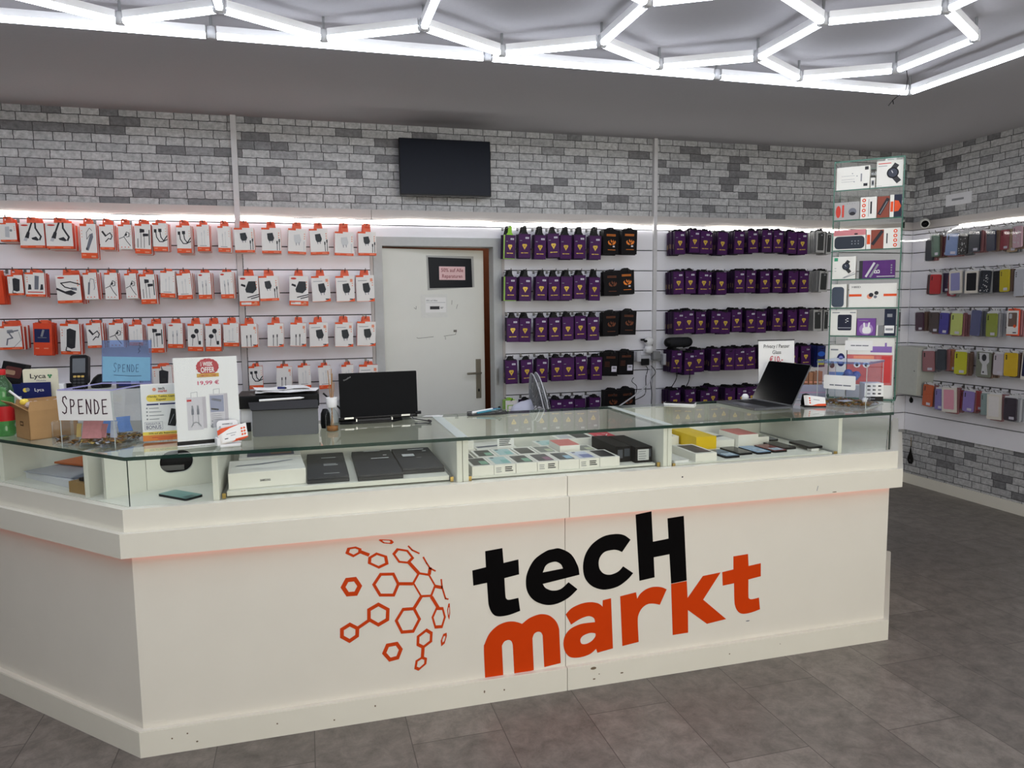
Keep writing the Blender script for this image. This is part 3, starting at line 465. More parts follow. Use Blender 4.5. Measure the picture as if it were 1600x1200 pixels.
p = MB(); g = front(0, -0.002, 0); p.rect(0.305, 1.505, 0.46, 1.612, g, PWHITE); p.text('50% auf Alles', 0.31, 1.585, 0.010, g, INK, align='l', w=0.085); p.rect(0.31, 1.574, 0.455, 1.576, g, GREYINK, 0.001)
p.rect(0.338, 1.527, 0.41, 1.549, g, DGREY, 0.001); p.rect(0.416, 1.54, 0.44, 1.543, g, INK, 0.001); p.rect(0.416, 1.533, 0.435, 1.536, g, INK, 0.001); p.build('printed_paper', t)

# ------------------------------------------------------------------ television
t = thing('wall_television', 'black flat-screen television hanging on the brick wall above the door', 'television', (0.958, YB, 2.47))
p = MB(); p.box(-0.31, -0.125, -0.185, 0.31, -0.085, 0.185, BLACK, ch=0.004); p.build('casing', t, rot=(math.radians(-2), 0, math.radians(-1)))
p = MB(); p.box(-0.304, -0.1262, -0.178, 0.304, -0.1245, 0.180, NAVYSCR); p.build('screen', t, rot=(math.radians(-2), 0, math.radians(-1)))
p = MB(); p.box(-0.1, -0.09, -0.1, 0.1, -0.001, 0.1, DGREY); p.build('wall_bracket', t)

# ------------------------------------------------------------------ LED ribbons
def ribbon(path, name, label, n=0.0166, h0=0.0125, thin=0):
    t = thing(name, label, 'led strip')
    m = MB(); h = h0
    P = [V3(p) for p in path]
    for a, b in zip(P, P[1:]):
        q = (b-a).normalized(); o = V3((q.y, -q.x, 0)).normalized()*0.003
        m.add([a-V3((0, 0, h)), b-V3((0, 0, h)), b+V3((0, 0, h)), a+V3((0, 0, h))]+[p+o for p in (a-V3((0, 0, h)), b-V3((0, 0, h)), b+V3((0, 0, h)), a+V3((0, 0, h)))], [(3, 2, 1, 0), (4, 5, 6, 7), (0, 1, 5, 4), (2, 3, 7, 6)], (STRIP, STRIPT, STRIPS)[thin])
    m.build('ribbon', t)
    m = MB()
    for a, b in zip(P, P[1:]):
        L = (b-a).length; q = (b-a)/L; o = V3((q.y, -q.x, 0)).normalized()
        for i in range(int(L/n)):
            c = a+q*(i+0.5)*n+o*0.004
            m.add([c-q*0.003-V3((0, 0, 0.003)), c+q*0.003-V3((0, 0, 0.003)), c+q*0.003+V3((0, 0, 0.003)), c-q*0.003+V3((0, 0, 0.003))], [(0, 1, 2, 3)], (LEDDOT, LEDDOTT, LEDDOTS)[thin])
    tag(m.build('led_chips', t), kind='stuff')
    return t
def zs(x): return 2.1195+0.004*math.sin(x*5)+0.003*math.sin(x*13+1)
ribbon([(x*0.05-3.2, YB-0.0245, zs(x*0.05)) for x in range(0, 156)], 'led_strip', 'white LED ribbon glowing along the back wall above the top hook row')
rp = [(4.56+0.335*min(1, i/9), YB-0.040-0.44*max(0, (i-5)/9)**1.2, 2.114-0.075*4*(i/14)*(1-i/14)) for i in range(15)]
ribbon(rp, 'led_strip', 'thin white LED ribbon sagging through the corner between the two walls', h0=.0045, thin=2)
ribbon([(XR-0.0245, 4.66-0.05*i, 2.122+0.002*math.sin(i)) for i in range(0, 140)], 'led_strip', 'white LED ribbon along the right wall above the phone cases', h0=.012, thin=1)

# ------------------------------------------------------------------ hexagon ceiling light
t = thing('hexagon_ceiling_light', 'glowing white honeycomb of LED tubes framed by straight tubes under the ceiling', 'ceiling light', (0, 0, ZC))
HZ = -0.084                                # tube centre line below the ceiling
nodes = {}; segs = set()
EX, E1, E0 = 0.390, 0.225, 0.450           # half-width, slant rise, straight edge
def node(c, r):                            # zig-zag rows: r even = far (odd/even columns alternate)
    y = 3.350 - (r//2)*(E0+E1) - (0.225 if (c+r//2+ (r % 2)) % 2 else 0.0) - (r % 2)*0.0
    return (-0.654+EX*c, y)
def zig(r, c0, c1): # r-th zigzag row
    return [((-0.654+EX*c), 3.350-r*(E0+E1)-(0.225 if (c+r) % 2 else 0.0)) for c in range(c0, c1+1)]
S = []
for r in range(0, 6):
    c0, c1 = (-5, 9) if r == 0 else ((-5, 9) if r < 5 else (-5, 9))
    z = zig(r, c0, c1); S += list(zip(z, z[1:]))
    if r < 5:
        for c in range(c0, c1+1):
            if (c+r) % 2: S.append(((-0.654+EX*c, 3.350-r*(E0+E1)-0.225), (-0.654+EX*c, 3.350-(r+1)*(E0+E1))))
xl, xr, yf, yn = -0.654-EX*5-0.09, 3.225, 3.425, -0.42
for k in range(5): S.append(((xl+(xr-xl)*k/5, yf), (xl+(xr-xl)*(k+1)/5, yf)))
for k in range(5): S.append(((xl+(xr-xl)*k/5, yn), (xl+(xr-xl)*(k+1)/5, yn)))
for k in range(4):
    S.append(((xr, yf+(yn-yf)*k/4), (xr, yf+(yn-yf)*(k+1)/4))); S.append(((xl, yf+(yn-yf)*k/4), (xl, yf+(yn-yf)*(k+1)/4)))
def tube_mb(a, b, far):
    m = MB(); A, B = V3((a[0], a[1], HZ)), V3((b[0], b[1], HZ)); q = (B-A).normalized(); o = V3((-q.y, q.x, 0))
    g = 0.022; A += q*g; B -= q*g
    prof = [(-0.0123, 0.0040), (-0.0145, -0.004), (-0.011, -0.0145), (0, -0.0175), (0.011, -0.0145), (0.0145, -0.004), (0.0123, 0.0040)]
    n = len(prof); vs = [p+o*a_+V3((0, 0, b_)) for p in (A, B) for a_, b_ in prof]
    m.add(vs, [(i, i+1, n+i+1, n+i) for i in range(n-1)], TUBE)
    m.add(vs, [tuple(range(n))[::-1], tuple(range(n, 2*n))], WPLAST)
    hp = [(-0.012, 0.0044), (-0.015, 0.032), (0.015, 0.032), (0.012, 0.0044)]; vs = [p+o*a_+V3((0, 0, b_)) for p in (A, B) for a_, b_ in hp]
    m.add(vs, [(0, 1, 5, 4), (1, 2, 6, 5), (2, 3, 7, 6), (3, 0, 4, 7), (3, 2, 1, 0), (4, 5, 6, 7)], WPLAST)
    return m
far_tubes = MB(); nn = {}
S.sort(key=lambda s: -(s[0][1]+s[1][1]))
for k, (a, b) in enumerate(S):
    m = tube_mb(a, b, False)
    if k < 96: m.build('tube', t)
    else:
        o = len(far_tubes.v); far_tubes.v += m.v; far_tubes.f += [tuple(i+o for i in f) for f in m.f]; far_tubes.sm += m.sm
        far_tubes.m += [far_tubes.mi(m.mats[i]) for i in m.m]
    for p in (a, b): nn[(round(p[0], 2), round(p[1], 2))] = p
tag(far_tubes.build('tube', t), kind='stuff')
CLIP = mat('clear_connector', (214, 216, 220), 0.2)
nl = sorted(nn.values(), key=lambda p: -p[1]); fc = MB()
for k, p in enumerate(nl):
    m = MB() if k < 90 else fc
    m.lathe([(0.0, -0.016), (0.017, -0.016), (0.019, 0.0), (0.017, 0.030), (0.0, 0.030)], CLIP, 10, (p[0], p[1], HZ))
    m.tube([(p[0], p[1], HZ+0.03), (p[0], p[1], 0.0)], 0.006, ALU, 6)
    if k < 90: m.build('connector', t)
tag(fc.build('connector', t), kind='stuff')
m = MB()
m.tube([(3.12, 3.33, HZ+0.035), (3.14, 3.36, HZ-0.01), (3.13, 3.44, HZ-0.045), (3.12, 3.46, HZ-0.07)], 0.0022, BLACK, 5)
m.tube([(3.12, 3.33, HZ+0.035), (3.10, 3.32, HZ+0.075)], 0.0022, BLACK, 5); m.tube([(3.13, 3.44, HZ-0.045), (3.145, 3.45, HZ-0.062)], 0.0022, BLACK, 5)
m.build('loose_wire', t)
# ------------------------------------------------------------------ the counter
CY = 2.69                                  # face of the front panel
CXL, CXR = -0.594, 2.515                   # its corners; both ends turn back at 45 degrees
LW, RW = 1.9, 1.05                         # lengths of the angled wings
SEAM = 0.963
T225 = math.tan(PI/8); Q = math.sqrt(0.5)
RX, RY = 0.684, 0.7295                     # direction of the right wing
def cpt(side, o):                          # corner at outward offset o
    return (CXL-T225*o, CY-o) if side == 'L' else (CXR+o*(1-RX)/RY, CY-o)
def wing(side, o, s):                      # point s metres along a wing
    x, y = cpt(side, o); return (x-Q*s, y+Q*s) if side == 'L' else (x+RX*s, y+RY*s)
def bar(part, o, t, z0, z1, m, RW=RW):
    """outline in plan of one counter segment with outer offset o and thickness t"""
    i = o-t; g = 0.0012
    if part == 'FL': P = [cpt('L', o), (SEAM-g, CY-o), (SEAM-g, CY-i), cpt('L', i)]
    elif part == 'FR': P = [(SEAM+g, CY-o), cpt('R', o), cpt('R', i), (SEAM+g, CY-i)]
    elif part == 'F': P = [cpt('L', o), cpt('R', o), cpt('R', i), cpt('L', i)]
    elif part == 'WL': P = [wing('L', o, LW), cpt('L', o), cpt('L', i), wing('L', i, LW)]
    else: P = [cpt('R', o), wing('R', o, RW), wing('R', i, RW), cpt('R', i)]
    return MB().prism(P, top(), z0, z1, m)
counter = thing('shop_counter', 'long white glass-topped shop counter with angled ends and the orange and black logo', 'counter', (0, 0, 0))
for seg in ('FL', 'FR', 'WL', 'WR'):
    bar(seg, 0.0, 0.018, 0.0, 0.862, WHITE).build('front_panel', counter)
    k = bar(seg, 0.022, 0.022, 0.0, 0.092, LEDGEW)
    kb = k.build('kickboard', counter)
    bar(seg, 0.0205, 0.0205, 0.0921, 0.0950, LEDGEW).build('kickboard_cap', kb)
    bar(seg, 0.052, 0.052, 0.722, 0.805, LEDGEW).build('ledge_board', counter)
    bar(seg, 0.030, 0.030, 0.8052, 0.882, LEDGEW).build('upper_band', counter)
RL = MB()
for seg, o in (('F', 0.016), ('WL', 0.016), ('WR', 0.016)):
    m = bar(seg, o, 0.012, 0.7185, 0.7215, REDLED); oo = len(RL.v); RL.v += m.v; RL.f += [tuple(i+oo for i in f) for f in m.f]; RL.m += [RL.mi(REDLED)]*len(m.f); RL.sm += m.sm
tag(RL.build('red_light_strip', counter), 'red LED strip tucked under the ledge')
# chips and dirt on the kickboard and ledge
CH = mat('chipped_board', (120, 104, 84), 0.8); m = MB()
g = front(0, CY-0.0222, 0)
for x, z, w_, h_ in ((1.075, 0.078, 0.013, 0.006), (1.078, 0.032, 0.006, 0.003), (1.20, 0.040, 0.007, 0.003), (0.62, 0.05, 0.003, 0.006), (0.7, 0.045, 0.003, 0.004), (-0.45, 0.065, 0.003, 0.003), (-0.42, 0.03, 0.004, 0.003), (-0.5, 0.055, 0.003, 0.003), (0.2, 0.06, 0.003, 0.004), (-0.15, 0.05, 0.003, 0.003), (1.7, 0.05, 0.003, 0.003), (0.05, 0.03, 0.003, 0.003), (1.1, 0.05, 0.003, 0.002), (1.95, 0.06, 0.002, 0.002)):
    m.flat(ring(x, z, w_, h_, 9), g, CH)
g = front(0, CY-0.0002, 0); m.flat(ring(1.80, 0.175, 0.010, 0.003, 9), g, GREYINK); 
g = front(0, CY-0.0302, 0); m.flat(ring(1.46, 0.842, 0.004, 0.003, 9), g, INK)
g = front(0, CY-0.0522, 0); m.flat(ring(2.18, 0.728, 0.012, 0.002, 9), g, CH); m.line([(2.09, 0.74), (2.095, 0.76)], 0.003, g, GREYINK)
tag(m.build('chips', counter), 'small chips and stains in the white board')
# interior boards
IZ = 0.875
fl = MB(); P = [wing('L', -0.02, LW), cpt('L', -0.02), cpt('R', -0.02), wing('R', -0.02, RW), wing('R', -0.62, RW), cpt('R', -0.62), cpt('L', -0.62), wing('L', -0.62, LW)]
fl.prism(P, top(), IZ-0.014, IZ, SHELFW).build('display_floor', counter)
for part in ('F', 'WL', 'WR'):
    bar(part, -0.602, 0.016, 0.06, 1.0410, SHELFW, 0.74).build('back_panel', counter)
def div(x0, x1, y0=CY+0.012, y1=CY+0.585, z1=1.0410): MB().box(x0, y0, IZ, x1, y1, z1, SHELFW, ch=0.001).build('divider', counter)
div(-0.328, -0.308); div(0.535, 0.556); div(0.558, 0.580); div(1.395, 1.413); div(1.4145, 1.433); div(2.243, 2.262)
# angled liners of the left corner bay, one with an oval cut-out
def liner(a, b, hole=None):
    a, b = V3(a), V3(b); L = (b-a).length; f = Frame(a, b-a, (0, 0, 1)); f.n = f.n if f.n.y < 0 else -f.n
    P = [(0, 0), (L, 0), (L, 1.0410-IZ), (0, 1.0410-IZ)]
    MB().prism(P, f, -0.016, 0, SHELFW, holes=[hole] if hole else ()).build('bay_liner', counter)
hole = [(0.052+x, 0.093+z) for x, z in rrect(-0.005, -0.038, 0.112, 0.046, 0.041, 8)]
liner((-0.585, 2.955, IZ), (-0.329, 3.03, IZ), hole)
liner((-0.700, 2.86, IZ), (-0.586, 2.953, IZ))
wl = MB(); a, b = V3(wing('L', -0.03, 0.27)+(IZ,)), V3(wing('L', -0.58, 0.27)+(IZ,))
wl.prism([(0, 0), ((b-a).length, 0), ((b-a).length, 0.17), (0, 0.17)], Frame(a, b-a, (0, 0, 1)), -0.009, 0.009, SHELFW).build('divider', counter)
a, b = V3(wing('L', -0.03, 0.84)+(IZ,)), V3(wing('L', -0.58, 0.84)+(IZ,))
wl = MB(); wl.prism([(0, 0), ((b-a).length, 0), ((b-a).length, 0.17), (0, 0.17)], Frame(a, b-a, (0, 0, 1)), -0.009, 0.009, SHELFW).build('divider', counter)
m = MB(); m.box(-.62, 3.06, IZ, -.36, 3.14, IZ+.15, BLACK, ch=.004); m.box(-.62, 3.055, IZ+.05, -.47, 3.0598, IZ+.07, GREY); m.build('hole_dark_block', counter)  # added black block that makes the oval hole look dark inside
# glass: tops with dark green edges, front panes
GZ0, GZ1 = 1.0415, 1.054
def gtop(P, name='glass_top'):
    m = MB(); m.prism(P, top(), GZ0, GZ1, GLASS, GEDGE); gi = m.mi(GLASS)
    for k, f in enumerate(m.f):                        # ground joints between two sheets stay clear
        if all(abs(m.v[i][0]-1.986) < 0.003 for i in f): m.m[k] = gi
    return m.build(name, counter)
GO = 0.004
gtop([wing('L', GO, LW), cpt('L', GO), (1.985, CY-GO), (1.985, CY+0.612), cpt('L', -0.612), wing('L', -0.612, LW)])
GW = 0.74                                  # the right wing carries glass only this far
gtop([(1.987, CY-GO-0.004), (cpt('R', GO)[0], CY-GO-0.004), wing('R', GO, GW), wing('R', -0.612, GW), cpt('R', -0.612), (1.987, CY+0.612)])
def pane(part):
    o, t_ = -0.004, 0.006
    m = bar(part, o, t_, 0.8822, GZ0-0.0006, GLASSV, 0.74); ed = m.mi(GEDGE)
    for k, f in enumerate(m.f):                       # rims (short faces) show the green edge
        vs = [V3(m.v[i]) for i in f]
        if len(f) == 4 and min((vs[1]-vs[0]).length, (vs[2]-vs[1]).length) < 0.0075 and max(abs((vs[1]-vs[0]).z), abs((vs[2]-vs[1]).z)) > 0.1: m.m[k] = ed
    m.build('glass_pane', counter)
pane('F'); pane('WL'); pane('WR')
# white tape over the joints of the glass
tp = mat('translucent_tape', (214, 222, 216), 0.4, alpha=0.75)
for x0, x1 in ((0.535, 0.577), (1.398, 1.432)):
    MB().prism([(x0, CY+0.004), (x1, CY+0.004), (x1, CY+0.6), (x0, CY+0.6)], top(), GZ1, GZ1+0.0006, tp).build('joint_tape', counter)
# pull-out trays
def tray(x0, x1, y0, y1, z0, z1):
    t_ = MB(); t_.box(x0, y0, z0, x1, y1, z1, SHELFW, ch=0.001); o = t_.build('pull_out_tray', counter)
    for x, d in ((x0-0.008, 1), (x1+0.008, -1)):
        r = MB(); r.box(x-0.005, y0-0.01, z0-0.004, x+0.005, y1, z0+0.012, ALU); r.box(x-0.006, y0-0.014, z0-0.004, x+0.006, y0-0.006, z0+0.014, BRASS); r.build('runner', o)
tray(-0.288, 0.512, 2.742, 3.262, 0.882, 0.899)
tray(0.598, 1.378, 2.738, 3.262, 0.880, 0.889)
tray(1.452, 2.225, 2.715, 3.262, 0.876, 0.884)
m = MB(); m.box(2.266, 2.72, IZ, 2.276, 2.735, IZ+0.03, BRASS, ch=0.002); m.build('hinge', counter)
# lettering and emblem on the front
g = front(0, CY-0.0004, 0)
def vinyl(keys, name, m_, lab):
    mb = MB()
    for i, k in enumerate(keys):
        P = LOGO[k]; H = [spline(h, 5) for h in P[1:]]
        mb.prism(spline(P[0], 5), g, -0.0003, 0.0008, m_, holes=H)
    tag(mb.build(name, counter), lab)
vinyl(['t', 'e', 'c', 'H'], 'lettering', LOGO_K, 'black letters tecH')
vinyl(['m', 'a', 'r', 'k', 't2'], 'lettering', LOGO_O, 'orange letters markt')
mb = MB()
for hx, q in zip(HEXES, (.58, .68, .72, .54, .76, .82, .68, .60, .76, .72, .66, .60, .60, .5, .5, .55)):
    cx = sum(p[0] for p in hx)/6; cz = sum(p[1] for p in hx)/6
    w_ = max(p[0] for p in hx)-min(p[0] for p in hx); h_ = max(p[1] for p in hx)-min(p[1] for p in hx)
    mb.prism(hx, g, -0.0003, 0.0008, LOGO_R, holes=[[(cx+(p[0]-cx)*q, cz+(p[1]-cz)*q) for p in hx]])
for st in STROKES[:-1]: mb.line(st, 0.0125 if len(st) == 2 else 0.006, g, LOGO_R, 0.0009)
tag(mb.build('emblem', counter), 'orange globe of linked hexagons')
# ------------------------------------------------------------------ goods on the slat walls
ORD = ['first', 'second', 'third', 'fourth', 'fifth', 'sixth', 'seventh', 'eighth', 'ninth', 'tenth', 'eleventh', 'twelfth', 'thirteenth']
ROWN = ['top row', 'second row', 'third row', 'fourth row', 'bottom row']
HOOKM = STEEL
_hook = {}
def peg_hook(wall, a, z, L, label, group):
    """wire prong with a raised tip, from the slat groove out over length L"""
    k = round(L, 2)
    if k not in _hook:
        m = MB(); m.box(-0.008, -0.003, -0.008, 0.008, 0.0, 0.018, HOOKM, ch=0.001)
        m.tube([(0, -0.003, 0), (0, -k, 0.0), (0, -k-0.012, 0.004), (0, -k-0.017, 0.020)], 0.0028, HOOKM, 6)
        _hook[k] = m.build('peg_hook'); o = _hook[k]
    else: o = _hook[k].copy(); COL.objects.link(o)
    if wall == 'back': o.location = (a, YB-0.0192, z)
    else: o.location = (XR-0.0192, a, z); o.rotation_euler = (0, 0, -PI/2)
    return tag(o, label, 'hook', group)
CHARB = mat('charger_print', (44, 48, 52), 0.5); CABLEK = mat('cable_print', (48, 46, 50), 0.5); PALE = mat('pale_print', (206, 206, 206), 0.5)
STEELP = mat('steel_print', (112, 114, 124), 0.5); REDOVAL = mat('red_logo_print', (206, 66, 52), 0.5); PEACH = mat('peach_print', (232, 150, 120), 0.5)
PACKW = mat('box_white_print', (232, 228, 224), 0.45, var=0.02); ORSIDE = mat('orange_box_side', (222, 74, 40), 0.5)
ORTAB = mat('orange_hang_tab', (228, 96, 62), 0.4)
def art(m, g, w, h, kind):
    """printed picture and bands on a box front, w x h, lower left at 0,0"""
    P = lambda pts: [(a*w, b*h) for a, b in pts]
    L = lambda pts, wd, c, d=0.0012: m.line(P(pts), wd*w, g, c, d)
    def F(pts, c, d=0.0010): m.flat(P(pts), g, c, d)
    def plug(x, y, s=1.0, c=CHARB): F([(x-.17*s, y+.16*s), (x+.12*s, y+.19*s), (x+.20*s, y-.02*s), (x+.14*s, y-.13*s), (x-.08*s, y-.15*s), (x-.15*s, y-.05*s)], c); L([(x-.05*s, y-.13*s), (x-.04*s, y-.21*s)], .035, STEELP); L([(x+.09*s, y-.12*s), (x+.10*s, y-.20*s)], .035, STEELP)
    def lead(x, y0, y1, c=CABLEK): L([(x, y0), (x, y1)], .035, c); F([(x-.035, y1-.03), (x+.035, y1-.03), (x+.035, y1+.09), (x-.035, y1+.09)], c)
    band = 0.16 if kind in ('lgt', 'cabw', 'cabk', 'buds', 'ear', 'hub', 'chgb') else 0.10
    bc = ORANGE if kind not in ('two', 'chgd', 'aux', 'hubw') else None
    if bc: F([(0, 0), (1, 0), (1, band), (0, band)], bc, 0.0007); F([(.62, .03), (.9, .03), (.9, .03+band*.3), (.62, .03+band*.3)], PEACH, 0.0014); F([(.08, band*.5), (.3, band*.5), (.3, band*.7), (.08, band*.7)], PEACH, 0.0014)
    elif kind in ('two', 'chgd'): F([(.62, 0), (1, 0), (1, .13)], ORANGE, 0.0008); F([(0, 0), (1, 0), (1, .02), (0, .02)], PEACH, 0.0007); F([(.72, .07), (.9, .07), (.9, .11), (.72, .11)], INK)
    else:
        for i in range(3): m.flat(ring((.2+.25*i)*w, .08*h, .045*w, n=8), g, ORANGE)
    if kind in ('hdmi', 'chgb', 'lgt', 'usb'): m.flat(ring(.22*w, .91*h, .15*w, .035*h, 14), g, REDOVAL)
    else: F([(0, .93), (.42, .93), (.42, 1), (0, 1)], ORANGE, 0.0008)
    for i in range(3 if kind not in ('usb', 'head') else 0): m.flat(ring((.90 if kind not in ('pbank', 'hub', 'spk') else .1)*w, (.80-.09*i)*h, .035*w, n=7), g, PEACH)
    if kind == 'usb':
        L([(.52, 1), (.36, .62)], .07, CABLEK); F([(.2, .42), (.32, .66), (.42, .62), (.36, .38)], INK); F([(.14, .30), (.2, .42), (.32, .38), (.26, .27)], LGREY)
        L([(.66, 1), (.66, .8), (.76, .62), (.86, .46), (.8, .33)], .07, CABLEK); F([(.46, .4), (.66, .46), (.78, .32), (.7, .29), (.5, .34)], INK)
    elif kind == 'hub': F([(.3, .25), (.46, .22), (.8, .62), (.78, .74), (.62, .7)], STEELP); L([(.62, .7), (.4, .55), (.4, .75), (.6, .88), (.75, .8)], .03, CABLEK); F([(.3, .25), (.38, .23), (.42, .30), (.33, .32)], INK, .0014)
    elif kind == 'hubw': L([(.3, .2), (.42, .62)], .14, STEELP); L([(.42, .62), (.55, .78), (.78, .74), (.8, .45), (.72, .35)], .04, STEELP)
    elif kind == 'adapt': L([(.2, .72), (.42, .55)], .14, CABLEK); L([(.42, .55), (.75, .68), (.88, .55), (.78, .42), (.62, .45), (.4, .32)], .07, CABLEK)
    elif kind == 'aux': L([(.05, .42), (.4, .5), (.62, .7), (.8, .66), (.78, .52), (.6, .5)], .05, CABLEK); L([(.42, .5), (.6, .32), (.85, .14)], .05, CABLEK); F([(.46, .58), (.6, .66), (.66, .6), (.55, .52)], INK)
    elif kind == 'ear': L([(.18, .2), (.18, .5)], .04, CABLEK); L([(.38, .2), (.38, .7)], .03, CABLEK); L([(.58, .2), (.58, .62)], .03, CABLEK); F([(.3, .7), (.6, .72), (.6, .82), (.3, .84)], INK); F([(.5, .58), (.85, .6), (.85, .68), (.5, .68)], INK); L([(.9, .3), (.9, .8)], .06, CABLEK)
    elif kind == 'cabk': L([(.22, .72), (.26, .5), (.45, .34), (.7, .34), (.98, .55)], .07, INK); L([(.5, .74), (.56, .5), (.75, .36), (.98, .42)], .07, INK); F([(.1, .66), (.28, .66), (.28, .78), (.1, .78)], INK); F([(.4, .68), (.62, .68), (.62, .8), (.4, .8)], INK)
    elif kind == 'cabw': lead(.38, .25, .62, PALE); lead(.6, .25, .7, PALE); F([(.2, .2), (.75, .2), (.75, .215), (.2, .215)], INK)
    elif kind == 'lgt': lead(.35, .16, .48, GREYINK); lead(.62, .16, .52, GREYINK); F([(.3, .55), (.4, .55), (.4, .68), (.3, .68)], PALE); F([(.57, .58), (.67, .58), (.67, .72), (.57, .72)], PALE)
    elif kind == 'chgc': plug(.46, .62); lead(.8, .12, .40); lead(.92, .12, .48)
    elif kind == 'chgw': plug(.5, .58, 1.1, PALE); lead(.88, .12, .42, PALE)
    elif kind == 'chgb': F([(.32, .55), (.5, .82), (.86, .82), (.9, .55), (.7, .42), (.36, .45)], CHARB); F([(.1, .68), (.34, .62), (.34, .7), (.14, .74)], INK); L([(.42, .28), (1, .38)], .05, INK); L([(.6, .24), (1, .31)], .05, INK); F([(.08, .04), (.6, .04), (.6, .12), (.08, .12)], PACKW, .0014); m.flat(ring(.82*w, .08*h, .09*w, n=12), g, PEACH, .0014)
    elif kind == 'chgd': plug(.55, .5, 1.15, CHARB); F([(.1, .78), (.6, .79), (.6, .81), (.1, .8)], GREYINK); F([(.78, .76), (.92, .76), (.92, .88), (.78, .88)], PEACH)
    elif kind == 'two': lead(.36, .04, .42); lead(.6, .04, .44); F([(.78, .76), (.92, .76), (.92, .88), (.78, .88)], PEACH)
    elif kind == 'buds':
        m.flat(ring(.58*w, .74*h, .15*w, .09*h, 14), g, INK); m.flat(ring(.36*w, .55*h, .16*w, .08*h, 14), g, INK); L([(.62, .7), (.72, .25)], .03, CABLEK); L([(.34, .5), (.3, .2)], .03, CABLEK); F([(.72, .24), (.86, .24), (.86, .38), (.72, .38)], INK)
    elif kind == 'pbank': F([(.3, .25), (.34, .82), (.5, .86), (.82, .78), (.74, .22), (.55, .18)], INK); F([(.44, .36), (.62, .34), (.64, .5), (.46, .52)], DGREY, .0014); L([(.3, .24), (.26, .12), (.5, .1)], .05, CABLEK)
    elif kind == 'spk': F([(.45, .3), (.5, .88), (.72, .86), (.66, .3)], STEELP); F([(.12, .28), (.16, .52), (.28, .5), (.3, .3)], INK); F([(.74, .28), (.8, .52), (.9, .52), (.92, .3)], INK); F([(.1, .17), (.9, .17), (.9, .21), (.1, .21)], REDOVAL)
    elif kind == 'hdmi': L([(.02, .52), (.4, .36), (.6, .3)], .09, CABLEK); F([(.35, .42), (.6, .46), (.82, .36), (.6, .27), (.4, .32)], INK); L([(.98, .66), (.6, .76), (.2, .72), (.35, .58), (.66, .5)], .05, CABLEK); F([(.6, .56), (.84, .54), (.84, .44), (.64, .47)], STEELP)
    elif kind == 'head': L([(.45, .2), (.5, .45), (.68, .5), (.55, .75), (.9, .82)], .05, STEELP); F([(.5, .7), (.75, .72), (.7, .86), (.5, .84)], GREYINK); L([(.92, .75), (.98, .4), (.7, .1), (.3, .08)], .012, CABLEK)
    elif kind == 'clip': F([(.3, .25), (.34, .8), (.6, .82), (.56, .22)], LGREY); m.flat(ring(.68*w, .6*h, .09*w, n=8), g, GREYINK)
SPICNAME = {'usb': 'black USB cable', 'hub': 'grey USB hub', 'hubw': 'pale USB hub', 'adapt': 'short adapter lead', 'aux': 'audio cable', 'ear': 'black earphone', 'cabk': 'black cable', 'cabw': 'white cable', 'lgt': 'two plug cable', 'chgc': 'black charger', 'chgw': 'white charger', 'chgb': 'big black charger', 'chgd': 'dark charger', 'two': 'twin cable', 'buds': 'earbud', 'pbank': 'power bank', 'spk': 'phone holder', 'hdmi': 'thick cable', 'head': 'headset', 'clip': 'phone clip', 'solid': 'plain orange', 'orange': 'all orange'}
def short(k): return SPICNAME[k]
def hang_tab(parent, w, y0, z0, z1, m):
    """slotted tab above a box"""
    h = z1-z0; tw = min(0.05, w*0.55); t = MB()
    P = [(-tw/2, 0), (tw/2, 0), (tw/2*0.85, h), (-tw/2*0.85, h)]
    if h > 0.018: t.prism(P, front(0, y0, z0), -0.0015, 0, m, holes=[[(-tw*0.3, h*0.42), (tw*0.3, h*0.42), (tw*0.3, h*0.62), (-tw*0.3, h*0.62)]])
    else: t.prism(P, front(0, y0, z0), -0.0015, 0, m)
    return t.build('hang_tab', parent)
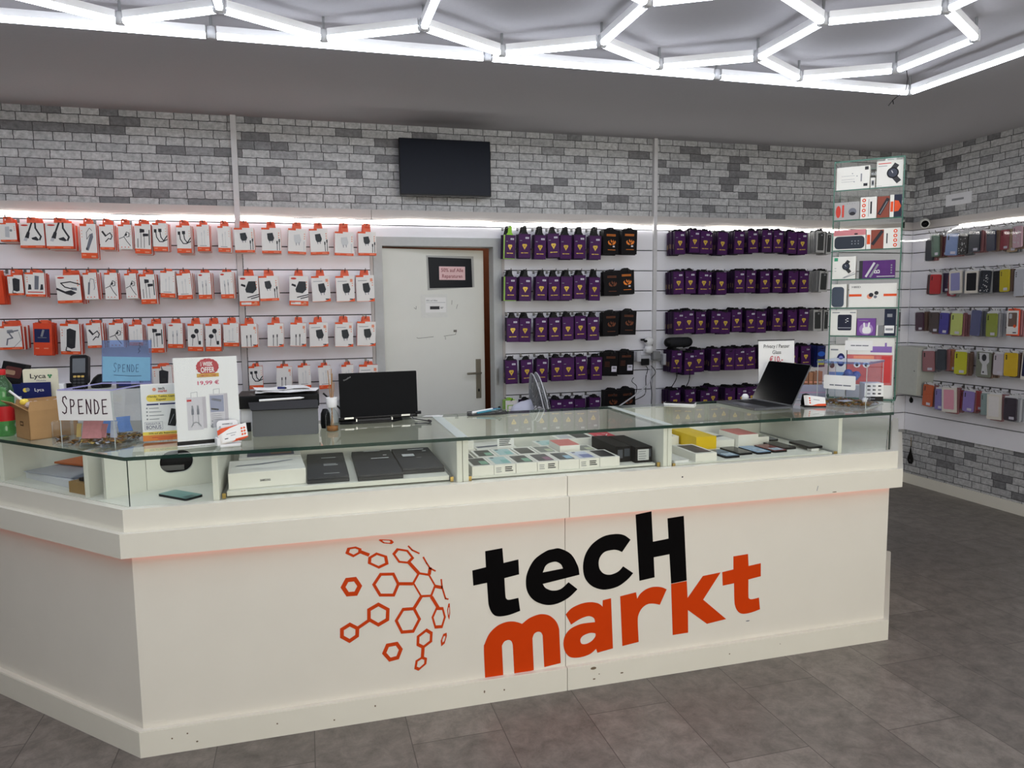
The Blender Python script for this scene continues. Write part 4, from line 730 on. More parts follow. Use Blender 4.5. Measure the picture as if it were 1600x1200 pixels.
def accessory_row(rows, panel, nback, grp):
    for ri, row in enumerate(rows):
        zg = ROWZ[ri]
        for ci, (x0, x1, z0, z1, kind) in enumerate(row):
            w, h = x1-x0, z1-z0; cx = (x0+x1)/2
            th = 0.022 if kind not in ('usb', 'head') else 0.026
            n = nback(ri, ci); t0 = math.radians(random.uniform(-2.5, 2.5)); yw = math.radians(random.uniform(-4, 4))
            L = max(0.155, 0.19-0.0)
            pos = '%s hook, %s, %s' % (ORD[ci], ROWN[ri], panel)
            lay = 'peg hook, %s in %s, %s' % (ORD[ci], ROWN[ri], panel)
            tag(peg_hook('back', cx, zg-0.019, 0.19, 'steel '+lay, 'peg hooks on the slat walls'), None)
            yf = 4.95
            r = thing('accessory_box', '%s box, front of %s' % (short(kind), pos) if kind not in ('solid', 'orange') else '%s box, front of %s' % (short(kind), pos), 'boxed accessory', (cx, yf, z0), group=grp)
            r.rotation_euler = (math.radians(random.uniform(0.5, 3)), t0, yw)
            m = MB(); fr_ = front(-w/2, 0, 0)
            if kind in ('solid', 'orange'):
                m.box(-w/2, 0, 0, w/2, th, h, ORSIDE)
                if kind == 'orange':
                    m.rect(.06*w, .40*h, .88*w, .82*h, fr_, mat('navy_photo_print', (30, 36, 84), 0.5)); m.line([(.45*w, .6*h), (.55*w, .78*h)], .12*w, fr_, GREYINK, .001); m.line([(.25*w, .55*h), (.7*w, .55*h)], .05*w, fr_, STEELP, .001)
                    m.rect(.1*w, .2*h, .3*w, .23*h, fr_, PEACH); m.rect(.55*w, .2*h, .8*w, .23*h, fr_, PEACH)
            else:
                m.box(-w/2, 0, 0, w/2, th, h, ORSIDE, fm={'f': PACKW, 'b': PACKW}); art(m, fr_, w, h, kind)
            m.build('box', r); hang_tab(r, w, 0.006, h, max(zg-0.010, z0+h+0.014)-z0, ORTAB)
            mb = MB().box(-w/2, 0, 0, w/2, th, h, ORSIDE, fm={'f': PACKW, 'b': PACKW}) if kind not in ('solid', 'orange') else MB().box(-w/2, 0, 0, w/2, th, h, ORSIDE)
            first = None
            tz = max(zg-0.010, z0+h+0.014)-z0
            for k in range(n):
                if first is None:
                    P = [(-w*0.25, h), (w*0.25, h), (w*0.2, tz), (-w*0.2, tz)]; mb.prism(P, front(0, th*0.5, 0), -0.0015, 0, ORTAB); o = first = mb.build('accessory_box')
                else: o = first.copy(); COL.objects.link(o)
                o.location = (cx+random.uniform(-.004, .006), yf+(th+0.0035)*(k+1)+0.004, z0+random.uniform(-.006, .004)); o.rotation_euler = (0, t0*0.5, yw*0.2)
                tag(o, 'orange box, %s behind front, %s' % (ORD[k] if n > 1 else 'directly', pos), 'boxed accessory', grp)
nb = random.Random(3)
accessory_row(PACKS_A, 'far left panel', lambda r, c: [3, 3, 4, 2, 3, 1, 3, 3, 4, 4, 3, 3][c] if r == 0 else nb.choice([2, 3, 3, 4]), 'boxed accessories on the far left slat wall')
accessory_row(PACKS_B, 'panel left of door', lambda r, c: [1, 2, 1, 1, 1, 1][c], 'boxed accessories left of the door')

# screen-protector packs
STK = mat('price_sticker', (214, 210, 222), 0.5)
DEEPP = mat('purple_box_side', (40, 20, 50), 0.5, spec=.12, var=0.25, scale=60); BLKBOX = mat('black_box', (18, 16, 18), 0.5, spec=.12)
def trim_front(m, g, w, h):
    m.rect(0, 0, w, h, g, PURPLE, 0.0004)
    c = w*.5; P = [(c-.21*w, .53*h), (c-.16*w, .585*h), (c+.16*w, .585*h), (c+.21*w, .53*h), (c+.10*w, .44*h), (c, .35*h), (c-.10*w, .44*h)]
    m.flat(P, g, GOLD, 0.001); m.flat([(c-.09*w, .52*h), (c+.09*w, .52*h), (c, .45*h)], g, mat('dark_gold_print', (150, 112, 46), .4), 0.0014)
    m.rect(.20*w, .20*h, .40*w, .235*h, g, GOLD, 0.001); m.rect(.44*w, .205*h, .80*w, .235*h, g, GOLD, 0.001); m.line([(.03*w, .02*h), (.03*w, .97*h), (.97*w, .97*h), (.97*w, .02*h), (.03*w, .02*h)], .02*w, g, DEEPP, .0007)
    m.rect(.1*w, .71*h, .28*w, .735*h, g, GREYINK, 0.001)
def purple_mesh(w, h, th, kind):
    m = MB(); g = front(-w/2, 0, 0)
    if kind in ('p', 'h'): m.box(-w/2, 0, 0, w/2, th, h, DEEPP); trim_front(m, g, w, h)
    elif kind == 'g':
        m.box(-w/2, 0, 0, w/2, th, h, GREENP); m.rect(.08*w, .03*h, w, h, g, PURPLE, .0004); m.box(-w/2+.08*w, -.002, .03*h, w/2, 0, h, DEEPP); trim_front(m, front(-w/2+.08*w, -.002, .03*h), w*.92, h*.97)
    elif kind == 'w':
        m.box(-w/2, 0, 0, w/2, th, h, GREENP, fm={'f': PACKW}); m.rect(.15*w, .3*h, .85*w, .82*h, g, GREENP); m.flat(rrect(.25*w, .36*h, .72*w, .78*h, .1*w), g, PACKW, .001)
    elif kind in ('f', 'd', 'b'):
        fm_ = FLAME if kind == 'f' else FLAMED
        m.box(-w/2, 0, 0, w/2, th, h, BLKBOX)
        for i in range(2): m.rect(.2*w, (.80-.05*i)*h, .8*w, (.825-.05*i)*h, g, fm_)
        if kind == 'b':
            m.rect(.58*w, .18*h, .92*w, .42*h, g, STK); m.rect(.64*w, .3*h, .86*w, .38*h, g, GREYINK, .001)
            for i in range(4): m.rect(.12*w, (.4+.06*i)*h, .45*w, (.415+.06*i)*h, g, fm_)
        else:
            c = .56*w; q = w
            for P in ([(-.22, .40), (-.27, .52), (-.17, .60), (-.18, .50), (-.06, .44), (0, .36), (-.1, .35)], [(-.06, .66), (-.09, .55), (.02, .46), (.03, .55), (-.02, .60)], [(.06, .36), (.2, .40), (.27, .52), (.2, .60), (.17, .50), (.12, .56), (.10, .64), (.05, .55), (.09, .47), (.02, .42)]):
                m.flat([(c+a*q, .5*h+(b-.5)*h*.8) for a, b in P], g, fm_)
            m.rect(.3*w, .18*h, .8*w, .2*h, g, fm_)
            if kind == 'f': m.rect(.62*w, .3*h, .75*w, .36*h, g, STK, .0014)
    elif kind in ('c', 'k'):
        m.box(-w/2, 0, 0, w/2, th, h, GREY, fm={'f': mat('pale_card_frame', (176, 176, 174), .5)}); m.flat(rrect(.14*w, .1*h, .86*w, .9*h, .08*w), g, mat('charcoal_window', (52, 54, 54), .35)); m.rect(.5*w, .78*h, .68*w, .84*h, g, GREYINK, .001)
    elif kind == 'm':
        m.box(-w/2, 0, 0, w/2, th, h, NAVY); m.flat(ring(.5*w, .62*h, .45*w, .12*h), g, mat('bright_blue_print', (40, 90, 190), .5)); m.rect(.1*w, .1*h, .9*w, .36*h, g, mat('acid_print', (196, 204, 60), .5)); m.rect(.2*w, .2*h, .8*w, .27*h, g, NAVY, .001)
    return m
NAMEK = {'p': ('purple and gold glass pack', 'screen_protector_pack'), 'h': ('half hidden purple pack', 'screen_protector_pack'), 'g': ('green sleeved purple pack', 'screen_protector_pack'), 'w': ('light green and white pack', 'screen_protector_pack'), 'f': ('black pack with bright flame emblem', 'screen_protector_pack'), 'd': ('black pack with dim flame emblem', 'screen_protector_pack'), 'b': ('black pack with white sticker', 'screen_protector_pack'), 'c': ('pale framed case pack', 'phone_case_pack'), 'k': ('narrow dark case pack', 'phone_case_pack'), 'm': ('navy and yellow blister pack', 'memory_card_pack')}
CATK = {'c': 'phone case', 'k': 'phone case', 'm': 'memory card'}
_pm = {}
def protector_rows(rows, where, nback, grp):
    for ri, row in enumerate(rows):
        zg = ROWZ[ri]
        for ci, (x0, x1, z0, z1, kind) in enumerate(row):
            nm, on = NAMEK[kind]; w, h = x1-x0, z1-z0; cx = (x0+x1)/2; th = {'p': .016, 'h': .016, 'g': .02, 'w': .02}.get(kind, .017)
            if kind == 'p': w, h = 0.086, 0.165; key = ('p',)
            elif kind in 'fdb': w, h = 0.118, 0.172; key = (kind,)
            else: key = (kind, round(w, 3), round(h, 3))
            z0 = (z0+z1)/2-h/2; yf = 4.95+(0.03 if kind == 'h' else 0)
            pos = '%s hook, %s, %s' % (ORD[ci], ROWN[ri], where)
            peg_hook('back', cx, zg-0.016, 0.19, 'steel peg hook, %s in %s, %s' % (ORD[ci], ROWN[ri], where), 'peg hooks on the slat walls')
            if key not in _pm:
                _pm[key] = (purple_mesh(w, h, th, kind).build('pack_body'), None)
                body = _pm[key][0]
            else: body = _pm[key][0].copy(); COL.objects.link(body)
            body.name = 'box'
            lab = '%s, front of %s' % (nm, pos)
            r = thing(on, lab, CATK.get(kind, 'screen protector'), (cx, yf, z0), group=grp)
            r.rotation_euler = (math.radians(random.uniform(0, 2.5)), math.radians(random.uniform(-2.5, 2.5)), math.radians(random.uniform(-4, 4)))
            body.parent = r
            tabm = {'w': mat('bright_green_tab', (140, 196, 40), .4), 'g': mat('bright_green_tab', (140, 196, 40), .4) if ri == 0 else BLACK}.get(kind, BLACK)
            tz = max(zg-0.004, z0+h+0.016)-z0
            t_ = MB(); t_.prism([(-w*.32, 0), (w*.32, 0), (w*.18, min(.018, (tz-h)*.6)), (w*.14, tz-h), (-w*.14, tz-h), (-w*.18, min(.018, (tz-h)*.6))], front(0, .006, h), -.0015, 0, tabm); t_.build('hang_tab', r)
            if kind in 'pgh' and ci % 5 != 4:
                s_ = MB(); s_.rect(.56*w, .80*h, .86*w, .87*h, front(-w/2, -.0008 - (.002 if kind == 'g' else 0), 0), STK); s_.rect(.6*w, .825*h, .82*w, .845*h, front(-w/2, -.0008-(.002 if kind == 'g' else 0), 0), GREYINK, .001); s_.build('price_sticker', r)
            n, pitch = nback(ri, ci, kind); dk = (kind, round(w, 3), round(h, 3), round(tz, 2), 'back')
            first = _pm.get(dk)
            for k in range(n):
                if first is None:
                    base = {'p': DEEPP, 'h': DEEPP, 'g': DEEPP, 'w': GREENP, 'c': mat('pale_card_edge', (150, 150, 148), .5), 'k': MATS['pale_card_edge'] if 'pale_card_edge' in MATS else GREY, 'm': NAVY}.get(kind, BLKBOX)
                    m = MB().box(-w/2, 0, 0, w/2, th*1.1, h, base)
                    if kind in 'ph': m.rect(.15*th, .25*h, .8*th, .45*h, Frame((-w/2, th*1.1, 0), (0, -1, 0), (0, 0, 1), (-1, 0, 0)), mat('side_gold_print', (112, 88, 62), .5))
                    m.prism([(-w*.3, h), (w*.3, h), (w*.12, tz), (-w*.12, tz)], front(0, th*.5, 0), -.0015, 0, BLACK if kind not in 'w' else GREENP)
                    o = first = _pm[dk] = m.build(on)
                else: o = first.copy(); COL.objects.link(o)
                o.location = (cx+random.uniform(-.004, .004), yf+th+.004+pitch*k, z0+random.uniform(-.005, .005)); o.rotation_euler = (0, r.rotation_euler[1]*.5, 0)
                tag(o, '%s, %s behind front, %s' % ('purple glass pack' if kind in 'phg' else nm.replace(' with', ',').split(',')[0], ORD[k] if n > 1 else 'directly', pos), CATK.get(kind, 'screen protector'), grp)
def nC(r, c, k): return (2, 0.024)
def nD(r, c, k):
    if k == 'h': return (0, 0)
    if k in 'ck': return (4, 0.026)
    return ((5 if c == 0 else 4), 0.0235 if c == 0 else 0.027)
protector_rows(PACKS_C, 'right of door', nC, 'screen protectors between the door and the cover strip')
protector_rows(PACKS_D, 'rightmost purple wall', nD, 'packs right of the cover strip')

# phone cases on the right-hand wall
CASECOL = {'navy': (24, 30, 44), 'sage': (100, 128, 112), 'maroon': (110, 40, 50), 'light blue': (134, 156, 204), 'black patterned': (30, 28, 32), 'dark navy': (30, 36, 54), 'midnight blue': (24, 34, 66), 'dusty red': (170, 80, 90), 'beige': (176, 150, 120), 'pale pink': (206, 168, 180), 'dark maroon': (74, 28, 34), 'bright red': (190, 30, 36), 'dark violet': (48, 34, 70), 'crimson': (160, 30, 54), 'lilac': (138, 138, 184), 'black': (24, 26, 30), 'blue black': (34, 40, 52), 'charcoal': (44, 44, 48), 'yellow': (206, 188, 30), 'pale grey': (196, 198, 206), 'plum': (70, 34, 58), 'dark brown': (76, 62, 60), 'violet blue': (72, 64, 160), 'pale lime': (206, 218, 120), 'slate blue': (86, 92, 136), 'olive green': (150, 162, 66), 'brown': (112, 92, 84), 'dusty pink': (168, 112, 116), 'dark teal': (34, 46, 60), 'tan orange': (190, 120, 76), 'acid yellow': (206, 206, 40), 'olive grey': (128, 132, 116), 'pearl': (206, 196, 204), 'golden yellow': (224, 186, 30), 'dark blue': (34, 38, 70), 'orange': (206, 92, 40), 'soft lilac': (134, 124, 190), 'pink': (214, 150, 166), 'ruby': (140, 36, 56), 'lavender': (146, 126, 196), 'coral': (190, 84, 80), 'misty green': (140, 160, 158), 'glitter': (216, 212, 210), 'dark aubergine': (52, 40, 54)}
CARD = mat('backing_card_white', (214, 214, 216), .5); FRAMEW = mat('cream_card_frame', (214, 208, 198), .5)
GREYMIX = [mat('clear_case_edge', (166, 168, 172), .35), mat('smoke_case_edge', (120, 122, 128), .35), mat('brown_case_edge', (128, 104, 90), .4), mat('rose_case_edge', (160, 110, 112), .4)]
def case_body(m, w, h, col, style, th=.012):
    g = front(-w/2, 0, 0); cm = mat('case_'+col.replace(' ', '_'), CASECOL[col], .4)
    if style == 'w' or style == 'o':
        m.box(-w/2, 0, 0, w/2, th, h, ORSIDE if style == 'o' else FRAMEW, fm={'f': FRAMEW if style == 'w' else PACKW}); m.flat(rrect(.13*w, .12*h if style == 'w' else .36*h, .87*w, .92*h, .06*w), g, cm)
        if style == 'o': m.rect(0, 0, w, .05*h, g, ORANGE); m.flat(ring(.7*w, .38*h, .12*w), g, ORANGE, .0012); m.rect(.55*w, .1*h, .85*w, .14*h, g, INK); m.flat(rrect(.2*w, .68*h, .45*w, .88*h, .08*w), g, LGREY, .0012)
    else:
        m.prism(rrect(-w/2+.02*w, 0, w/2-.02*w, h, min(.16*w, .012)), front(), -th, 0, cm)
        if style != 'i':
            for i in range(3): m.flat(ring(.2*w, (.88-.07*i)*h, .06*w, n=8), g, BLACK, .0008)
        if style == 't' and (w*1000) % 2 < 1.2: m.rect(.45*w, .06*h, .85*w, .18*h, g, STK, .0008)
        if style in ('s', 'g'):
            q = random.Random(int(w*1e4)); pm = PALE if style == 's' else GREYINK
            for i in range(26): m.flat(ring((.12+.76*q.random())*w, (.06+.74*q.random())*h, (.02+.05*q.random())*w, n=6, a0=q.random()), g, pm, .001)
        if style == 'b':
            m.flat([(.2*w, .97*h), (.85*w, .97*h), (.9*w, .62*h), (.75*w, .5*h), (.86*w, .1*h), (.4*w, .1*h), (.45*w, .5*h), (.25*w, .65*h)], g, CARD, .001); m.flat(ring(.55*w, .78*h, .16*w, .14*h), g, INK, .0014); m.flat(ring(.55*w, .2*h, .06*w, n=10), g, INK, .0014)
    return m
for ri, row in enumerate(CASES):
    zg = ROWZ[ri]
    for ci, (ya, yb, z0, z1, col, style) in enumerate(row):
        w, h = max(abs(ya-yb), 0.045), z1-z0; cy = (ya+yb)/2; w = max(w, 0.075) if abs(ya-yb) < 0.06 else w
        pos = '%s hook, %s, right wall' % (ORD[ci], ROWN[ri])
        peg_hook('right', cy, zg-.018, .13 if abs(ya-yb) > .06 else .10, 'steel peg hook, %s from the corner in %s, right wall' % (ORD[ci], ROWN[ri]), 'peg hooks on the slat walls')
        xf = 4.78 if abs(ya-yb) > .06 else 4.815
        r = thing('phone_case_pack', '%s phone case pack, front of %s' % (col, pos), 'phone case', (xf, cy, z0), -PI/2, 'phone cases on the right-hand wall')
        r.rotation_euler = (0, math.radians(random.uniform(-4, 4)), -PI/2+math.radians(random.uniform(-5, 5)))
        m = MB(); case_body(m, w, h, col, style); m.build('phone_case', r)
        tz = max(zg-.006, z1+.016)-z0
        m = MB(); m.prism([(-w*.5, h*.97), (w*.5, h*.97), (w*.5, h+.012), (w*.16, h+.014), (w*.14, tz), (-w*.14, tz), (-w*.16, h+.014), (-w*.5, h+.012)], front(0, .010, 0), -.0015, 0, CARD if style != 'o' else ORTAB); m.build('hang_card', r)
        if style in ('t', 's', 'g', 'i', 'b'):
            m = MB(); m.box(-w/2-.003, -.003, -.006, w/2+.003, .0145, h+.004, CLEARP); m.build('blister', r)
        first = None
        for k in range(2 if w < .08 else 3):
            if first is None:
                e = random.choice(GREYMIX); m = MB().prism(rrect(-w/2, 0, w/2, h*1.01, .008), front(0, 0, 0), -.012, 0, e); m.prism([(-w*.3, h), (w*.3, h), (w*.12, tz), (-w*.12, tz)], front(0, .006, 0), -.0015, 0, CARD); o = first = m.build('phone_case_pack')
            else: o = first.copy(); COL.objects.link(o)
            o.location = (xf+.024+.0235*k, cy+random.uniform(-.008, .008), z0+random.uniform(-.012, .004)); o.rotation_euler = (0, 0, -PI/2)
            tag(o, 'phone case pack, %s behind %s one, %s' % (ORD[k], col, pos), 'phone case', 'phone cases on the right-hand wall')
# ------------------------------------------------------------------ things on the counter top
GT = GZ1 + 0.0003
CARDB = mat('corrugated_cardboard', (176, 138, 92), .75, var=.08, scale=30); CARDD = mat('cardboard_print', (92, 66, 42), .8)
COIN = mat('copper_coin', (150, 110, 62), .35, .7, var=.35, scale=90); COIN2 = mat('brass_coin', (176, 152, 86), .35, .7, var=.3, scale=90)
def simple(name, mb, label, cat, loc, rz=0.0, group=None, rot=None):
    o = mb.build(name, None, loc, rot or (0, 0, rz)); return tag(o, label, cat, group)
def lines(m, g, x0, x1, y, n, dy, mt, th=.002, seed=1, d=.001):
    q = random.Random(seed)
    for i in range(n): m.rect(x0, y-i*dy, x0+(x1-x0)*(.7+.3*q.random()), y-i*dy+th, g, mt, d)
# green bottle
t = thing('drink_bottle', 'green plastic drink bottle with red cap and red label at the counter end', 'bottle', (-1.150, 3.315, GT))
BGREEN = sheet_glass('green_bottle_plastic', (150, 208, 150), 1.45, haze=.12)
m = MB(); m.lathe([(0, 0), (.026, 0), (.033, .008), (.034, .03), (.030, .042), (.034, .055), (.034, .125), (.036, .150), (.036, .175), (.030, .205), (.016, .228), (.0125, .236), (.0125, .246)], BGREEN, 24); m.build('bottle', t)
m = MB(); m.lathe([(.0345, .062), (.0348, .064), (.0348, .118), (.0345, .12)], REDP, 24); m.build('label_band', t)
m = MB(); m.lathe([(.0, .264), (.0135, .264), (.0145, .262), (.0145, .244), (.013, .242)], REDP, 18); m.build('cap', t)
# cardboard box
BA = math.atan2(.58, .81)
t = thing('cardboard_box', 'small open brown cardboard box with flaps up beside the green bottle', 'box', (-1.018, 3.157, GT), BA)
m = MB(); bw, bd, bh, k = .17, .142, .112, .003
for b in ((0, 0, 0, bw, k, bh), (0, bd-k, 0, bw, bd, bh), (0, 0, 0, k, bd, bh), (bw-k, 0, 0, bw, bd, bh), (0, 0, 0, bw, bd, k)): m.box(*b, CARDB)
g = Frame((0, bd, 0), (0, -1, 0), (0, 0, 1), (-1, 0, 0)); m.rect(.05, .05, .085, .068, g, CARDD); m.rect(.056, .055, .079, .063, g, CARDB, .001)
m.build('carton', t)
m = MB(); m.prism([(0, 0), (bw, 0), (bw-.01, .036), (.01, .036)], Frame((0, 0, bh), (1, 0, 0), (0, .15, 1), (0, -1, .15)), -.003, 0, CARDB); m.build('flap', t)
m = MB(); f = Frame((0, bd, bh), (0, -1, 0), (-1, 0, .75)); f.n = V3((-.6, 0, -.8)); f.n.normalize(); m.prism([(0, 0), (bd, 0), (bd-.012, .06), (.012, .06)], f, -.003, 0, CARDB); m.rect(.03, .028, .065, .042, f, CARDD); m.build('flap', t)
m = MB(); m.prism([(0, 0), (bw, 0), (bw-.01, .034), (.01, .034)], Frame((0, bd, bh), (1, 0, 0), (0, .1, 1), (0, -1, .1)), -.003, 0, CARDB); m.build('flap', t)
CRINK = mat('crinkled_wrapper', (206, 186, 178), .3, var=.25, scale=60)
q = random.Random(5); m = MB()
for i in range(7): m.lathe([(0, -.014), (.016, -.01), (.022, 0), (.015, .012), (0, .016)], CRINK, 7, (.03+.11*q.random(), .03+.08*q.random(), .108+.02*q.random()), Matrix.Identity(4))
o = m.build('snack_wrapper', None, (-1.018, 3.157, GT), (0, 0, BA)); tag(o, 'crinkled pinkish wrappers heaped inside the open cardboard box', 'wrapper', kind='stuff')
m = MB(); m.tube([(-.02, .12, .185), (.012, .10, .148)], .0045, WPLAST, 8); m.lathe([(0, -.012), (.014, -.01), (.016, 0), (.012, .01), (0, .012)], YELLOWP, 10, (.02, .095, .140)); simple('lollipop', m, 'white stick with a yellow end poking out of the cardboard box', 'sweet', (-1.018, 3.157, GT), BA)
# prepaid card display
t = thing('sim_card_display', 'cream card display lettered Lyca standing behind the cardboard box', 'display', (-1.105, 3.40, GT), math.radians(-3))
CREAM = mat('cream_card', (226, 222, 198), .55)
m = MB(); m.prism(rrect(0, 0, .128, .256, .008), front(), -.004, 0, CREAM); g = front(0, 0, 0); m.text('Lyca', .055, .218, .019, g, INK, w=.058, bold=.01); m.text('Mobile', .066, .205, .007, g, GREYINK, w=.034)
LEAF = mat('leaf_green_print', (70, 140, 90), .5)
for a in range(3): m.flat(ring(.098+.005*math.cos(a*2.1+.5), .226+.005*math.sin(a*2.1+.5), .0045, n=8), g, LEAF)
m.build('header_card', t); m = MB(); m.box(.01, .004, 0, .118, .07, .02, CREAM); m.build('stand_foot', t)
t = thing('sim_card_pack', 'navy blue Lyca card pack in front of the cream display', 'card', (-1.110, 3.385, GT), math.radians(-3))
m = MB(); m.box(0, 0, .10, .108, .004, .202, NAVY); g = front(0, 0, .10); m.text('Lyca', .066, .066, .013, g, PWHITE, w=.034, bold=.01); m.flat(ring(.015, .072, .009, n=10), g, YELLOWP); m.flat(ring(.024, .074, .008, n=10), g, GREYINK, .001); lines(m, g, .004, .08, .014, 2, .008, PWHITE, .003); m.build('card', t)
m = MB(); m.box(.0, .002, 0, .108, .006, .0995, CARD); m.build('backing', t)
t = thing('sim_card_pack', 'plain navy card pack between the green bottle and the Lyca display', 'card', (-1.165, 3.39, GT), 0)
m = MB(); m.box(0, 0, .145, .054, .004, .197, NAVY); m.box(0, -.001, .143, .054, 0, .1475, PWHITE); m.build('card', t); m = MB(); m.box(0, .001, 0, .054, .004, .1445, CARD); m.build('backing', t)
# items on a shelf unit behind the wing, against the wall side
m = MB(); m.prism([(-1.38, 3.64), (-.70, 3.585), (-.665, 3.60), (-1.0, 3.935), (-1.38, 3.92)], top(), GT, 1.195, SHELFW); o = simple('display_riser', m, 'low white riser on the glass carrying dark clutter behind the Lyca display', 'riser', (0, 0, 0))
SH = 1.1953
t = thing('gadget_box', 'tilted black gadget box with a window at the far left end', 'box', (-1.31, 3.72, SH+.022), 0, rot=(math.radians(-8), math.radians(12), math.radians(-10)))
m = MB(); m.box(0, 0, .03, .095, .05, .115, BLACK, ch=.002); g = front(0, 0, .03); m.flat(rrect(.018, .018, .085, .066, .008), g, mat('dark_red_window', (86, 46, 44), .3)); m.flat(rrect(.02, .03, .06, .05, .006), g, mat('tan_print', (150, 120, 96), .5), .001); m.build('carton', t)
m = MB(); m.box(.0, .005, .0, .10, .055, .03, BLACK); m.build('base_tray', t)
m = MB(); m.tube([(-1.2, 3.70, SH+.013), (-1.12, 3.68, SH+.016), (-1.06, 3.70, SH+.013), (-1.0, 3.74, SH+.012)], .012, BLACK, 8); m.lathe([(0, 0), (.035, .002), (.04, .015), (.02, .03), (0, .034)], BLACK, 14, (-1.12, 3.76, SH)); simple('cable_coil', m, 'black cable and plug lying on the cabinet behind the Lyca display', 'cable', (0, 0, 0))
t = thing('payment_terminal', 'black handheld card terminal with grey screen standing behind the donation box', 'terminal', (-.975, 3.655, SH), 0, rot=(math.radians(-12), 0, math.radians(-4)))
m = MB(); m.prism(rrect(-.037, .03, .037, .155, .012), front(), -.03, 0, BLACK, DGREY); m.prism(rrect(-.028, 0, .028, .05, .01), front(), -.028, -.002, BLACK); m.build('case', t)
m = MB(); m.rect(-.026, .075, .026, .140, front(), mat('grey_lcd', (92, 96, 100), .2)); m.build('screen', t)
m = MB(); g = front()
for r in range(4):
    for c in range(3): m.prism(rrect(-.022+.016*c, .012+.014*r, -.010+.016*c, .021+.014*r, .002), g, 0, .002, DGREY if r < 3 else BRASS)
m.build('keypad', t)
m = MB(); m.lathe([(0, 0), (.04, 0), (.045, .02), (.03, .045), (.012, .06), (0, .062)], BLACK, 16, (0, 0, 0)); m.tube([(.03, 0, .02), (.08, .01, .05), (.1, .0, .03)], .006, BLACK, 6); simple('computer_mouse', m, 'rounded black device beside the card terminal', 'device', (-.90, 3.72, SH), .4)
m = MB(); m.box(0, 0, 0, .10, .05, .10, DGREY, ch=.003); g = front(); m.rect(.01, .06, .05, .09, g, ORANGE); m.rect(.01, .012, .06, .03, g, NAVY); m.rect(.06, .02, .095, .06, g, PWHITE); simple('accessory_carton', m, 'dark carton with orange patch behind the blue donation lid', 'box', (-.815, 3.615, SH), 0)
m = MB(); m.box(0, 0, 0, .06, .04, .03, WPLAST, ch=.004); simple('white_carton', m, 'small white carton left of the card terminal', 'box', (-1.09, 3.645, SH), 0)
# donation box
t = thing('donation_box', 'clear donation box with a white SPENDE sign and a raised blue lid', 'donation box', (-.857, 2.966, GT), math.radians(-22))
w_, d_, h_ = .205, .235, .205; k = .003
m = MB()
for b in ((0, 0, 0, w_, k, h_), (0, d_-k, 0, w_, d_, h_), (0, k, 0, k, d_-k, h_), (w_-k, k, 0, w_, d_-k, h_), (k, k, 0, w_-k, d_-k, k)): m.box(*b, ACRYL)
m.build('clear_case', t)
m = MB(); LAV = mat('lavender_acrylic_edge', (176, 172, 222), .2, alpha=.85)
for b in ((-.002, -.002, h_, w_+.002, .004, h_+.004), (-.002, d_-.004, h_, w_+.002, d_+.002, h_+.004), (-.002, .004, h_, .004, d_-.004, h_+.004), (w_-.004, .004, h_, w_+.002, d_-.004, h_+.004)): m.box(*b, LAV)
for x in (0, w_): m.box(x-.001, -.001, 0, x+.001, .001, h_, mat('acrylic_edge', (206, 214, 210), .2, alpha=.8))
m.build('rim', t)
m = MB(); g = front(0, -.0008, 0); m.prism([(-.004, .098), (w_-.002, .098), (w_-.006, h_), (-.008, h_)], g, 0, .0006, PWHITE)
def hand(m, g, s, x, y, h, wl, col, wd, d=.0012):
    G = {'S': [(.8, .85), (.6, 1), (.25, .95), (.15, .72), (.4, .52), (.7, .35), (.6, .08), (.3, 0), (0, .1)], 'P': [[(.1, 0), (.12, 1)], [(.12, 1), (.6, .95), (.7, .7), (.5, .52), (.12, .5)]], 'E': [[(.8, 1), (.1, .97), (.1, 0), (.8, .03)], [(.1, .5), (.65, .52)]], 'N': [[(.1, 0), (.1, 1), (.75, 0), (.8, 1)]], 'D': [[(.12, 1), (.1, 0), (.5, .05), (.8, .4), (.6, .85), (.12, 1)]]}
    for i, c in enumerate(s):
        st = G[c]; st = [st] if isinstance(st[0], tuple) else st
        for l in st: m.line([(x+i*wl+a*wl*.8, y+b*h*(1.15 if i == 0 else .95)) for a, b in l], wd, g, col, d)
hand(m, g, 'SPENDE', .012, .122, .054, .0305, mat('marker_ink', (58, 26, 42), .5), .0042)
m.build('front_sign', t)
m = MB(); lt = Frame((0, d_+.002, h_+.004), (1, 0, 0), (0, .1, 1), (0, -1, .1)); m.prism([(0, 0), (w_, 0), (w_, .165), (0, .165)], lt, -.003, 0, ACRYLB); lid = m.build('lid', t)
m = MB(); PB = mat('pale_blue_paper', (128, 178, 206), .6); m.prism([(.004, .004), (w_-.003, .008), (w_-.004, .098), (.004, .102)], lt, .0005, .001, PB); hand(m, lt, 'SPENDE', .05, .042, .03, .0185, NAVY, .0016, .0016); m.line([(.052, .03), (.12, .026), (.165, .027)], .0016, lt, NAVY, .0016); m.line([(.165, .15), (.158, .155), (.155, .145), (.162, .138), (.153, .13), (.16, .122), (.152, .115)], .0016, lt, INK, .0016); m.build('blue_sign', lid)
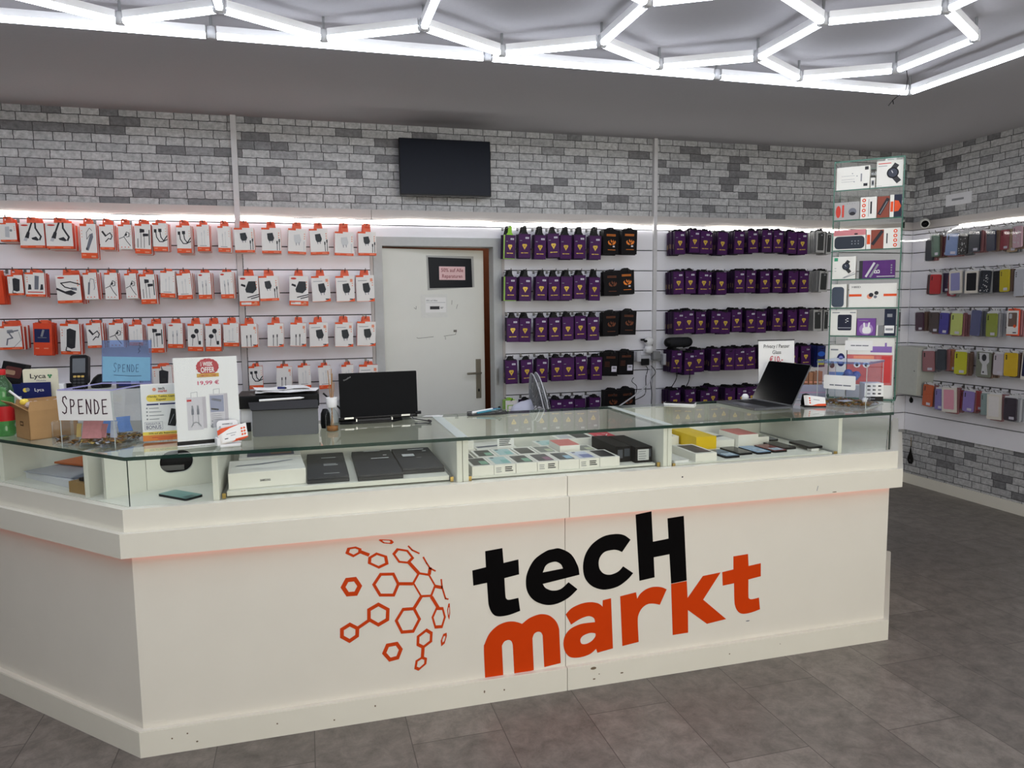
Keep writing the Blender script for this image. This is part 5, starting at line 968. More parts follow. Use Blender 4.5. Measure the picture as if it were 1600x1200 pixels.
def coins(name, label, x0, x1, y0, y1, loc, rz, n, seed, hmax=.016):
    q = random.Random(seed); m = MB()
    for i in range(n):
        r = q.uniform(.008, .0115); a = q.uniform(-.5, .5); b = q.uniform(-.5, .5); x, y, z = q.uniform(x0+r, x1-r), q.uniform(y0+r, y1-r), q.uniform(.006, hmax)
        T = Matrix.Translation((x, y, z)) @ Matrix.Rotation(a, 4, 'X') @ Matrix.Rotation(b, 4, 'Y')
        m.lathe([(0, -.001), (r, -.001), (r, .001), (0, .001)], q.choice([COIN, COIN2, COIN, ALU]), 9, (0, 0, 0), T)
    o = m.build(name, None, loc, (0, 0, rz)); return tag(o, label, 'coins', kind='stuff')
coins('coin_heap', 'loose coins covering the bottom of the SPENDE donation box', .006, w_-.006, .006, d_-.006, (-.857, 2.966, GT+.003), math.radians(-22), 190, 2)
def note(x, y, z, a, b, col, label, sz=(.06, .09)):
    m = MB(); m.prism([(0, 0), (sz[0], 0), (sz[0]*.9, sz[1]*.6), (sz[0], sz[1]), (0, sz[1])], front(), -.0012, 0, col); o = m.build('banknote', None, (x, y, z), (a, 0, b)); return tag(o, label, 'banknote', 'banknotes in the donation box')
NOTE = mat('pink_banknote', (206, 142, 138), .6, var=.2, scale=60); NOTE2 = mat('pale_banknote', (200, 206, 214), .6, var=.15, scale=50); NOTEB = mat('blue_banknote', (96, 132, 186), .6, var=.25, scale=40); NOTEY = mat('yellow_banknote', (206, 180, 110), .6, var=.2)
note(-.80, 2.99, GT+.024, -.3, -.3, NOTE, 'pink banknote leaning at the front of the donation box', (.075, .065)); note(-.735, 2.975, GT+.028, -.25, -.7, NOTE, 'folded pink banknote right of the larger pink one in the donation box', (.03, .05)); note(-.70, 2.965, GT+.026, -.15, -.45, NOTE2, 'pale folded paper at the right inside the donation box', (.028, .06)); note(-.825, 3.02, GT+.026, -.2, -.3, NOTEY, 'yellowish banknote at the left inside the donation box', (.018, .05))
note(-.69, 3.055, GT+.03, -.4, .5, NOTEB, 'blue banknote standing towards the back right of the donation box', (.05, .06)); note(-.76, 3.09, GT+.025, -.5, -.2, NOTEB, 'blue banknote lying at the back of the donation box', (.06, .05))
# small clear tray with coins
t = thing('coin_tray', 'small clear tray of coins between the cardboard box and the donation box', 'tray', (-.905, 3.02, GT), math.radians(5))
m = MB()
for b in ((0, 0, 0, .062, .002, .085), (0, .058, 0, .062, .06, .085), (0, .002, 0, .002, .058, .085), (.06, .002, 0, .062, .058, .085), (.002, .002, 0, .06, .058, .002)): m.box(*b, ACRYL)
m.build('clear_case', t)
coins('coin_heap', 'few coins in the small clear tray beside the cardboard box', .004, .058, .004, .056, (-.905, 3.02, GT+.002), math.radians(5), 30, 9, .025)
# repair-bonus flyer in an acrylic stand
t = thing('flyer_stand', 'clear stand with the white tech markt repair bonus flyer', 'sign', (-.592, 2.972, GT), math.radians(7), rot=(math.radians(-5), 0, math.radians(7)))
m = MB(); fw, fh = .148, .215; m.box(-.004, .004, 0, fw+.004, .006, fh, ACRYL); m.box(-.004, -.004, 0, fw+.004, -.002, fh-.004, SLEEVE); m.box(-.004, .006, 0, fw+.004, .06, .003, ACRYL); m.build('acrylic_stand', t)
m = MB(); m.box(0, 0, .003, fw, .002, fh, PWHITE); g = front(0, 0, .003); fh -= .003
m.text('tech', .07, fh-.022, .010, g, INK, w=.022, bold=.02); m.text('markt', .074, fh-.032, .010, g, REDOVAL, w=.03, bold=.02); m.flat(ring(.046, fh-.021, .007, n=6), g, PEACH)
m.flat(rrect(.018, fh-.066, .13, fh-.040, .012), g, YELLOWP); m.text('Handy, Tablet, Laptop', .074, fh-.05, .007, g, INK, .0012, w=.1, bold=.01); m.text('Kaputt?', .068, fh-.062, .008, g, INK, .0012, w=.032, bold=.01)
m.rect(.018, fh-.079, .058, fh-.0735, g, NAVY); m.rect(.062, fh-.079, .115, fh-.0735, g, NAVY)
for i in range(4): m.flat(ring(.018, fh-.09-.0135*i, .003, n=8), g, GREYINK); m.rect(.025, fh-.092-.0135*i, .058+.008*(i % 3), fh-.0895-.0135*i, g, GREYINK)
m.flat([(.085, .055), (.112, .050), (.128, .112), (.100, .118)], g, BLACK); m.line([(.092, .06), (.108, .095)], .002, g, GREYINK, .0014)
m.text('REPARATUR', .037, .060, .007, g, NAVY, w=.048); m.text('BONUS', .038, .045, .013, g, NAVY, w=.05, bold=.005); m.line([(.008, .042), (.068, .042), (.068, .07), (.008, .07), (.008, .042)], .0008, g, NAVY)
m.rect(0, .022, fw, .034, g, YELLOWP); m.text('50% auf alle Reparaturen', .07, .025, .006, g, INK, .0014, w=.1, bold=.012); m.rect(0, 0, fw, .0215, g, mat('flyer_orange', (224, 134, 60), .55)); m.rect(.03, .011, .12, .0135, g, REDOVAL, .0014); m.rect(.05, .005, .1, .0075, g, REDOVAL, .0014)
m.build('flyer', t)
# one week offer
t = thing('offer_stand', 'tall white stand with a red 1 WEEK OFFER badge and 19,99 € price', 'sign', (-.449, 2.815, GT), 0, rot=(math.radians(-3), 0, math.radians(12)))
m = MB(); ow, oh = .212, .318
m.box(-.002, 0, .006, ow+.002, .004, .020, BLACK); m.box(-.002, 0, .0, ow+.002, .06, .006, ACRYL); m.box(-.002, -.001, .001, ow+.002, .0, .006, WPLAST); m.build('base', t)
m = MB(); m.box(-.002, .0045, .006, ow+.002, .006, oh, ACRYL); m.box(-.002, -.0035, .02, ow+.002, -.002, oh, SLEEVE); m.build('acrylic_stand', t)
m = MB(); m.box(0, 0, .0205, ow, .003, oh, PWHITE); g = front(0, 0, 0)
RD = mat('offer_red', (178, 52, 62), .5); cx, cy = .112, .283
m.flat([(cx+(.037+.0022*(i % 2))*math.cos(2*PI*i/32), cy+(.029+.002*(i % 2))*math.sin(2*PI*i/32)) for i in range(32)], g, RD)
m.rect(cx-.037, cy-.037, cx+.037, cy-.024, g, mat('mustard_ribbon', (206, 160, 60), .5), .0012); m.text('LIMITED TIME', cx, cy-.0345, .007, g, RD, .0016, w=.056, bold=.01); m.text('1 WEEK', cx-.002, cy+.003, .015, g, PWHITE, .0014, w=.04, bold=.02); m.text('OFFER', cx, cy-.02, .019, g, PWHITE, .0014, w=.046, bold=.02)
m.text('19,99 €', cx, .219, .014, g, mat('price_pink', (196, 50, 96), .5), w=.072, bold=.015)
def ghost(x, w2, y0, y1):
    LP = mat('packshot_grey', (206, 202, 206), .5); m.rect(x, y0, x+w2, y1, g, LP); m.rect(x+w2, y0+.004, x+w2+.012, y1, g, mat('packshot_side', (188, 182, 188), .5)); m.line([(x+w2*.3, y1), (x+w2*.3, y1+.016), (x+w2*.7, y1+.018), (x+w2*.7, y1)], .0012, g, GREYINK)
ghost(.036, .052, .058, .176); ghost(.112, .05, .062, .184)
m.rect(.037, .161, .052, .168, g, REDP, .0012)
for x in (.054, .072): m.line([(x, .075), (x, .115)], .002, g, GREYINK, .0014); m.rect(x-.004, .113, x+.004, .134, g, STEELP, .0014); m.rect(x-.003, .134, x+.003, .146, g, GREYINK, .0014)
m.line([(.048, .07), (.054, .082), (.063, .086), (.072, .082), (.08, .07)], .003, g, GREYINK, .0014)
m.rect(.114, .118, .16, .178, g, mat('photo_blue_grey', (146, 150, 172), .5), .0012); m.line([(.118, .13), (.14, .126)], .006, g, DGREY, .0016); m.line([(.122, .165), (.15, .158)], .008, g, STEELP, .0016); lines(m, g, .116, .158, .11, 4, .007, GREYINK, .0015, 3, .0014)
for i in range(3): m.flat(ring(.118, .085-.011*i, .0028, n=7), g, GREYINK, .0014)
m.rect(.112, .063, .12, .071, g, GREYINK, .0014); m.build('poster', t)
# business cards in a white holder
t = thing('card_holder', 'white plastic holder with orange and white business cards beside the offer stand', 'card holder', (-.272, 2.775, GT), math.radians(16))
m = MB(); m.box(-.036, -.012, 0, .036, .05, .012, WPLAST, ch=.004); hole = rrect(-.026, .066, .022, .074, .002)
m.prism(rrect(-.036, .01, .036, .094, .012), Frame((0, .012, 0), (1, 0, 0), (0, .25, 1), (0, -1, .25)), -.004, 0, WPLAST, holes=[rrect(-.018, .078, .018, .083, .002), rrect(-.029, .054, -.022, .074, .003), rrect(.020, .054, .027, .074, .003)]); m.box(-.046, -.015, .008, -.034, .03, .035, WPLAST, ch=.003); m.build('stand', t)
cf = Frame((0, -.006, .022), (1, 0, .16), (-.05, .3, 1)); cf.n = -(cf.u.cross(cf.v)) if cf.u.cross(cf.v).y > 0 else cf.u.cross(cf.v)
def bcard(cf, x, y, d, t, w=.088, h=.052):
    m = MB(); m.prism([(x, y), (x+w, y), (x+w, y+h), (x, y+h)], cf, d-.0006, d, PWHITE, PEACH); m.flat([(x, y+h), (x, y+h-.018), (x+.03, y+h-.006), (x+w*.75, y+h)], cf, ORANGE, d+.0003); m.rect(x+.008, y+.01, x+.02, y+.013, cf, INK, d+.0003); m.rect(x+.016, y+.026, x+.05, y+.028, cf, GREYINK, d+.0003); m.rect(x+.03, y+.018, x+.045, y+.02, cf, GREYINK, d+.0003)
    for r in range(3):
        for c in range(2): m.flat(ring(x+w-.018+.009*c, y+.014+.011*r, .004, n=6), cf, ORANGE, d+.0003)
    m.rect(x+w*.5, y, x+w, y+.004, cf, ORANGE, d+.0003)
    return m
for i in range(5):
    o = bcard(cf, -.034+.003*i-.004, -.006+.001*i, -.003+.0022*i, t).build('business_card', None, (-.272, 2.775, GT), (0, 0, math.radians(16))); tag(o, ('top orange and white business card in the white holder' if i == 4 else 'orange and white business card under the top one in the white holder'), 'business card', 'business cards in the white holder')
# tablet in a folio
t = thing('tablet_computer', 'tablet in a dark grey folio case standing with its back to the camera', 'tablet', (-.212, 2.953, GT), math.radians(-1))
FOLIO = mat('grey_folio', (92, 94, 94), .65, var=.05, scale=200, bump=.05); FOLD = mat('dark_folio', (46, 46, 50), .6, var=.05, scale=150)
m = MB(); m.prism(rrect(.006, 0, .25, .106, .008), Frame((0, 0, 0), (1, 0, 0), (0, .12, 1), (0, -1, .12)), -.005, 0, FOLIO); m.build('folio_cover', t)
m = MB(); m.prism([(.004, .0), (.252, .0), (.252, .028), (.246, .033), (-.006, .031), (-.002, .012)], Frame((0, .004, .102), (1, 0, 0), (0, .35, 1), (0, -1, .35)), -.008, .006, FOLD); m.build('folio_flap', t)
m = MB(); m.box(.004, .035, .012, .25, .042, .118, BLACK, T=Matrix.Rotation(math.radians(-14), 4, 'X')); m.flat(rrect(.222, .114, .240, .124, .003), Frame((0, .02, 0), (1, 0, 0), (0, .2, 1), (0, -1, .2)), BLACKG, .012); m.build('tablet', t)
m = MB(); m.tube([(0, 0, 0), (.15, 0, .004)], .0045, WPLAST, 10); m.tube([(.15, 0, .004), (.166, 0, .0044)], [.0045, .001], WPLAST, 10); simple('stylus', m, 'white stylus lying along the top of the tablet folio', 'stylus', (-.178, 2.966, GT+.1385), 0)
# printer with papers
t = thing('receipt_printer', 'black-topped printer behind the tablet with papers lying on it', 'printer', (-.272, 3.085, GT), math.radians(-1))
m = MB(); m.box(.012, .02, 0, .31, .2, .092, WPLAST, ch=.004); m.build('body', t); m = MB(); m.box(0, 0, .0925, .318, .21, .144, BLACK, ch=.005); m.build('lid', t); m = MB(); m.box(.012, .012, .0, .05, .019, .036, BLACK); m.build('paper_slot', t)
q = random.Random(2)
for i, (x, y, a, lab) in enumerate(((.07, .05, .05, 'lowest white paper sheet on the printer lid'), (.10, .03, -.10, 'white paper sheet second from below on the printer lid'), (.08, .06, .22, 'top white paper sheet on the printer lid'))):
    m = MB(); n = 6; vs = []; fs = []
    for a_ in range(n+1):
        for b_ in range(n+1): vs.append((a_/n*.21-.0, b_/n*.14-.02, .003*math.sin(a_*1.3+i)*math.sin(b_*.9+i)+.004))
    for a_ in range(n):
        for b_ in range(n): p = a_*(n+1)+b_; fs.append((p, p+n+1, p+n+2, p+1))
    m.add(vs, fs, PWHITE, True); simple('paper_sheet', m, lab, 'paper', (-.272+x, 3.085+y, GT+.1445+.004*i+.002), a, 'papers on the printer')
m = MB(); m.tube([(0, 0, 0), (.03, -.012, .0)], .005, NAVY, 8); m.tube([(.03, -.012, 0), (.036, -.0145, 0)], [.005, .001], BLACK, 8); simple('pen', m, 'short dark blue pen lying on the papers', 'pen', (-.115, 3.15, GT+.166), 0)
m = MB(); m.lathe([(0, 0), (.017, 0), (.02, .02), (.018, .06), (.010, .078), (0, .08)], BLACK, 16); simple('ink_stamp', m, 'upright black stamp handle between the printer and the reed diffuser', 'stamp', (.068, 3.09, GT), 0)
m = MB(); m.box(0, 0, 0, .05, .02, .10, LGREY, ch=.003); m.tube([(-.02, .01, .13), (.05, .0, .06)], .004, BLACK, 6); m.tube([(0, .01, .115), (.06, .0, .045)], .004, GREY, 6); simple('cable_stand', m, 'grey stand with cables beside the laptop', 'stand', (.085, 3.20, GT), 0)
# reed diffuser
t = thing('reed_diffuser', 'glass reed diffuser with white collar and a little amber liquid', 'diffuser', (.092, 2.995, GT), 0)
m = MB(); m.lathe([(0, .0), (.024, .0), (.026, .004), (.026, .062), (.018, .082), (.012, .088), (.012, .096)], sheet_glass('bottle_glass', (236, 240, 238), 1.48), 24); m.build('glass_bottle', t)
m = MB(); m.lathe([(0, .003), (.0225, .003), (.0225, .022), (0, .022)], mat('amber_oil', (176, 112, 52), .1, alpha=.75), 20); m.build('liquid', t)
m = MB(); m.lathe([(.0, .096), (.019, .096), (.020, .098), (.022, .134), (.021, .136), (.012, .136), (.0, .13)], WPLAST, 24); m.build('collar', t)
for i in range(5): m = MB(); a = i*1.3; m.tube([(-.006*math.cos(a), -.006*math.sin(a), .012), (.012*math.cos(a), .010*math.sin(a), .195+.012*((i*2) % 5) + (.03 if i == 1 else 0))], .0016, mat('reed_stick', (170, 126, 80), .7), 5); m.build('reed', t)
# black laptop seen from behind
t = thing('laptop', 'black laptop seen from behind on a low dock at the middle of the counter', 'laptop', (.128, 3.165, GT), math.radians(4))
m = MB(); lf = Frame((0, 0, .022), (1, 0, 0), (0, .06, 1), (0, -1, .06)); m.prism(rrect(.003, .004, .335, .192, .004), lf, -.007, 0, mat('black_laptop_lid', (11, 12, 15), .6, spec=.12)); g = lf
m.text('ThinkPad', .038, .166, .006, g, GREY, w=.034, bold=.02, rot=.5); lid = m.build('lid', t)
m = MB()
for x in (.02, .262): m.box(x, -.003, .020, x+.038, .006, .027, ALU)
m.build('hinge', t)
m = MB(); m.box(0, .008, .012, .335, .225, .022, BLACK, ch=.002); m.build('keyboard_base', t)
t = thing('laptop_dock', 'low black dock under the black laptop', 'dock', (.128, 3.15, GT), math.radians(4))
m = MB(); m.prism([(.0, .0), (.05, -.012), (.22, -.014), (.268, .02), (.268, .13), (0, .13)], top(), 0, .0105, BLACK); m.build('base', t); m = MB(); m.box(.065, -.0145, .0108, .07, .005, .022, ALU); m.box(.215, -.0145, .0108, .22, .005, .022, ALU); m.box(.07, -.004, .0108, .215, .0, .018, DGREY); m.build('bracket', t)
m = MB(); m.tube([(.452, 3.19, GT+.03), (.476, 3.19, GT+.031)], .007, BLACK, 8); m.tube([(.43, 3.185, GT+.026), (.44, 3.18, GT+.006), (.475, 3.14, GT+.004), (.495, 3.10, GT+.004)], .0025, DGREY, 6); m.tube([(.495, 3.10, GT+.006), (.500, 3.08, GT+.006)], .0055, DGREY, 8); m.tube([(.500, 3.08, GT+.004), (.495, 3.055, GT+.003), (.46, 3.05, GT+.003), (.43, 3.06, GT+.003)], .0025, DGREY, 6); simple('charging_cable', m, 'grey cable with a small block plugged into the black laptop', 'cable', (0, 0, 0))
m = MB(); m.prism([(0, 0), (.09, -.02), (.10, .02), (.02, .03)], top(), 0, .0006, PWHITE); simple('paper_slip', m, 'white paper slip at the back edge of the glass beside the laptop cable', 'paper', (.49, 3.255, GT+.0006), 0)
# tray with tools and keys
t = thing('tool_tray', 'shallow dark tray of pens and keys on the glass in front of the door', 'tray', (.69, 3.205, GT), math.radians(3))
m = MB(); m.prism([(0, 0), (.19, 0), (.20, .09), (.02, .09)], top(), 0, .002, DGREY); m.tube([(-.004, -.002, .006), (.0, .0, .004), (.19, .0, .004), (.2, .09, .006), (.02, .09, .006), (-.004, -.002, .006)], .0022, DGREY, 6); m.build('tray', t)
m = MB(); m.tube([(0, 0, 0), (.10, .018, .010)], .006, PWHITE, 8); m.tube([(.10, .018, .010), (.125, .022, .012)], [.006, .002], NAVY, 8); simple('marker_pen', m, 'white marker pen in the dark tool tray', 'pen', (.715, 3.235, GT+.010), 0)
m = MB(); m.tube([(0, 0, 0), (.11, .015, .012)], .005, mat('teal_plastic', (70, 140, 160), .4), 8); simple('screwdriver', m, 'teal-handled tool beside the white marker in the tray', 'tool', (.735, 3.222, GT+.010), 0)
m = MB()
for i, (x, y, a) in enumerate(((0, 0, .3), (.018, .008, 1.2), (.03, -.004, 2.4), (.05, .006, .1), (.012, -.012, 2.9))):
    T = Matrix.Translation((x, y, .004+.003*i)) @ Matrix.Rotation(a, 4, 'Z'); m.lathe([(.004, -.001), (.010, -.001), (.010, .001), (.004, .001)], ALU, 10, (0, 0, 0), T); m.box(.008, -.003, -.001, .036, .003, .001, ALU, T=T)
m.tube([(.025+.014*math.cos(i*.7), .014*math.sin(i*.7), .02) for i in range(10)], .0014, STEEL, 5); m.lathe([(0, -.006), (.008, 0), (0, .006)], BLACK, 10, (.03, .01, .026)); simple('key_bunch', m, 'bunch of silver keys at the right end of the tool tray', 'keys', (.815, 3.235, GT+.0025), 0)
# phone lying on the glass
t = thing('smartphone', 'phone lying flat on the glass near the back edge left of the silver laptop', 'phone', (1.70, 3.285, GT), math.radians(-38))
m = MB(); m.prism(rrect(0, -.036, .15, .036, .010), top(), 0, .008, WPLAST); m.build('frame', t); m = MB(); m.prism(rrect(.003, -.033, .147, .033, .008), top(), .0081, .0087, BLACKG); m.build('screen', t)
# silver laptop, open, seen from the side
t = thing('laptop', 'open silver laptop with dark screen turned sideways near the right end', 'laptop', (1.955, 2.905, GT), math.radians(3))
SLV = mat('space_grey_aluminium', (120, 122, 126), .35, .8)
m = MB(); m.box(0, 0, .002, .212, .30, .013, SLV, ch=.002); m.build('base', t)
m = MB(); g = top(0, 0, .0132); KB = mat('key_black', (24, 24, 26), .5); m.rect(.085, .02, .195, .28, g, mat('keyboard_well', (40, 41, 44), .5), .0001)
for r in range(6):
    for c in range(14): m.rect(.089+.0175*r, .024+.0182*c, .103+.0175*r, .0395+.0182*c, g, KB, .0005)
m.build('keyboard', t); m = MB(); m.flat(rrect(.012, .09, .076, .21, .004), g, mat('trackpad_grey', (104, 106, 110), .3), .0003); m.build('trackpad', t)
LA = math.radians(62); m = MB(); lf = Frame((.206, 0, .0145), (0, 1, 0), (math.cos(LA), 0, math.sin(LA)), (-math.sin(LA), 0, math.cos(LA))); m.prism(rrect(0, 0, .30, .212, .008), lf, -.006, 0, SLV); lid = m.build('lid', t)
m = MB(); m.flat(rrect(.002, .004, .298, .210, .007), lf, BLACKG, .0006); m.build('screen', lid)
# price sign
t = thing('price_sign', 'white standing sign reading Privacy / Panzer Glass €10 behind the silver laptop', 'sign', (2.215, 3.262, GT), 0, rot=(math.radians(-3), 0, math.radians(-4)))
m = MB(); m.box(0, 0, 0, .205, .003, .298, ACRYL); m.box(0, -.001, .299, .205, .004, .304, DGREY); m.box(0, .003, 0, .205, .07, .003, ACRYL); m.build('acrylic_stand', t)
m = MB(); m.box(.002, -.0016, .004, .203, -.0006, .297, PWHITE); g = front(0, -.0016, 0); m.text('Privacy / Panzer', .103, .262, .019, g, INK, w=.145, bold=.008); m.text('Glass', .103, .231, .019, g, INK, w=.048, bold=.008); m.text('€10,-', .10, .190, .030, g, mat('price_red', (196, 40, 70), .5), w=.075, bold=.01); m.build('sign_sheet', t)
m = MB(); m.prism(rrect(0, 0, .06, .035, .015), top(), 0, .012, WPLAST); m.lathe([(0, .012), (.016, .012), (.018, .026), (.01, .038), (0, .04)], WPLAST, 14, (.018, .018, 0)); simple('white_gadget', m, 'small white rounded gadget behind the hinge of the silver laptop', 'gadget', (2.095, 3.205, GT), 0)
# card stack right of the laptop
t = thing('card_holder', 'low black holder with a fan of business cards right of the silver laptop', 'card holder', (2.248, 2.94, GT), math.radians(-15))
m = MB(); m.box(-.005, -.005, 0, .1, .045, .006, BLACK, ch=.002); m.lathe([(0, 0), (.02, 0), (.022, .02), (.016, .055), (0, .06)], BLACK, 14, (.025, .055, 0)); m.build('stand', t)
cf2 = Frame((.0, .004, .012), (1, 0, -.14), (.08, .55, 1)); cf2.n = -(cf2.u.cross(cf2.v)) if cf2.u.cross(cf2.v).y > 0 else cf2.u.cross(cf2.v)
for i in range(4):
    m = MB(); d = -.003+.0022*i; x = .002+.004*i; m.prism([(x, 0), (x+.088, 0), (x+.088, .05), (x, .05)], cf2, d-.0006, d, PWHITE, PEACH); m.flat([(x+.02, 0), (x+.088, 0), (x+.088, .018), (x+.05, .012)], cf2, ORANGE, d+.0003)
    for r in range(3): m.flat(ring(x+.012, .012+.012*r, .0045, n=6), cf2, ORANGE, d+.0003)
    m.rect(x+.03, .03, x+.06, .033, cf2, GREYINK, d+.0003); o = m.build('business_card', None, (2.248, 2.94, GT), (0, 0, math.radians(-15))); tag(o, 'frontmost business card in the black holder right of the laptop' if i == 3 else 'business card behind the front one in the black holder', 'business card', 'business cards in the black holder')
# lilac carton with a row of small brown boxes
t = thing('storage_carton', 'lilac-grey carton between the price sign and the glass tower', 'box', (2.405, 3.245, GT), math.radians(-20))
m = MB(); m.box(0, 0, 0, .165, .11, .07, mat('lilac_grey_card', (160, 160, 178), .5), ch=.002); m.rect(0, .028, .165, .034, front(), mat('pink_stripe', (196, 150, 176), .5)); m.build('carton', t)
BRB = mat('tan_brown_box', (162, 112, 78), .5)
for i in range(6):
    m = MB(); m.box(0, 0, 0, .021, .05, .062+.003*(i % 3), BRB if i % 2 else mat('copper_box', (140, 94, 66), .4), ch=.001); m.rect(.003, .01, .018, .016, front(), PEACH)
    simple('small_carton', m, '%s brown box from the left standing on the lilac-grey carton' % ORD[i], 'box', (2.420+.0221*i, 3.251-.008*i, GT+.0705), math.radians(-20), 'brown boxes on the lilac-grey carton')
# donation box in front of the tower
t = thing('donation_box', 'clear lidded donation box with a white label in front of the glass tower', 'donation box', (2.458, 2.79, GT), math.radians(30.5))
w2, d2, h2 = .225, .222, .205; m = MB()
for b in ((0, 0, 0, w2, k, h2), (0, d2-k, 0, w2, d2, h2), (0, k, 0, k, d2-k, h2), (w2-k, k, 0, w2, d2-k, h2), (k, k, 0, w2-k, d2-k, k)): m.box(*b, ACRYL)
m.build('clear_case', t)
m = MB(); m.box(-.004, -.004, h2, w2+.004, d2+.004, h2+.010, ACRYLB); m.build('lid', t)
m = MB()
for x, y in ((0, 0), (w2, 0), (0, d2), (w2, d2)): m.box(x-.0012, y-.0012, 0, x+.0012, y+.0012, h2, mat('acrylic_edge', (206, 214, 210), .2, alpha=.8))
m.box(0, -.001, 0, w2+.02, .0015, .004, MATS['acrylic_edge']); m.build('edges', t)
m = MB(); lf = Frame((-.001, d2, 0), (0, -1, 0), (0, 0, 1), (-1, 0, 0)); m.prism(rrect(.03, .085, .175, .15, .006), lf, 0, .0008, PWHITE); [m.rect(a, .101, b, .1065, lf, STEELP, .0012) for a, b in ((.058, .078), (.082, .116), (.120, .155))]; m.build('label', t)
T45 = Matrix.Translation((2.458, 2.79, GT+.003)) @ Matrix.Rotation(math.radians(30.5), 4, 'Z')
coins('coin_heap', 'coins heaped in the clear donation box in front of the glass tower', .006, w2-.006, .006, d2-.006, (2.458, 2.79, GT+.003), math.radians(30.5), 230, 4, .018)
t = thing('earphone_carton', 'small white carton with a black band inside the right-hand donation box', 'box', tuple((T45 @ V3((.10, .04, .022)))), math.radians(-22))
m = MB(); m.box(0, 0, 0, .085, .07, .085, PWHITE, ch=.001); g = front(); m.rect(0, 0, .085, .022, g, BLACK); m.rect(.024, .009, .048, .014, g, GREYINK, .001); m.flat(ring(.014, .012, .004, n=8), g, PWHITE, .001)
for r in range(3):
    for c in range(3): m.rect(.012+.024*c, .032+.018*r, .026+.024*c, .039+.018*r, g, INK if (r+c) % 3 else GREYINK)
m.build('carton', t)
o = MB(); q = random.Random(8)
for i in range(8): o.lathe([(0, -.018), (.015, -.012), (.022, 0), (.014, .014), (0, .018)], mat('blue_wrapper', (112, 124, 176), .3, var=.4, scale=70), 7, (q.uniform(-.02, .03), q.uniform(-.015, .02), q.uniform(.015, .045)))
p_ = T45 @ V3((.13, .12, .106)); tag(o.build('blue_bag', None, p_), 'crumpled blue and clear bag on the small white carton in the donation box', 'bag')
m = MB(); m.prism([(0, 0), (.06, -.012), (.07, .03), (.01, .045)], top(), 0, .001, PWHITE); simple('paper_slip', m, 'white paper slip on the coins in the right-hand donation box', 'paper', tuple(T45 @ V3((.03, .10, .021))), .5)
m = MB(); m.lathe([(0, 0), (.010, .001), (.012, .012), (.008, .022), (0, .024)], PWHITE, 12); simple('white_capsule', m, 'small white capsule on the coins left of the white carton', 'capsule', tuple(T45 @ V3((.075, .03, .020))), 0)
# ------------------------------------------------------------------ inside the glass counter
TEAL = mat('teal_phone_back', (110, 156, 152), .3)
t = thing('smartphone', 'teal phone lying alone in the left corner bay of the counter', 'phone', (-.4525, 2.826, IZ), math.radians(-45))
m = MB(); m.prism(rrect(-.077, -.036, .077, .036, .008), top(), 0, .008, BLACK); m.build('frame', t); m = MB(); m.prism(rrect(-.076, -.035, .076, .035, .008), top(), .0081, .0088, TEAL); m.rect(.045, -.03, .073, .012, top(), mat('teal_camera_bump', (76, 108, 108), .3), .0092); m.build('back_cover', t)
def wpt(s, o): return wing('L', -o, s)
WA = math.radians(135)
def wbox(name, s0, o0, L, W, h, m_, lab, cat, z, rz=0.0, grp=None):
    x, y = wpt(s0, o0); m = MB(); m.box(0, -W, 0, L, 0, h, m_, ch=.001); return simple(name, m, lab, cat, (x, y, z), WA+rz, grp)
wbox('paper_pile', .43, .08, .36, .26, .030, mat('paper_pile_edge', (214, 216, 222), .6, var=.06, scale=120), 'pile of white papers in the left wing of the counter', 'papers', IZ, -.06)
wbox('plastic_sleeve', .42, .10, .34, .24, .004, mat('grey_sleeve', (168, 172, 184), .25), 'grey plastic sleeve on the pile of papers in the left wing', 'sleeve', IZ+.0305, .05)
m = MB(); m.box(0, -.06, 0, .28, 0, .002, mat('blue_grey_band', (104, 112, 130), .5)); x, y = wpt(.45, .09); simple('paper_band', m, 'blue-grey strip lying across the papers in the left wing', 'band', (x, y, IZ+.0352), WA-1.0)
wbox('document_folder', .42, .25, .30, .16, .008, mat('orange_folder', (206, 110, 56), .5), 'orange folder on the papers in the left wing', 'folder', IZ+.0375, .12)
wbox('brown_carton', .285, .045, .12, .11, .042, mat('tan_carton', (160, 128, 80), .6), 'flat tan carton beside the divider of the left wing', 'box', IZ, 0)
m = MB(); m.box(0, -.05, 0, .07, 0, .012, BLACK, ch=.002); x, y = wpt(.295, .065); simple('phone_charger', m, 'black charger on the tan carton in the left wing', 'charger', (x, y, IZ+.0422), WA)
TA = .8993
t = thing('tablet_box', 'white tablet box lettered SAMSUNG at the front of the left tray', 'box', (-.283, 2.765, TA), math.radians(4))
BOXW = mat('white_product_box', (232, 230, 222), .4, var=.02)
m = MB(); m.box(0, 0, 0, .268, .235, .058, BOXW, ch=.0015); m.text('SAMSUNG', .125, .022, .008, front(), INK, w=.036, bold=.02); g = top(0, 0, .058); m.flat([(.02, .12), (.12, .128), (.235, .175), (.225, .183), (.11, .145), (.03, .135)], g, STEELP); m.rect(.03, .06, .22, .062, g, LGREY); m.rect(.09, .04, .2, .043, g, LGREY); m.build('carton', t)
t = thing('tablet_box', 'white tablet box with a purple-brown picture behind the SAMSUNG box', 'box', (-.268, 3.03, TA), math.radians(3))
m = MB(); m.box(0, 0, 0, .235, .19, .058, BOXW, ch=.0015); g = top(0, 0, .058); m.rect(.03, .03, .21, .155, g, mat('night_photo_print', (58, 56, 90), .4)); m.rect(.12, .06, .2, .15, g, mat('umber_photo_print', (124, 84, 70), .4), .001)
for i in range(4): m.flat(ring(.04+.05*i, .02, .004, n=7), front(), INK)
m.build('carton', t)
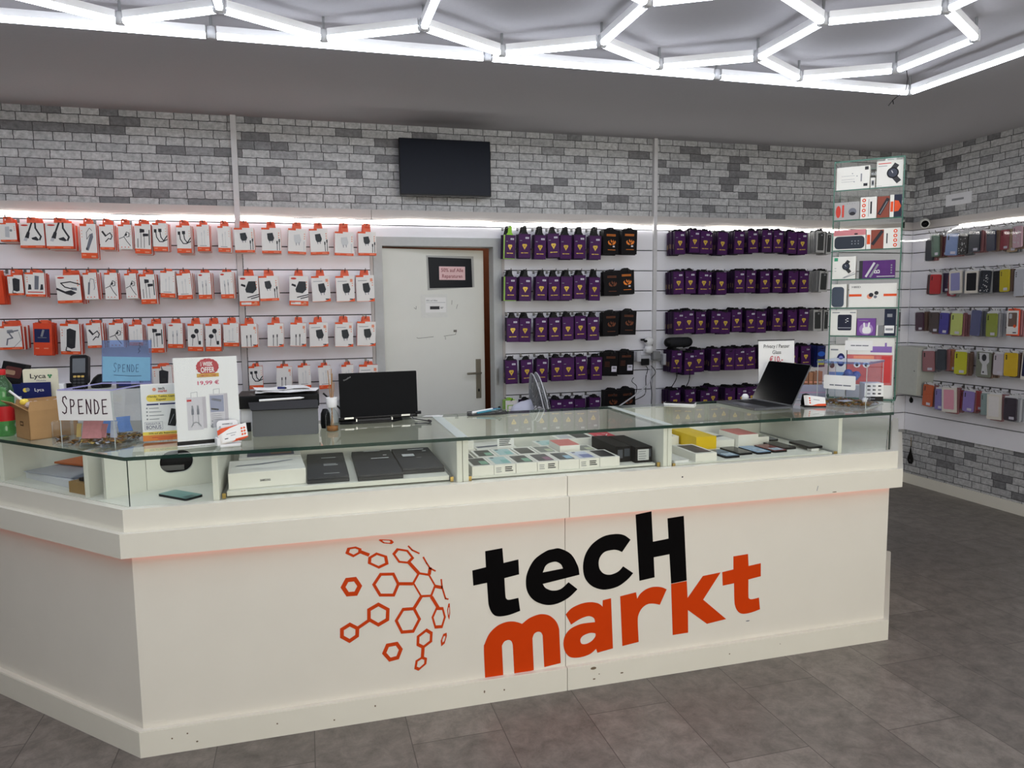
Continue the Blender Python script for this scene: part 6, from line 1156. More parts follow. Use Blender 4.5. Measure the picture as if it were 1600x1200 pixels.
LAPD = mat('slate_laptop', (50, 52, 58), .5, var=.08); LAPD2 = mat('charcoal_laptop', (40, 42, 46), .5, var=.08); LBL = mat('pale_label', (196, 198, 198), .5)
def dark_laptop(x, y, w, d, rz, lab, marks, two):
    t = thing('laptop_computer', lab, 'laptop', (x, y, TA), rz); m = MB(); m.box(0, 0, 0, w, d, .014, LAPD2, ch=.002); m.build('base', t)
    m = MB(); m.box(.001, .001, .0142, w-.001, d*two, .024, LAPD, ch=.002); m.box(.001, d*two+.003, .0142, w-.001, d-.001, .022, LAPD2, ch=.002); g = top(0, 0, .024)
    for (a, b, c, e) in marks: m.rect(a*w, b*d, c*w, e*d, g, LBL, .0008)
    m.build('lid', t)
dark_laptop(-.012, 2.765, .152, .47, 0.0, 'dark laptop beside the white tablet boxes on the left tray', [(.40, .10, .78, .115), (.42, .42, .78, .445), (.42, .47, .74, .485), (.38, .74, .76, .76)], .52)
dark_laptop(.170, 2.752, .168, .475, math.radians(-.5), 'dark laptop in the middle of the left tray', [(.42, .60, .85, .63), (.74, .72, .83, .755), (.3, .93, .72, .96)], .55)
dark_laptop(.342, 2.812, .165, .42, math.radians(-.5), 'dark laptop with a white square label at the right of the left tray', [(.18, .54, .48, .66), (.5, .46, .62, .47), (.75, .76, .85, .80), (.4, .86, .82, .90)], .5)
# phone boxes in the middle bay
TB = .8893
def pbox(x0, x1, y0, y1, h, style, lab, z=TB, name='phone_box', cat='phone box', grp='phone boxes in the middle bay'):
    t = thing(name, lab, cat, (x0, y0, z), 0, grp); w, d = x1-x0, y1-y0; m = MB()
    base = {'black': BLKBOX, 'yellow': mat('yellow_box', (222, 186, 28), .45), 'grey': LGREY}.get(style, BOXW); sd = base
    fm = {'t': mat('pale_red_lid', (212, 128, 122), .5)} if style == 'red' else ({'t': mat('crimson_lid', (206, 64, 80), .5)} if style == 'crimson' else None)
    m.box(0, 0, 0, w, d, h, base, fm=fm); g = top(0, 0, h); f = front()
    SC_ = {'k': ((40, 42, 48), (40, 42, 48)), 'gk': ((40, 44, 46), (126, 176, 152)), 'teal': ((176, 206, 206), (134, 190, 184)), 'blue': ((46, 52, 62), (150, 190, 214)), 'lil': ((200, 206, 226), (120, 130, 180)), 'rose': ((60, 58, 68), (150, 100, 130)), 'olive': ((118, 122, 118), (190, 196, 170)), 'purp': ((44, 38, 50), (80, 62, 78))}
    if style in SC_:
        a, b = SC_[style]; q = mat('cover_%s_a' % style, a, .3); q2 = mat('cover_%s_b' % style, b, .3)
        m.flat(rrect(.12*w, .10*d, .88*w, .92*d, .06*w), g, q); m.flat(rrect(.50*w if style != 'lil' else .3*w, .16*d, .84*w, .55*d, .05*w), g, q2, .001)
        if style in ('teal', 'lil'): m.rect(.18*w, .78*d, .34*w, .88*d, g, DGREY, .001)
    if style == 'black':
        m.rect(.12*w, .25*h, .45*w, .8*h, f, mat('dim_grey_print', (70, 74, 82), .4)); m.rect(.55*w, .35*h, .92*w, .85*h, f, mat('faint_print', (52, 58, 68), .4))
    if style == 'red' or style == 'crimson':
        if style == 'crimson': m.line([(.2*w, .5*d), (.5*w, .3*d), (.8*w, .6*d), (.6*w, .7*d)], .05*w, g, PWHITE)
    if style == 'pen': m.line([(.1*w, .3*d), (.9*w, .45*d)], .03, g, STEELP)
    if style == 'dual': m.rect(.08*w, .2*d, .42*w, .8*d, g, LGREY); m.rect(.5*w, .15*d, .92*w, .85*d, g, DGREY)
    if style != 'yellow':
        s = int((x0*1000+y0*77)) % 3
        if style in SC_ and h > .02 and s != 1: lines(m, f, .08*w, .4*w, .62*h, 3, .2*h, GREYINK, .08*h, s+2); lines(m, f, .5*w, .92*w, .66*h, 3, .2*h, INK, .11*h, s+5)
    m.build('carton', t)
    if style == 'black' and x0 > 1.28: m2 = MB(); m2.rect(.15*w, .15*h, .80*w, .85*h, f, LBL, .0008); lines(m2, f, .2*w, .75*w, .68*h, 4, .15*h, GREYINK, .06*h, 4, .0012); m2.build('barcode_label', t)
FR = [('gk', 'dark and green'), ('teal', 'pale teal'), ('gk', 'green and black'), ('rose', 'dark with rose corner'), ('blue', 'dark with pale blue'), ('lil', 'lilac and blue'), ('k', 'plain dark')]
for i, (s, c) in enumerate(FR): pbox(.602+.0885*i+.001, .602+.0885*(i+1)-.001, 2.745, 2.905, .037, s, 'white phone box with %s cover, %s from left in the front row' % (c, ORD[i]))
for x0, s, c in ((.665, 'gk', 'first'), (.752, 'teal', 'second'), (.842, 'k', 'third'), (.932, 'olive', 'fourth')): pbox(x0, x0+.084, 2.912, 3.06, .037, s, 'white phone box, %s from left in the second row of the middle bay' % c)
pbox(.602, .66, 2.915, 3.05, .030, 'k', 'dark-topped phone box at the left end of the second row')
pbox(.602, .69, 3.07, 3.23, .042, 'k', 'lower white phone box of the pair in the back left corner')
pbox(.602, .685, 3.075, 3.22, .034, 'k', 'upper white phone box of the pair in the back left corner', TB+.0422)
pbox(.70, .88, 3.075, 3.25, .036, 'pen', 'long white tablet box at the back of the middle bay')
pbox(.985, 1.075, 3.066, 3.20, .036, 'teal', 'white phone box with teal cover behind the red-lidded box')
pbox(1.022, 1.112, 2.915, 3.06, .062, 'red', 'white box with a pale red lid in the middle bay')
pbox(1.118, 1.205, 2.93, 3.06, .030, 'olive', 'white phone box between the red-lidded box and the black boxes')
pbox(1.09, 1.265, 3.11, 3.255, .050, 'dual', 'white box with two dark pictures at the back of the middle bay')
pbox(1.275, 1.372, 3.09, 3.25, .050, 'crimson', 'white box with a crimson lid at the back right of the middle bay')
pbox(1.228, 1.296, 2.80, 3.07, .066, 'black', 'long black box, left of two, at the right of the middle bay')
pbox(1.299, 1.376, 2.765, 3.05, .066, 'black', 'long black box with a barcode label beside the divider')
t = thing('price_card', 'small white card covered in handwriting standing among the phone boxes', 'card', (.79, 3.075, TB+.0365), 0)
m = MB(); m.box(0, 0, 0, .075, .0015, .062, PWHITE); lines(m, front(), .008, .068, .052, 6, .008, INK, .0035, 6); m.build('card', t); m = MB(); m.box(.01, .0015, 0, .065, .03, .0015, PWHITE); m.build('foot', t)
# phones and boxes in the right-hand bay
TC = .8843
def phone(x, y, col, lab, rz=0.0, z=TC, L=.150, W=.074, label=True):
    t = thing('smartphone', lab, 'phone', (x, y, z), rz, 'phones in the right-hand bay'); m = MB(); m.prism(rrect(0, 0, W, L, .009), top(), 0, .0085, BLACK if col != 'white' else WPLAST); m.build('frame', t)
    m = MB(); m.prism(rrect(.001, .001, W-.001, L-.001, .009), top(), .0086, .0095, mat('phone_%s' % col.replace(' ', '_'), {'white': (222, 222, 218), 'blue': (70, 96, 122), 'black': (30, 31, 34), 'light blue': (120, 156, 190), 'wine red': (120, 46, 54), 'graphite': (52, 54, 58), 'slate': (120, 126, 136)}[col], .25)); m.build('back_cover', t)
    if label: m = MB(); m.rect(.012, .012, W-.012, .06, top(), mat('spec_label', (186, 206, 222), .5), .0099); lines(m, top(), .016, W-.02, .05, 3, .012, GREYINK, .003, 3, .0103); m.build('spec_label', t)
phone(1.462, 2.73, 'white', 'white phone at the left front of the right-hand bay', math.radians(4), label=False)
phone(1.712, 2.745, 'blue', 'blue phone with a pale label right of the open white phone box', math.radians(3))
phone(1.800, 2.785, 'black', 'black phone between the blue and the light blue phones', math.radians(2), label=False)
phone(1.888, 2.775, 'light blue', 'light blue phone with a pale label in the right-hand bay', math.radians(2))
phone(1.975, 2.785, 'wine red', 'wine red phone with a label in the right-hand bay', math.radians(1))
phone(2.055, 2.83, 'graphite', 'graphite phone beside the wine red phone', math.radians(1), label=False)
phone(2.140, 2.76, 'black', 'black phone raised on a white block at the right end', math.radians(0), z=TC+.0125, label=False)
m = MB(); m.box(0, 0, 0, .04, .03, .012, WPLAST, ch=.001); simple('white_block', m, 'small white block under the black phone at the right end', 'block', (2.155, 2.765, TC), 0)
phone(2.10, 3.03, 'slate', 'slate phone at the back right of the right-hand bay', math.radians(-3), label=False)
phone(2.02, 3.12, 'graphite', 'graphite phone at the very back of the right-hand bay', math.radians(-3), label=True, L=.13)
def cbox(*a, **k): pbox(*a, z=TC, grp='boxes in the right-hand bay', **k)
cbox(1.556, 1.656, 2.725, 2.93, .034, 'purp', 'open white phone box with a dark phone picture in the right-hand bay')
cbox(1.690, 1.792, 2.955, 3.20, .058, 'yellow', 'yellow box in the right-hand bay', name='yellow_box', cat='box')
cbox(1.797, 1.895, 2.97, 3.20, .034, 'pen', 'low white box right of the yellow box')
cbox(1.900, 2.005, 2.945, 3.11, .058, 'red', 'tall white box with a reddish top in the right-hand bay')
cbox(2.010, 2.090, 2.985, 3.105, .034, 'olive', 'small cream box right of the tall white box')
cbox(1.456, 1.535, 2.92, 3.08, .045, 'k', 'dark-topped white phone box at the left of the right-hand bay')
cbox(1.456, 1.68, 3.10, 3.25, .040, 'dual', 'white box at the back left of the right-hand bay')
cbox(1.80, 1.97, 3.215, 3.255, .075, 'white', 'upright white box at the back of the right-hand bay')
# ------------------------------------------------------------------ glass display tower on the right wing
TWX, TWY, TWW, TWD, TWH = 2.578, 3.202, .314, .285, 1.186
TM = Matrix.Translation((TWX, TWY, GT)) @ Matrix.Rotation(-PI/4, 4, 'Z')
t = thing('glass_display_tower', 'tall square glass tower of shelves on the right end of the counter', 'display case', (TWX, TWY, GT), -PI/4)
def gpane(name, x0, y0, z0, x1, y1, z1, edges):
    m = MB(); m.box(x0, y0, z0, x1, y1, z1, GLASSV, fm={e: GEDGEL for e in edges}); m.build(name, t)
gpane('base_plate', 0, 0, 0, TWW, TWD, .008, 'fblr'); gpane('top_plate', 0, 0, TWH-.008, TWW, TWD, TWH, 'fblr')
gpane('side_pane', 0, 0, .0082, .006, TWD, TWH-.0082, 'fbtd'); gpane('side_pane', TWW-.006, 0, .0082, TWW, TWD, TWH-.0082, 'fbtd'); gpane('back_pane', .0062, TWD-.006, .0082, TWW-.0062, TWD, TWH-.0082, 'td')
SZ = [2.100, 1.953, 1.804, 1.660, 1.517, 1.376]
for z in SZ: gpane('shelf', .0062, .004, z-GT-.006, TWW-.0062, TWD-.007, z-GT, 'f')
m = MB()
for x in (.004, TWW-.004): m.box(x-.006, .002, 0.0082, x+.006, .014, .02, GEDGE)
m.build('foot_clip', t)
def on_tower(x, z, y=.02): return tuple(TM @ V3((x, y, z-GT)))
def tbox(x0, x1, shelf, h, draw, lab, name='product_box', cat='box', y=.02, d=.06, m_=None, edge=None):
    z = (SZ+[GT+.0085])[shelf]+.0004; w = x1-x0
    r = thing(name, lab, cat, on_tower(x0, z, y), -PI/4, 'products in the glass tower'); b = MB(); b.box(0, 0, 0, w, d, h, m_ or BOXW, ch=.001); g = front(); 
    q = draw(b, g, w, h); b.build('carton', r)
    return r
def d1_(b, g, w, h):
    b.rect(.85*w, .82*h, .96*w, .96*h, g, DGREY); b.rect(.82*w, .12*h, .94*w, .24*h, g, INK)
    for y in (.35, .45, .6): b.rect(.15*w, y*h, .55*w, y*h+.0012, g, GREYINK)
    for x, y in ((.48, .70), (.62, .58), (.54, .34)): b.flat(ring(x*w, y*h, .012*w+.001, n=8), g, GREYINK)
    b.rect(.73*w, .33*h, .77*w, .67*h, g, GREYINK)
tbox(.010, .160, 0, .112, d1_, 'white earphone box with a grey line drawing on the top shelf of the glass tower')
def d2_(b, g, w, h): b.rect(.2*w, .25*h, .8*w, .75*h, g, GREYINK); b.rect(.35*w, .35*h, .65*w, .65*h, g, INK, .001)
tbox(.165, .184, 0, .050, d2_, 'tiny white box between the two larger boxes on the top shelf', d=.03)
def watch(b, g, cx, cy, r, k=BLACK):
    b.line([(cx-.1*r, cy+.5*r), (cx+.5*r, cy+1.35*r)], .9*r, g, DGREY, .0008); b.line([(cx+.1*r, cy-.5*r), (cx+.9*r, cy-1.5*r)], .9*r, g, DGREY, .0008); b.flat(ring(cx, cy, r, n=18), g, k, .0012); b.flat(ring(cx, cy, .78*r, n=18), g, mat('watch_face', (58, 62, 74), .3), .0016); b.line([(cx, cy), (cx-.2*r, cy+.4*r)], .12*r, g, PALE, .002)
def d3_(b, g, w, h):
    b.rect(.06*w, .88*h, .55*w, .91*h, g, REDOVAL); b.rect(.06*w, .79*h, .4*w, .81*h, g, GREYINK); watch(b, g, .62*w, .52*h, .23*w); b.rect(0, .05*h, .22*w, .06*h, g, GREYINK)
r = tbox(.190, .304, 0, .126, d3_, 'white smartwatch box with a hang tab on the top shelf of the glass tower')
m = MB(); m.prism([(.035, .126), (.085, .126), (.083, .138), (.037, .138)], front(0, .01, 0), -.002, 0, WPLAST, holes=[[(.045, .129), (.075, .129), (.075, .134), (.045, .134)]]); m.build('hang_tab', r)
GREYCARD = mat('grey_blister_card', (170, 168, 166), .4)
def d4_(b, g, w, h): b.flat(ring(.15*w, .48*h, .10*w, .34*h), g, REDOVAL); b.flat(rrect(.3*w, .15*h, .38*w, .85*h, .03*w), g, REDOVAL); b.flat(ring(.72*w, .45*h, .16*w, n=16), g, STEELP); b.flat(ring(.72*w, .34*h, .12*w, .08*w, n=12), g, INK, .001); [b.flat(ring((.5+.1*i)*w, .9*h, .02*w, n=6), g, GREYINK) for i in range(4)]
tbox(.006, .120, 1, .088, d4_, 'grey blister pack with red ovals on the second shelf of the glass tower', m_=GREYCARD)
BRN = mat('russet_print', (140, 70, 54), .5)
def icons(b, g, x, w, h):
    for i in range(4): b.flat(ring(x, (.16+.23*i)*h, .009, n=9), g, ORANGE); b.flat(ring(x, (.16+.23*i)*h, .004, n=7), g, PWHITE, .001)
def d5_(b, g, w, h): icons(b, g, .22*w, w, h); b.rect(.61*w, .22*h, .71*w, .78*h, g, INK); b.rect(.5*w, .1*h, .53*w, .9*h, g, GREYINK)
tbox(.123, .196, 1, .106, d5_, 'white box with four orange icons on the second shelf of the glass tower')
def d6_(b, g, w, h): b.line([(.2*w, .2*h), (.85*w, .85*h)], .3*w, g, INK); b.line([(.25*w, .2*h), (.8*w, .75*h)], .06*w, g, GREYINK, .001)
tbox(.198, .252, 1, .104, d6_, 'russet box with a dark remote picture on the second shelf of the glass tower', m_=BRN)
def d7_(b, g, w, h): b.rect(0, 0, .35*w, h, g, BOXW); b.rect(.05*w, .25*h, .3*w, .7*h, g, ORANGE, .001); b.flat([(.4*w, .25*h), (.4*w, .75*h), (.75*w, .72*h), (.98*w, .48*h), (.75*w, .27*h)], g, ORANGE)
tbox(.254, .304, 1, .108, d7_, 'navy box with an orange arrow at the right of the second shelf', m_=mat('deep_navy_box', (34, 40, 60), .4))
def d8_(b, g, w, h): b.rect(0, .72*h, w, h, g, mat('dusty_pink_print', (206, 130, 134), .5)); b.flat(rrect(.03*w, .06*h, .97*w, .68*h, .12*w), g, mat('dark_speaker_print', (46, 52, 62), .4)); [b.flat(ring((.58+.1*(i % 3))*w, (.3+.13*(i//3))*h, .022*w, n=7), g, GREYINK, .001) for i in range(6)]; b.flat(ring(.7*w, .78*h, .06*w, .04*h), g, INK, .001)
tbox(.006, .152, 2, .100, d8_, 'pink and grey box with a long dark speaker on the third shelf')
def d9_(b, g, w, h): b.rect(.02*w, .25*h, .12*w, .72*h, g, ORANGE); b.rect(.14*w, 0, .52*w, .95*h, g, BRN); b.line([(.2*w, .25*h), (.46*w, .85*h)], .1*w, g, INK, .001); b.rect(.60*w, .25*h, .635*w, .75*h, g, INK); icons(b, g, .86*w, w, h)
tbox(.155, .304, 2, .098, d9_, 'white and russet remote control box on the third shelf')
def d10_(b, g, w, h): b.rect(.06*w, .8*h, .22*w, .95*h, g, mat('mint_print', (60, 160, 120), .5)); watch(b, g, .58*w, .56*h, .17*w); b.line([(.45*w, .05*h), (.95*w, .3*h)], .02*w, g, GREYINK); b.line([(.5*w, .05*h), (.98*w, .22*h)], .03*w, g, STEELP); [b.rect(.08*w, (.35+.12*i)*h, .16*w, (.37+.12*i)*h, g, GREYINK) for i in range(2)]
tbox(.006, .112, 3, .112, d10_, 'white smartwatch box with a green corner on the fourth shelf')
PUR2 = mat('purple_box_print', (88, 44, 112), .4, var=.2)
def d11_(b, g, w, h): b.rect(0, 0, .1*w, h, g, DGREY); b.line([(.2*w, .12*h), (.42*w, .85*h)], .06*w, g, PALE); b.line([(.32*w, .1*h), (.52*w, .75*h)], .06*w, g, GREYINK); b.text('B', .58*w, .38*h, .026, g, PWHITE, rot=PI/2); b.rect(.5*w, .08*h, w, .12*h, g, PALE); [b.rect(.88*w, (.25+.14*i)*h, .92*w, (.33+.14*i)*h, g, GREYINK) for i in range(4)]
tbox(.128, .288, 3, .088, d11_, 'purple and grey box with a white letter B on the fourth shelf', m_=PUR2)
def d12_(b, g, w, h): b.flat(rrect(.03*w, .02*h, .84*w, .88*h, .22*w), g, mat('slate_speaker_cloth', (70, 78, 92), .6))
tbox(.004, .074, 4, .118, d12_, 'narrow white box with a dark rounded speaker on the fifth shelf', d=.09)
def d13_(b, g, w, h):
    b.text('H80D', .15*w, .82*h, .010, g, INK, w=.04); b.rect(0, .46*h, .27*w, .56*h, g, ORANGE); b.rect(.73*w, .46*h, w, .56*h, g, ORANGE); b.flat(ring(.44*w, .46*h, .06*w, n=12), g, PEACH); b.flat(ring(.47*w, .52*h, .05*w, n=12), g, INK, .001); b.flat(ring(.58*w, .6*h, .045*w, n=12), g, DGREY, .001); b.flat(ring(.56*w, .44*h, .035*w, n=12), g, STEELP, .0014)
tbox(.086, .300, 4, .118, d13_, 'wide white box lettered H80D on the fifth shelf')
def d14_(b, g, w, h): b.flat(rrect(.28*w, .2*h, .82*w, .82*h, .06*w), g, mat('slate_screen_print', (44, 46, 60), .3)); b.rect(.06*w, .88*h, .35*w, .92*h, g, GREYINK); b.rect(.75*w, .88*h, .97*w, .92*h, g, GREYINK); [b.rect(.58*w+.05*w*(i % 2), (.5+.05*i)*h, .62*w+.08*w*(i % 2), (.53+.05*i)*h, g, PWHITE, .001) for i in range(4)]; b.rect(.3*w, .29*h, .8*w, .31*h, g, LGREY, .001)
tbox(.004, .124, 5, .128, d14_, 'white box with a dark square gadget picture on the sixth shelf')
def d15_(b, g, w, h): b.flat(ring(.5*w, .38*h, .38*w, .34*h, 18), g, mat('pale_violet_glow', (170, 140, 190), .5)); b.flat(rrect(.3*w, .12*h, .76*w, .5*h, .14*w), g, PWHITE, .001); b.line([(.4*w, .5*h), (.38*w, .72*h)], .09*w, g, PWHITE, .0014); b.line([(.62*w, .5*h), (.66*w, .74*h)], .09*w, g, PWHITE, .0014); b.rect(.1*w, .86*h, .6*w, .9*h, g, GREYINK)
tbox(.128, .212, 5, .086, d15_, 'purple box with white earbuds on the sixth shelf', m_=mat('violet_box', (120, 74, 150), .4))
tbox(.216, .246, 5, .052, lambda b, g, w, h: (b.rect(.25*w, 0, w, h, g, GREY), None), 'small grey box beside the purple earbud box on the sixth shelf', d=.04)
tbox(.250, .300, 5, .132, lambda b, g, w, h: (b.rect(.05*w, .1*h, .9*w, .38*h, g, PWHITE), b.rect(.15*w, .2*h, .8*w, .28*h, g, GREYINK, .001), b.rect(.25*w, .7*h, .7*w, .82*h, g, GREYINK)), 'tall navy box with a white label at the right of the sixth shelf', m_=mat('deep_navy_box', (34, 40, 60), .4))
def d16_(b, g, w, h): b.flat(ring(.68*w, .72*h, .26*w, .13*h, 14), g, NAVY); b.flat(ring(.68*w, .72*h, .16*w, .08*h, 12), g, mat('lilac_ear_cup', (140, 140, 196), .5), .001); b.flat(ring(.16*w, .62*h, .16*w, .07*h), g, CHARB); b.rect(0, .36*h, w, .48*h, g, mat('sky_print', (110, 150, 206), .5)); b.rect(0, .22*h, w, .36*h, g, DGREY); b.rect(.05*w, .9*h, .5*w, .93*h, g, GREYINK)
tbox(.006, .084, 6, .262, d16_, 'white headphone box at the lower left of the glass tower', d=.08)
PINKP = mat('coral_photo_print', (206, 110, 108), .5, var=.25, scale=30)
def d17_(b, g, w, h):
    b.rect(0, .22*h, w*.97, .72*h, g, PINKP); b.rect(.5*w, .76*h, .95*w, .86*h, g, mat('violet_soft_print', (140, 110, 176), .5)); b.rect(.8*w, .80*h, .84*w, .92*h, g, mat('violet_soft_print', (140, 110, 176), .5), .001); b.rect(.74*w, .26*h, .94*w, .7*h, g, mat('red_script_print', (206, 66, 66), .5), .001)
    b.rect(.14*w, .62*h, .58*w, .7*h, g, PEACH, .001)
    for x in (.22, .42): b.flat(ring(x*w, .55*h, .075*w, .05*h), g, PWHITE, .001); b.flat(ring(x*w, .55*h, .035*w, .03*h), g, DGREY, .0014)
    b.rect(.0, .0, .7*w, .2*h, g, LGREY)
r = tbox(.088, .300, 6, .302, d17_, 'big white and red printed box at the bottom of the glass tower', d=.07)
m = MB(); m.prism(rrect(-.012, .238, .115, .288, .002), front(0, -.001, 0), 0, .0008, PWHITE); [m.rect(a, .260, b, .265, front(0, -.002, 0), STEELP, .0002) for a, b in ((.015, .035), (.038, .065), (.068, .096))]; m.build('paper_label', r)

# ------------------------------------------------------------------ walls: cameras, sockets, speaker, fan, cabinet
t = thing('pan_tilt_camera', 'white ball-shaped camera on the slat wall beside the right cover strip', 'camera', (2.487, YB-.0195, 1.215))
m = MB(); m.lathe([(0, 0), (.030, 0), (.032, .03), (.028, .05), (0, .052)], WPLAST, 20, (0, -.05, -.03)); m.box(-.02, -.04, -.03, .02, 0, .0, WPLAST); m.build('foot', t); m = MB(); m.lathe([(.036*math.sin(PI*i/10), -.036*math.cos(PI*i/10)) for i in range(11)], WPLAST, 20, (0, -.05, .055)); m.flat(ring(-.038, .058, .016, .009), front(0, -.075, 0), BLACK); m.build('head', t)
m = MB(); m.box(-.06, -.05, .06, -.025, -.03, .075, BLACK, ch=.003); m.build('lens_bar', t)
t = thing('power_strip', 'grey power strip with plugged adapters under the ball-shaped camera', 'power strip', (2.375, YB-.0195, 1.09))
m = MB(); m.box(0, -.035, .03, .29, 0, .075, LGREY, ch=.004); m.build('bar', t)
for x, z, w_, h_, c in ((.0, .03, .035, .08, LGREY), (.135, .04, .06, .065, GREY), (.22, .0, .065, .085, LGREY)): m = MB(); m.box(x, -.085, z, x+w_, -.0355, z+h_, c, ch=.006); m.build('adapter', t)
m = MB(); m.box(.055, -.05, .0, .12, -.0355, .05, BLACK, ch=.004); m.build('adapter', t)
def cable(pts, r, m_, lab): m = MB(); P = [V3(p) for p in pts]; out = []
def cab(pts, r, m_, lab):
    P = [V3(p) for p in pts]; out = []
    for i in range(len(P)-1):
        p0, p1, p2, p3 = P[max(i-1, 0)], P[i], P[i+1], P[min(i+2, len(P)-1)]
        for j in range(5): u = j/5; out.append(0.5*((2*p1)+(p2-p0)*u+(2*p0-5*p1+4*p2-p3)*u*u+(3*p1-p0-3*p2+p3)*u**3))
    out.append(P[-1]); m = MB(); m.tube(out, r, m_, 6); o = m.build('cable'); return tag(o, lab, 'cable', None)
yk = YB-.05
cab([(2.46, yk-.03, 1.085), (2.475, yk-.03, 1.06), (2.47, yk-.01, 1.0), (2.475, yk, .92), (2.46, yk, .86), (2.36, yk, .82)], .003, BLACK, 'black cable curving down left from the power strip')
cab([(2.505, yk-.03, 1.085), (2.51, yk-.09, 1.04), (2.485, yk-.06, .98), (2.505, yk-.04, .88), (2.50, yk-.04, .78)], .003, DGREY, 'dark cable hanging straight down from the power strip')
cab([(2.53, yk-.03, 1.105), (2.515, yk-.05, 1.06), (2.52, yk-.02, .95), (2.52, yk, .78)], .0025, LGREY, 'thin white cable hanging straight down beside the dark one')
cab([(2.49, yk-.04, 1.06), (2.42, 4.915, .98), (2.30, 4.88, .90), (2.12, 4.86, .80)], .005, LGREY, 'thick white cable slanting down left across the black packs')
cab([(2.375, yk, 1.0), (2.36, yk, .97), (2.40, yk, .93), (2.39, yk, .86)], .0025, BLACK, 'short black cable dangling between the black packs and the power strip')
cab([(2.63, 4.90, 1.10), (2.635, 4.91, 1.0), (2.62, 4.98, .90), (2.63, 5.0, .80)], .003, BLACK, 'left black cable hanging under the black speaker')
cab([(2.74, 4.90, 1.08), (2.745, 4.92, .98), (2.735, 4.99, .88), (2.74, 5.0, .80)], .003, BLACK, 'right black cable hanging under the black speaker')
t = thing('bluetooth_speaker', 'black capsule-shaped speaker lying on the fourth-row purple packs', 'speaker', (2.69, 4.99, 1.262))
m = MB(); T = Matrix.Rotation(PI/2, 4, 'Y'); m.lathe([(0, -.112), (.018, -.110), (.030, -.10), (.036, -.085), (.036, .085), (.030, .10), (.018, .110), (0, .112)], BLACK, 18, (0, 0, 0), T); m.build('body', t); m = MB(); m.lathe([(.0365, -.08), (.0372, -.075), (.0372, .075), (.0365, .08)], mat('speaker_cloth', (30, 30, 33), .8, bump=.3, scale=400), 18, (0, 0, 0), T); m.build('cloth', t); m = MB(); m.tube([(.0, .01, -.03), (.0, .07, -.045)], .006, STEEL, 6); m.tube([(.08, .01, -.03), (.08, .07, -.045)], .006, STEEL, 6); m.build('hanging_clip', t)
# standing fan behind the counter
FX, FY, FZ = 1.205, 3.78, .985
t = thing('standing_fan', 'grey standing fan turned sideways behind the middle of the counter', 'fan', (FX-.06, FY, 0))
FT = Matrix.Translation((.06, 0, FZ)) @ Matrix.Rotation(math.radians(-8), 4, 'Z') @ Matrix.Rotation(math.radians(90-10), 4, 'Y')
FANW = mat('fan_white_plastic', (196, 198, 214), .35); FANG = mat('fan_grey_plastic', (120, 122, 124), .4)
m = MB(); m.lathe([(0, -.155), (.03, -.15), (.052, -.13), (.062, -.09), (.066, -.03), (.0, -.028)], FANW, 20, (0, 0, 0), FT); m.build('motor_housing', t)
m = MB()
for sgn in (-1, 1):
    for i in range(44):
        a = 2*PI*i/44; P = [FT @ V3((r*math.cos(a), r*math.sin(a), sgn*(.012+.035*(1-(r/.2)**2))+.01)) for r in (.05, .1, .15, .185, .2)]
        m.tube(P, .0022, FANG, 4, False)
    for r in (.05, .12, .2):
        m.tube([FT @ V3((r*math.cos(2*PI*i/32), r*math.sin(2*PI*i/32), sgn*(.012+.035*(1-(r/.2)**2))+.01)) for i in range(33)], .002 if r < .2 else .003, FANG if r < .2 else LGREY, 5, False)
m.build('guard', t)
for bl in range(3):
    m = MB(); vs = []; fs = []; n = 6
    for i in range(n+1):
        for j, a in enumerate((-.5, 0, .5)): r = .03+.15*i/n; an = bl*2*PI/3+a*(.5+.8*i/n); vs.append(FT @ V3((r*math.cos(an), r*math.sin(an), .01+.02*a)))
    for i in range(n):
        for j in range(2): p = i*3+j; fs.append((p, p+3, p+4, p+1))
    m.add(vs, fs, FANG, True); m.build('blade', t)
m = MB(); m.tube([(.0, 0, .03), (.0, 0, FZ-.06)], .014, FANW, 12); m.tube([(0, 0, FZ-.06), (.0, 0, FZ-.01)], .02, FANW, 12); m.build('pole', t); m = MB(); m.lathe([(0, 0), (.18, 0), (.19, .01), (.15, .028), (.03, .036), (0, .036)], FANW, 28); m.build('base', t)
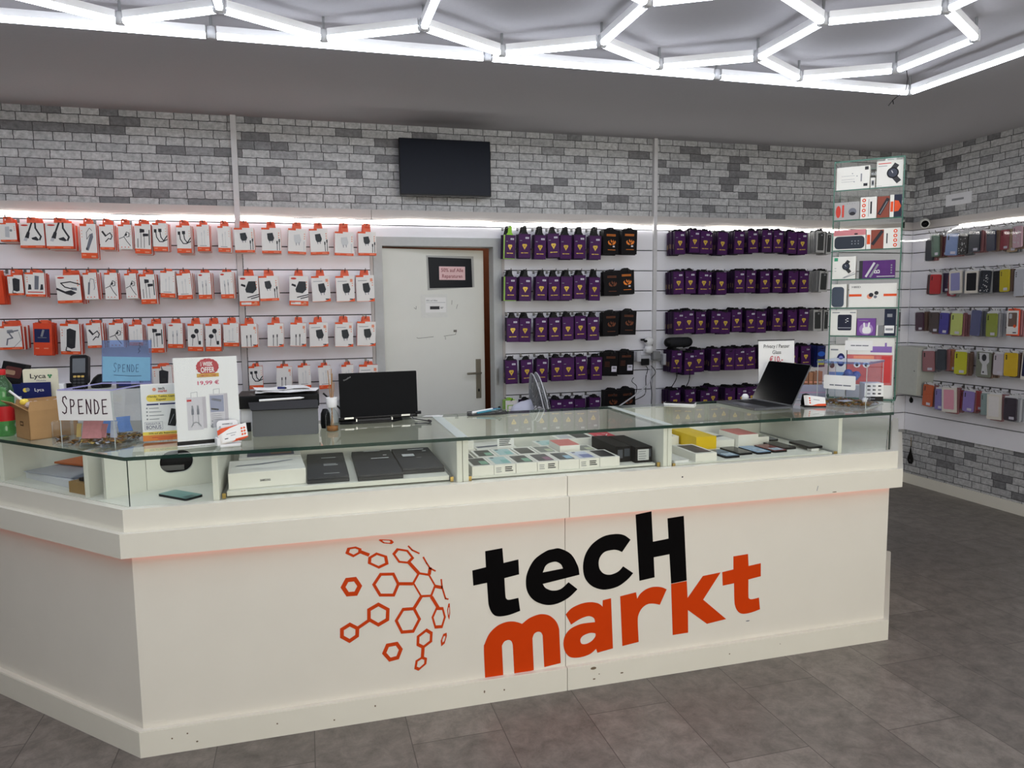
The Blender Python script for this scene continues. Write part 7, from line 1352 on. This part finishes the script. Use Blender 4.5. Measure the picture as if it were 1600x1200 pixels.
# corner: bullet camera, cabinet, plaque, holes
t = thing('security_camera', 'white bullet security camera in the corner above the phone cases', 'camera', (XR-.0225, 5.005, 2.185))
CT = Matrix.Translation((-.075, -.085, -.012)) @ Matrix.Rotation(math.radians(48), 4, 'Z') @ Matrix.Rotation(math.radians(-90-12), 4, 'Y')
CAMW = mat('camera_casing', (206, 206, 200), .4); m = MB(); m.lathe([(0, -.075), (.028, -.07), (.036, -.055), (.036, .05), (.031, .058), (.027, .056)], CAMW, 20, (0, 0, 0), CT); m.build('casing', t); m = MB(); m.lathe([(0, .052), (.026, .052), (.026, .057)], BLACK, 18, (0, 0, 0), CT); m.lathe([(0, .0575), (.012, .0575), (.010, .055)], BLACKG, 14, (0, 0, 0), CT); m.build('lens', t)
m = MB(); m.tube([(0, .0, .0), (-.03, -.01, .01), (-.055, -.05, .0)], .013, CAMW, 10); m.lathe([(0, 0), (.036, 0), (.034, .012), (0, .014)], CAMW, 18, (0, 0, 0), Matrix.Rotation(-PI/2, 4, 'Y')); m.build('bracket', t)
t = thing('wall_cabinet', 'pale grey metal cabinet mounted on the right-hand wall beside the tower', 'cabinet', (XR-.0195, 4.835, .785), -PI/2)
CABM = mat('cabinet_grey', (186, 188, 180), .4); m = MB(); m.box(-.235, -.165, 0, 0, 0, .395, CABM, ch=.004); m.build('body', t); m = MB(); m.box(-.232, -.168, .004, -.003, -.1652, .391, CABM, ch=.002); m.flat(ring(-.03, .2, .006, n=10), front(0, -.1682, 0), STEEL); m.build('door', t)
m = MB(); m.box(-.004, -.118, -.045, 0, .118, .045, mat('plaque_white', (222, 222, 224), .5), ch=.002); g = Frame((-.004, 0, 0), (0, -1, 0), (0, 0, 1), (-1, 0, 0)); m.rect(-.06, -.008, .05, .008, g, GREYINK); simple('wall_plaque', m, 'small pale plaque on the brick paper of the right-hand wall', 'plaque', (XR-.0005, 4.70, 2.335))
m = MB(); SO = mat('soot_black', (20, 17, 15), .9); g = Frame((XR-.0197, 5.055, .717), (0, -1, 0), (0, 0, 1), (-1, 0, 0)); m.prism(ring(0, 0, .02, .024, 12), g, 0, .003, SO); m.tube([g.p(0, .03, .004), g.p(.004, .0, .012), g.p(.012, -.02, .006)], .004, BLACK, 6); simple('cable_grommet', m, 'black cable hole in the slat wall under the grey cabinet', 'grommet', (0, 0, 0))
m = MB(); g = Frame((XR-.0006, 5.055, .225), (0, -1, 0), (0, 0, 1), (-1, 0, 0)); m.prism([(0, .10), (.012, .045), (.03, .0), (.032, -.03), (.018, -.055), (-.012, -.055), (-.03, -.03), (-.028, .0), (-.010, .045)], g, 0, .004, SO); m.line([(0, .095), (-.002, .17)], .007, g, mat('rust_stain', (128, 104, 60), .8), .0006); m.tube([g.p(0, -.02, .005), g.p(.008, -.03, .012)], .006, DGREY, 6); simple('cable_outlet', m, 'black teardrop-shaped outlet low on the brick paper of the right-hand wall', 'outlet', (0, 0, 0))
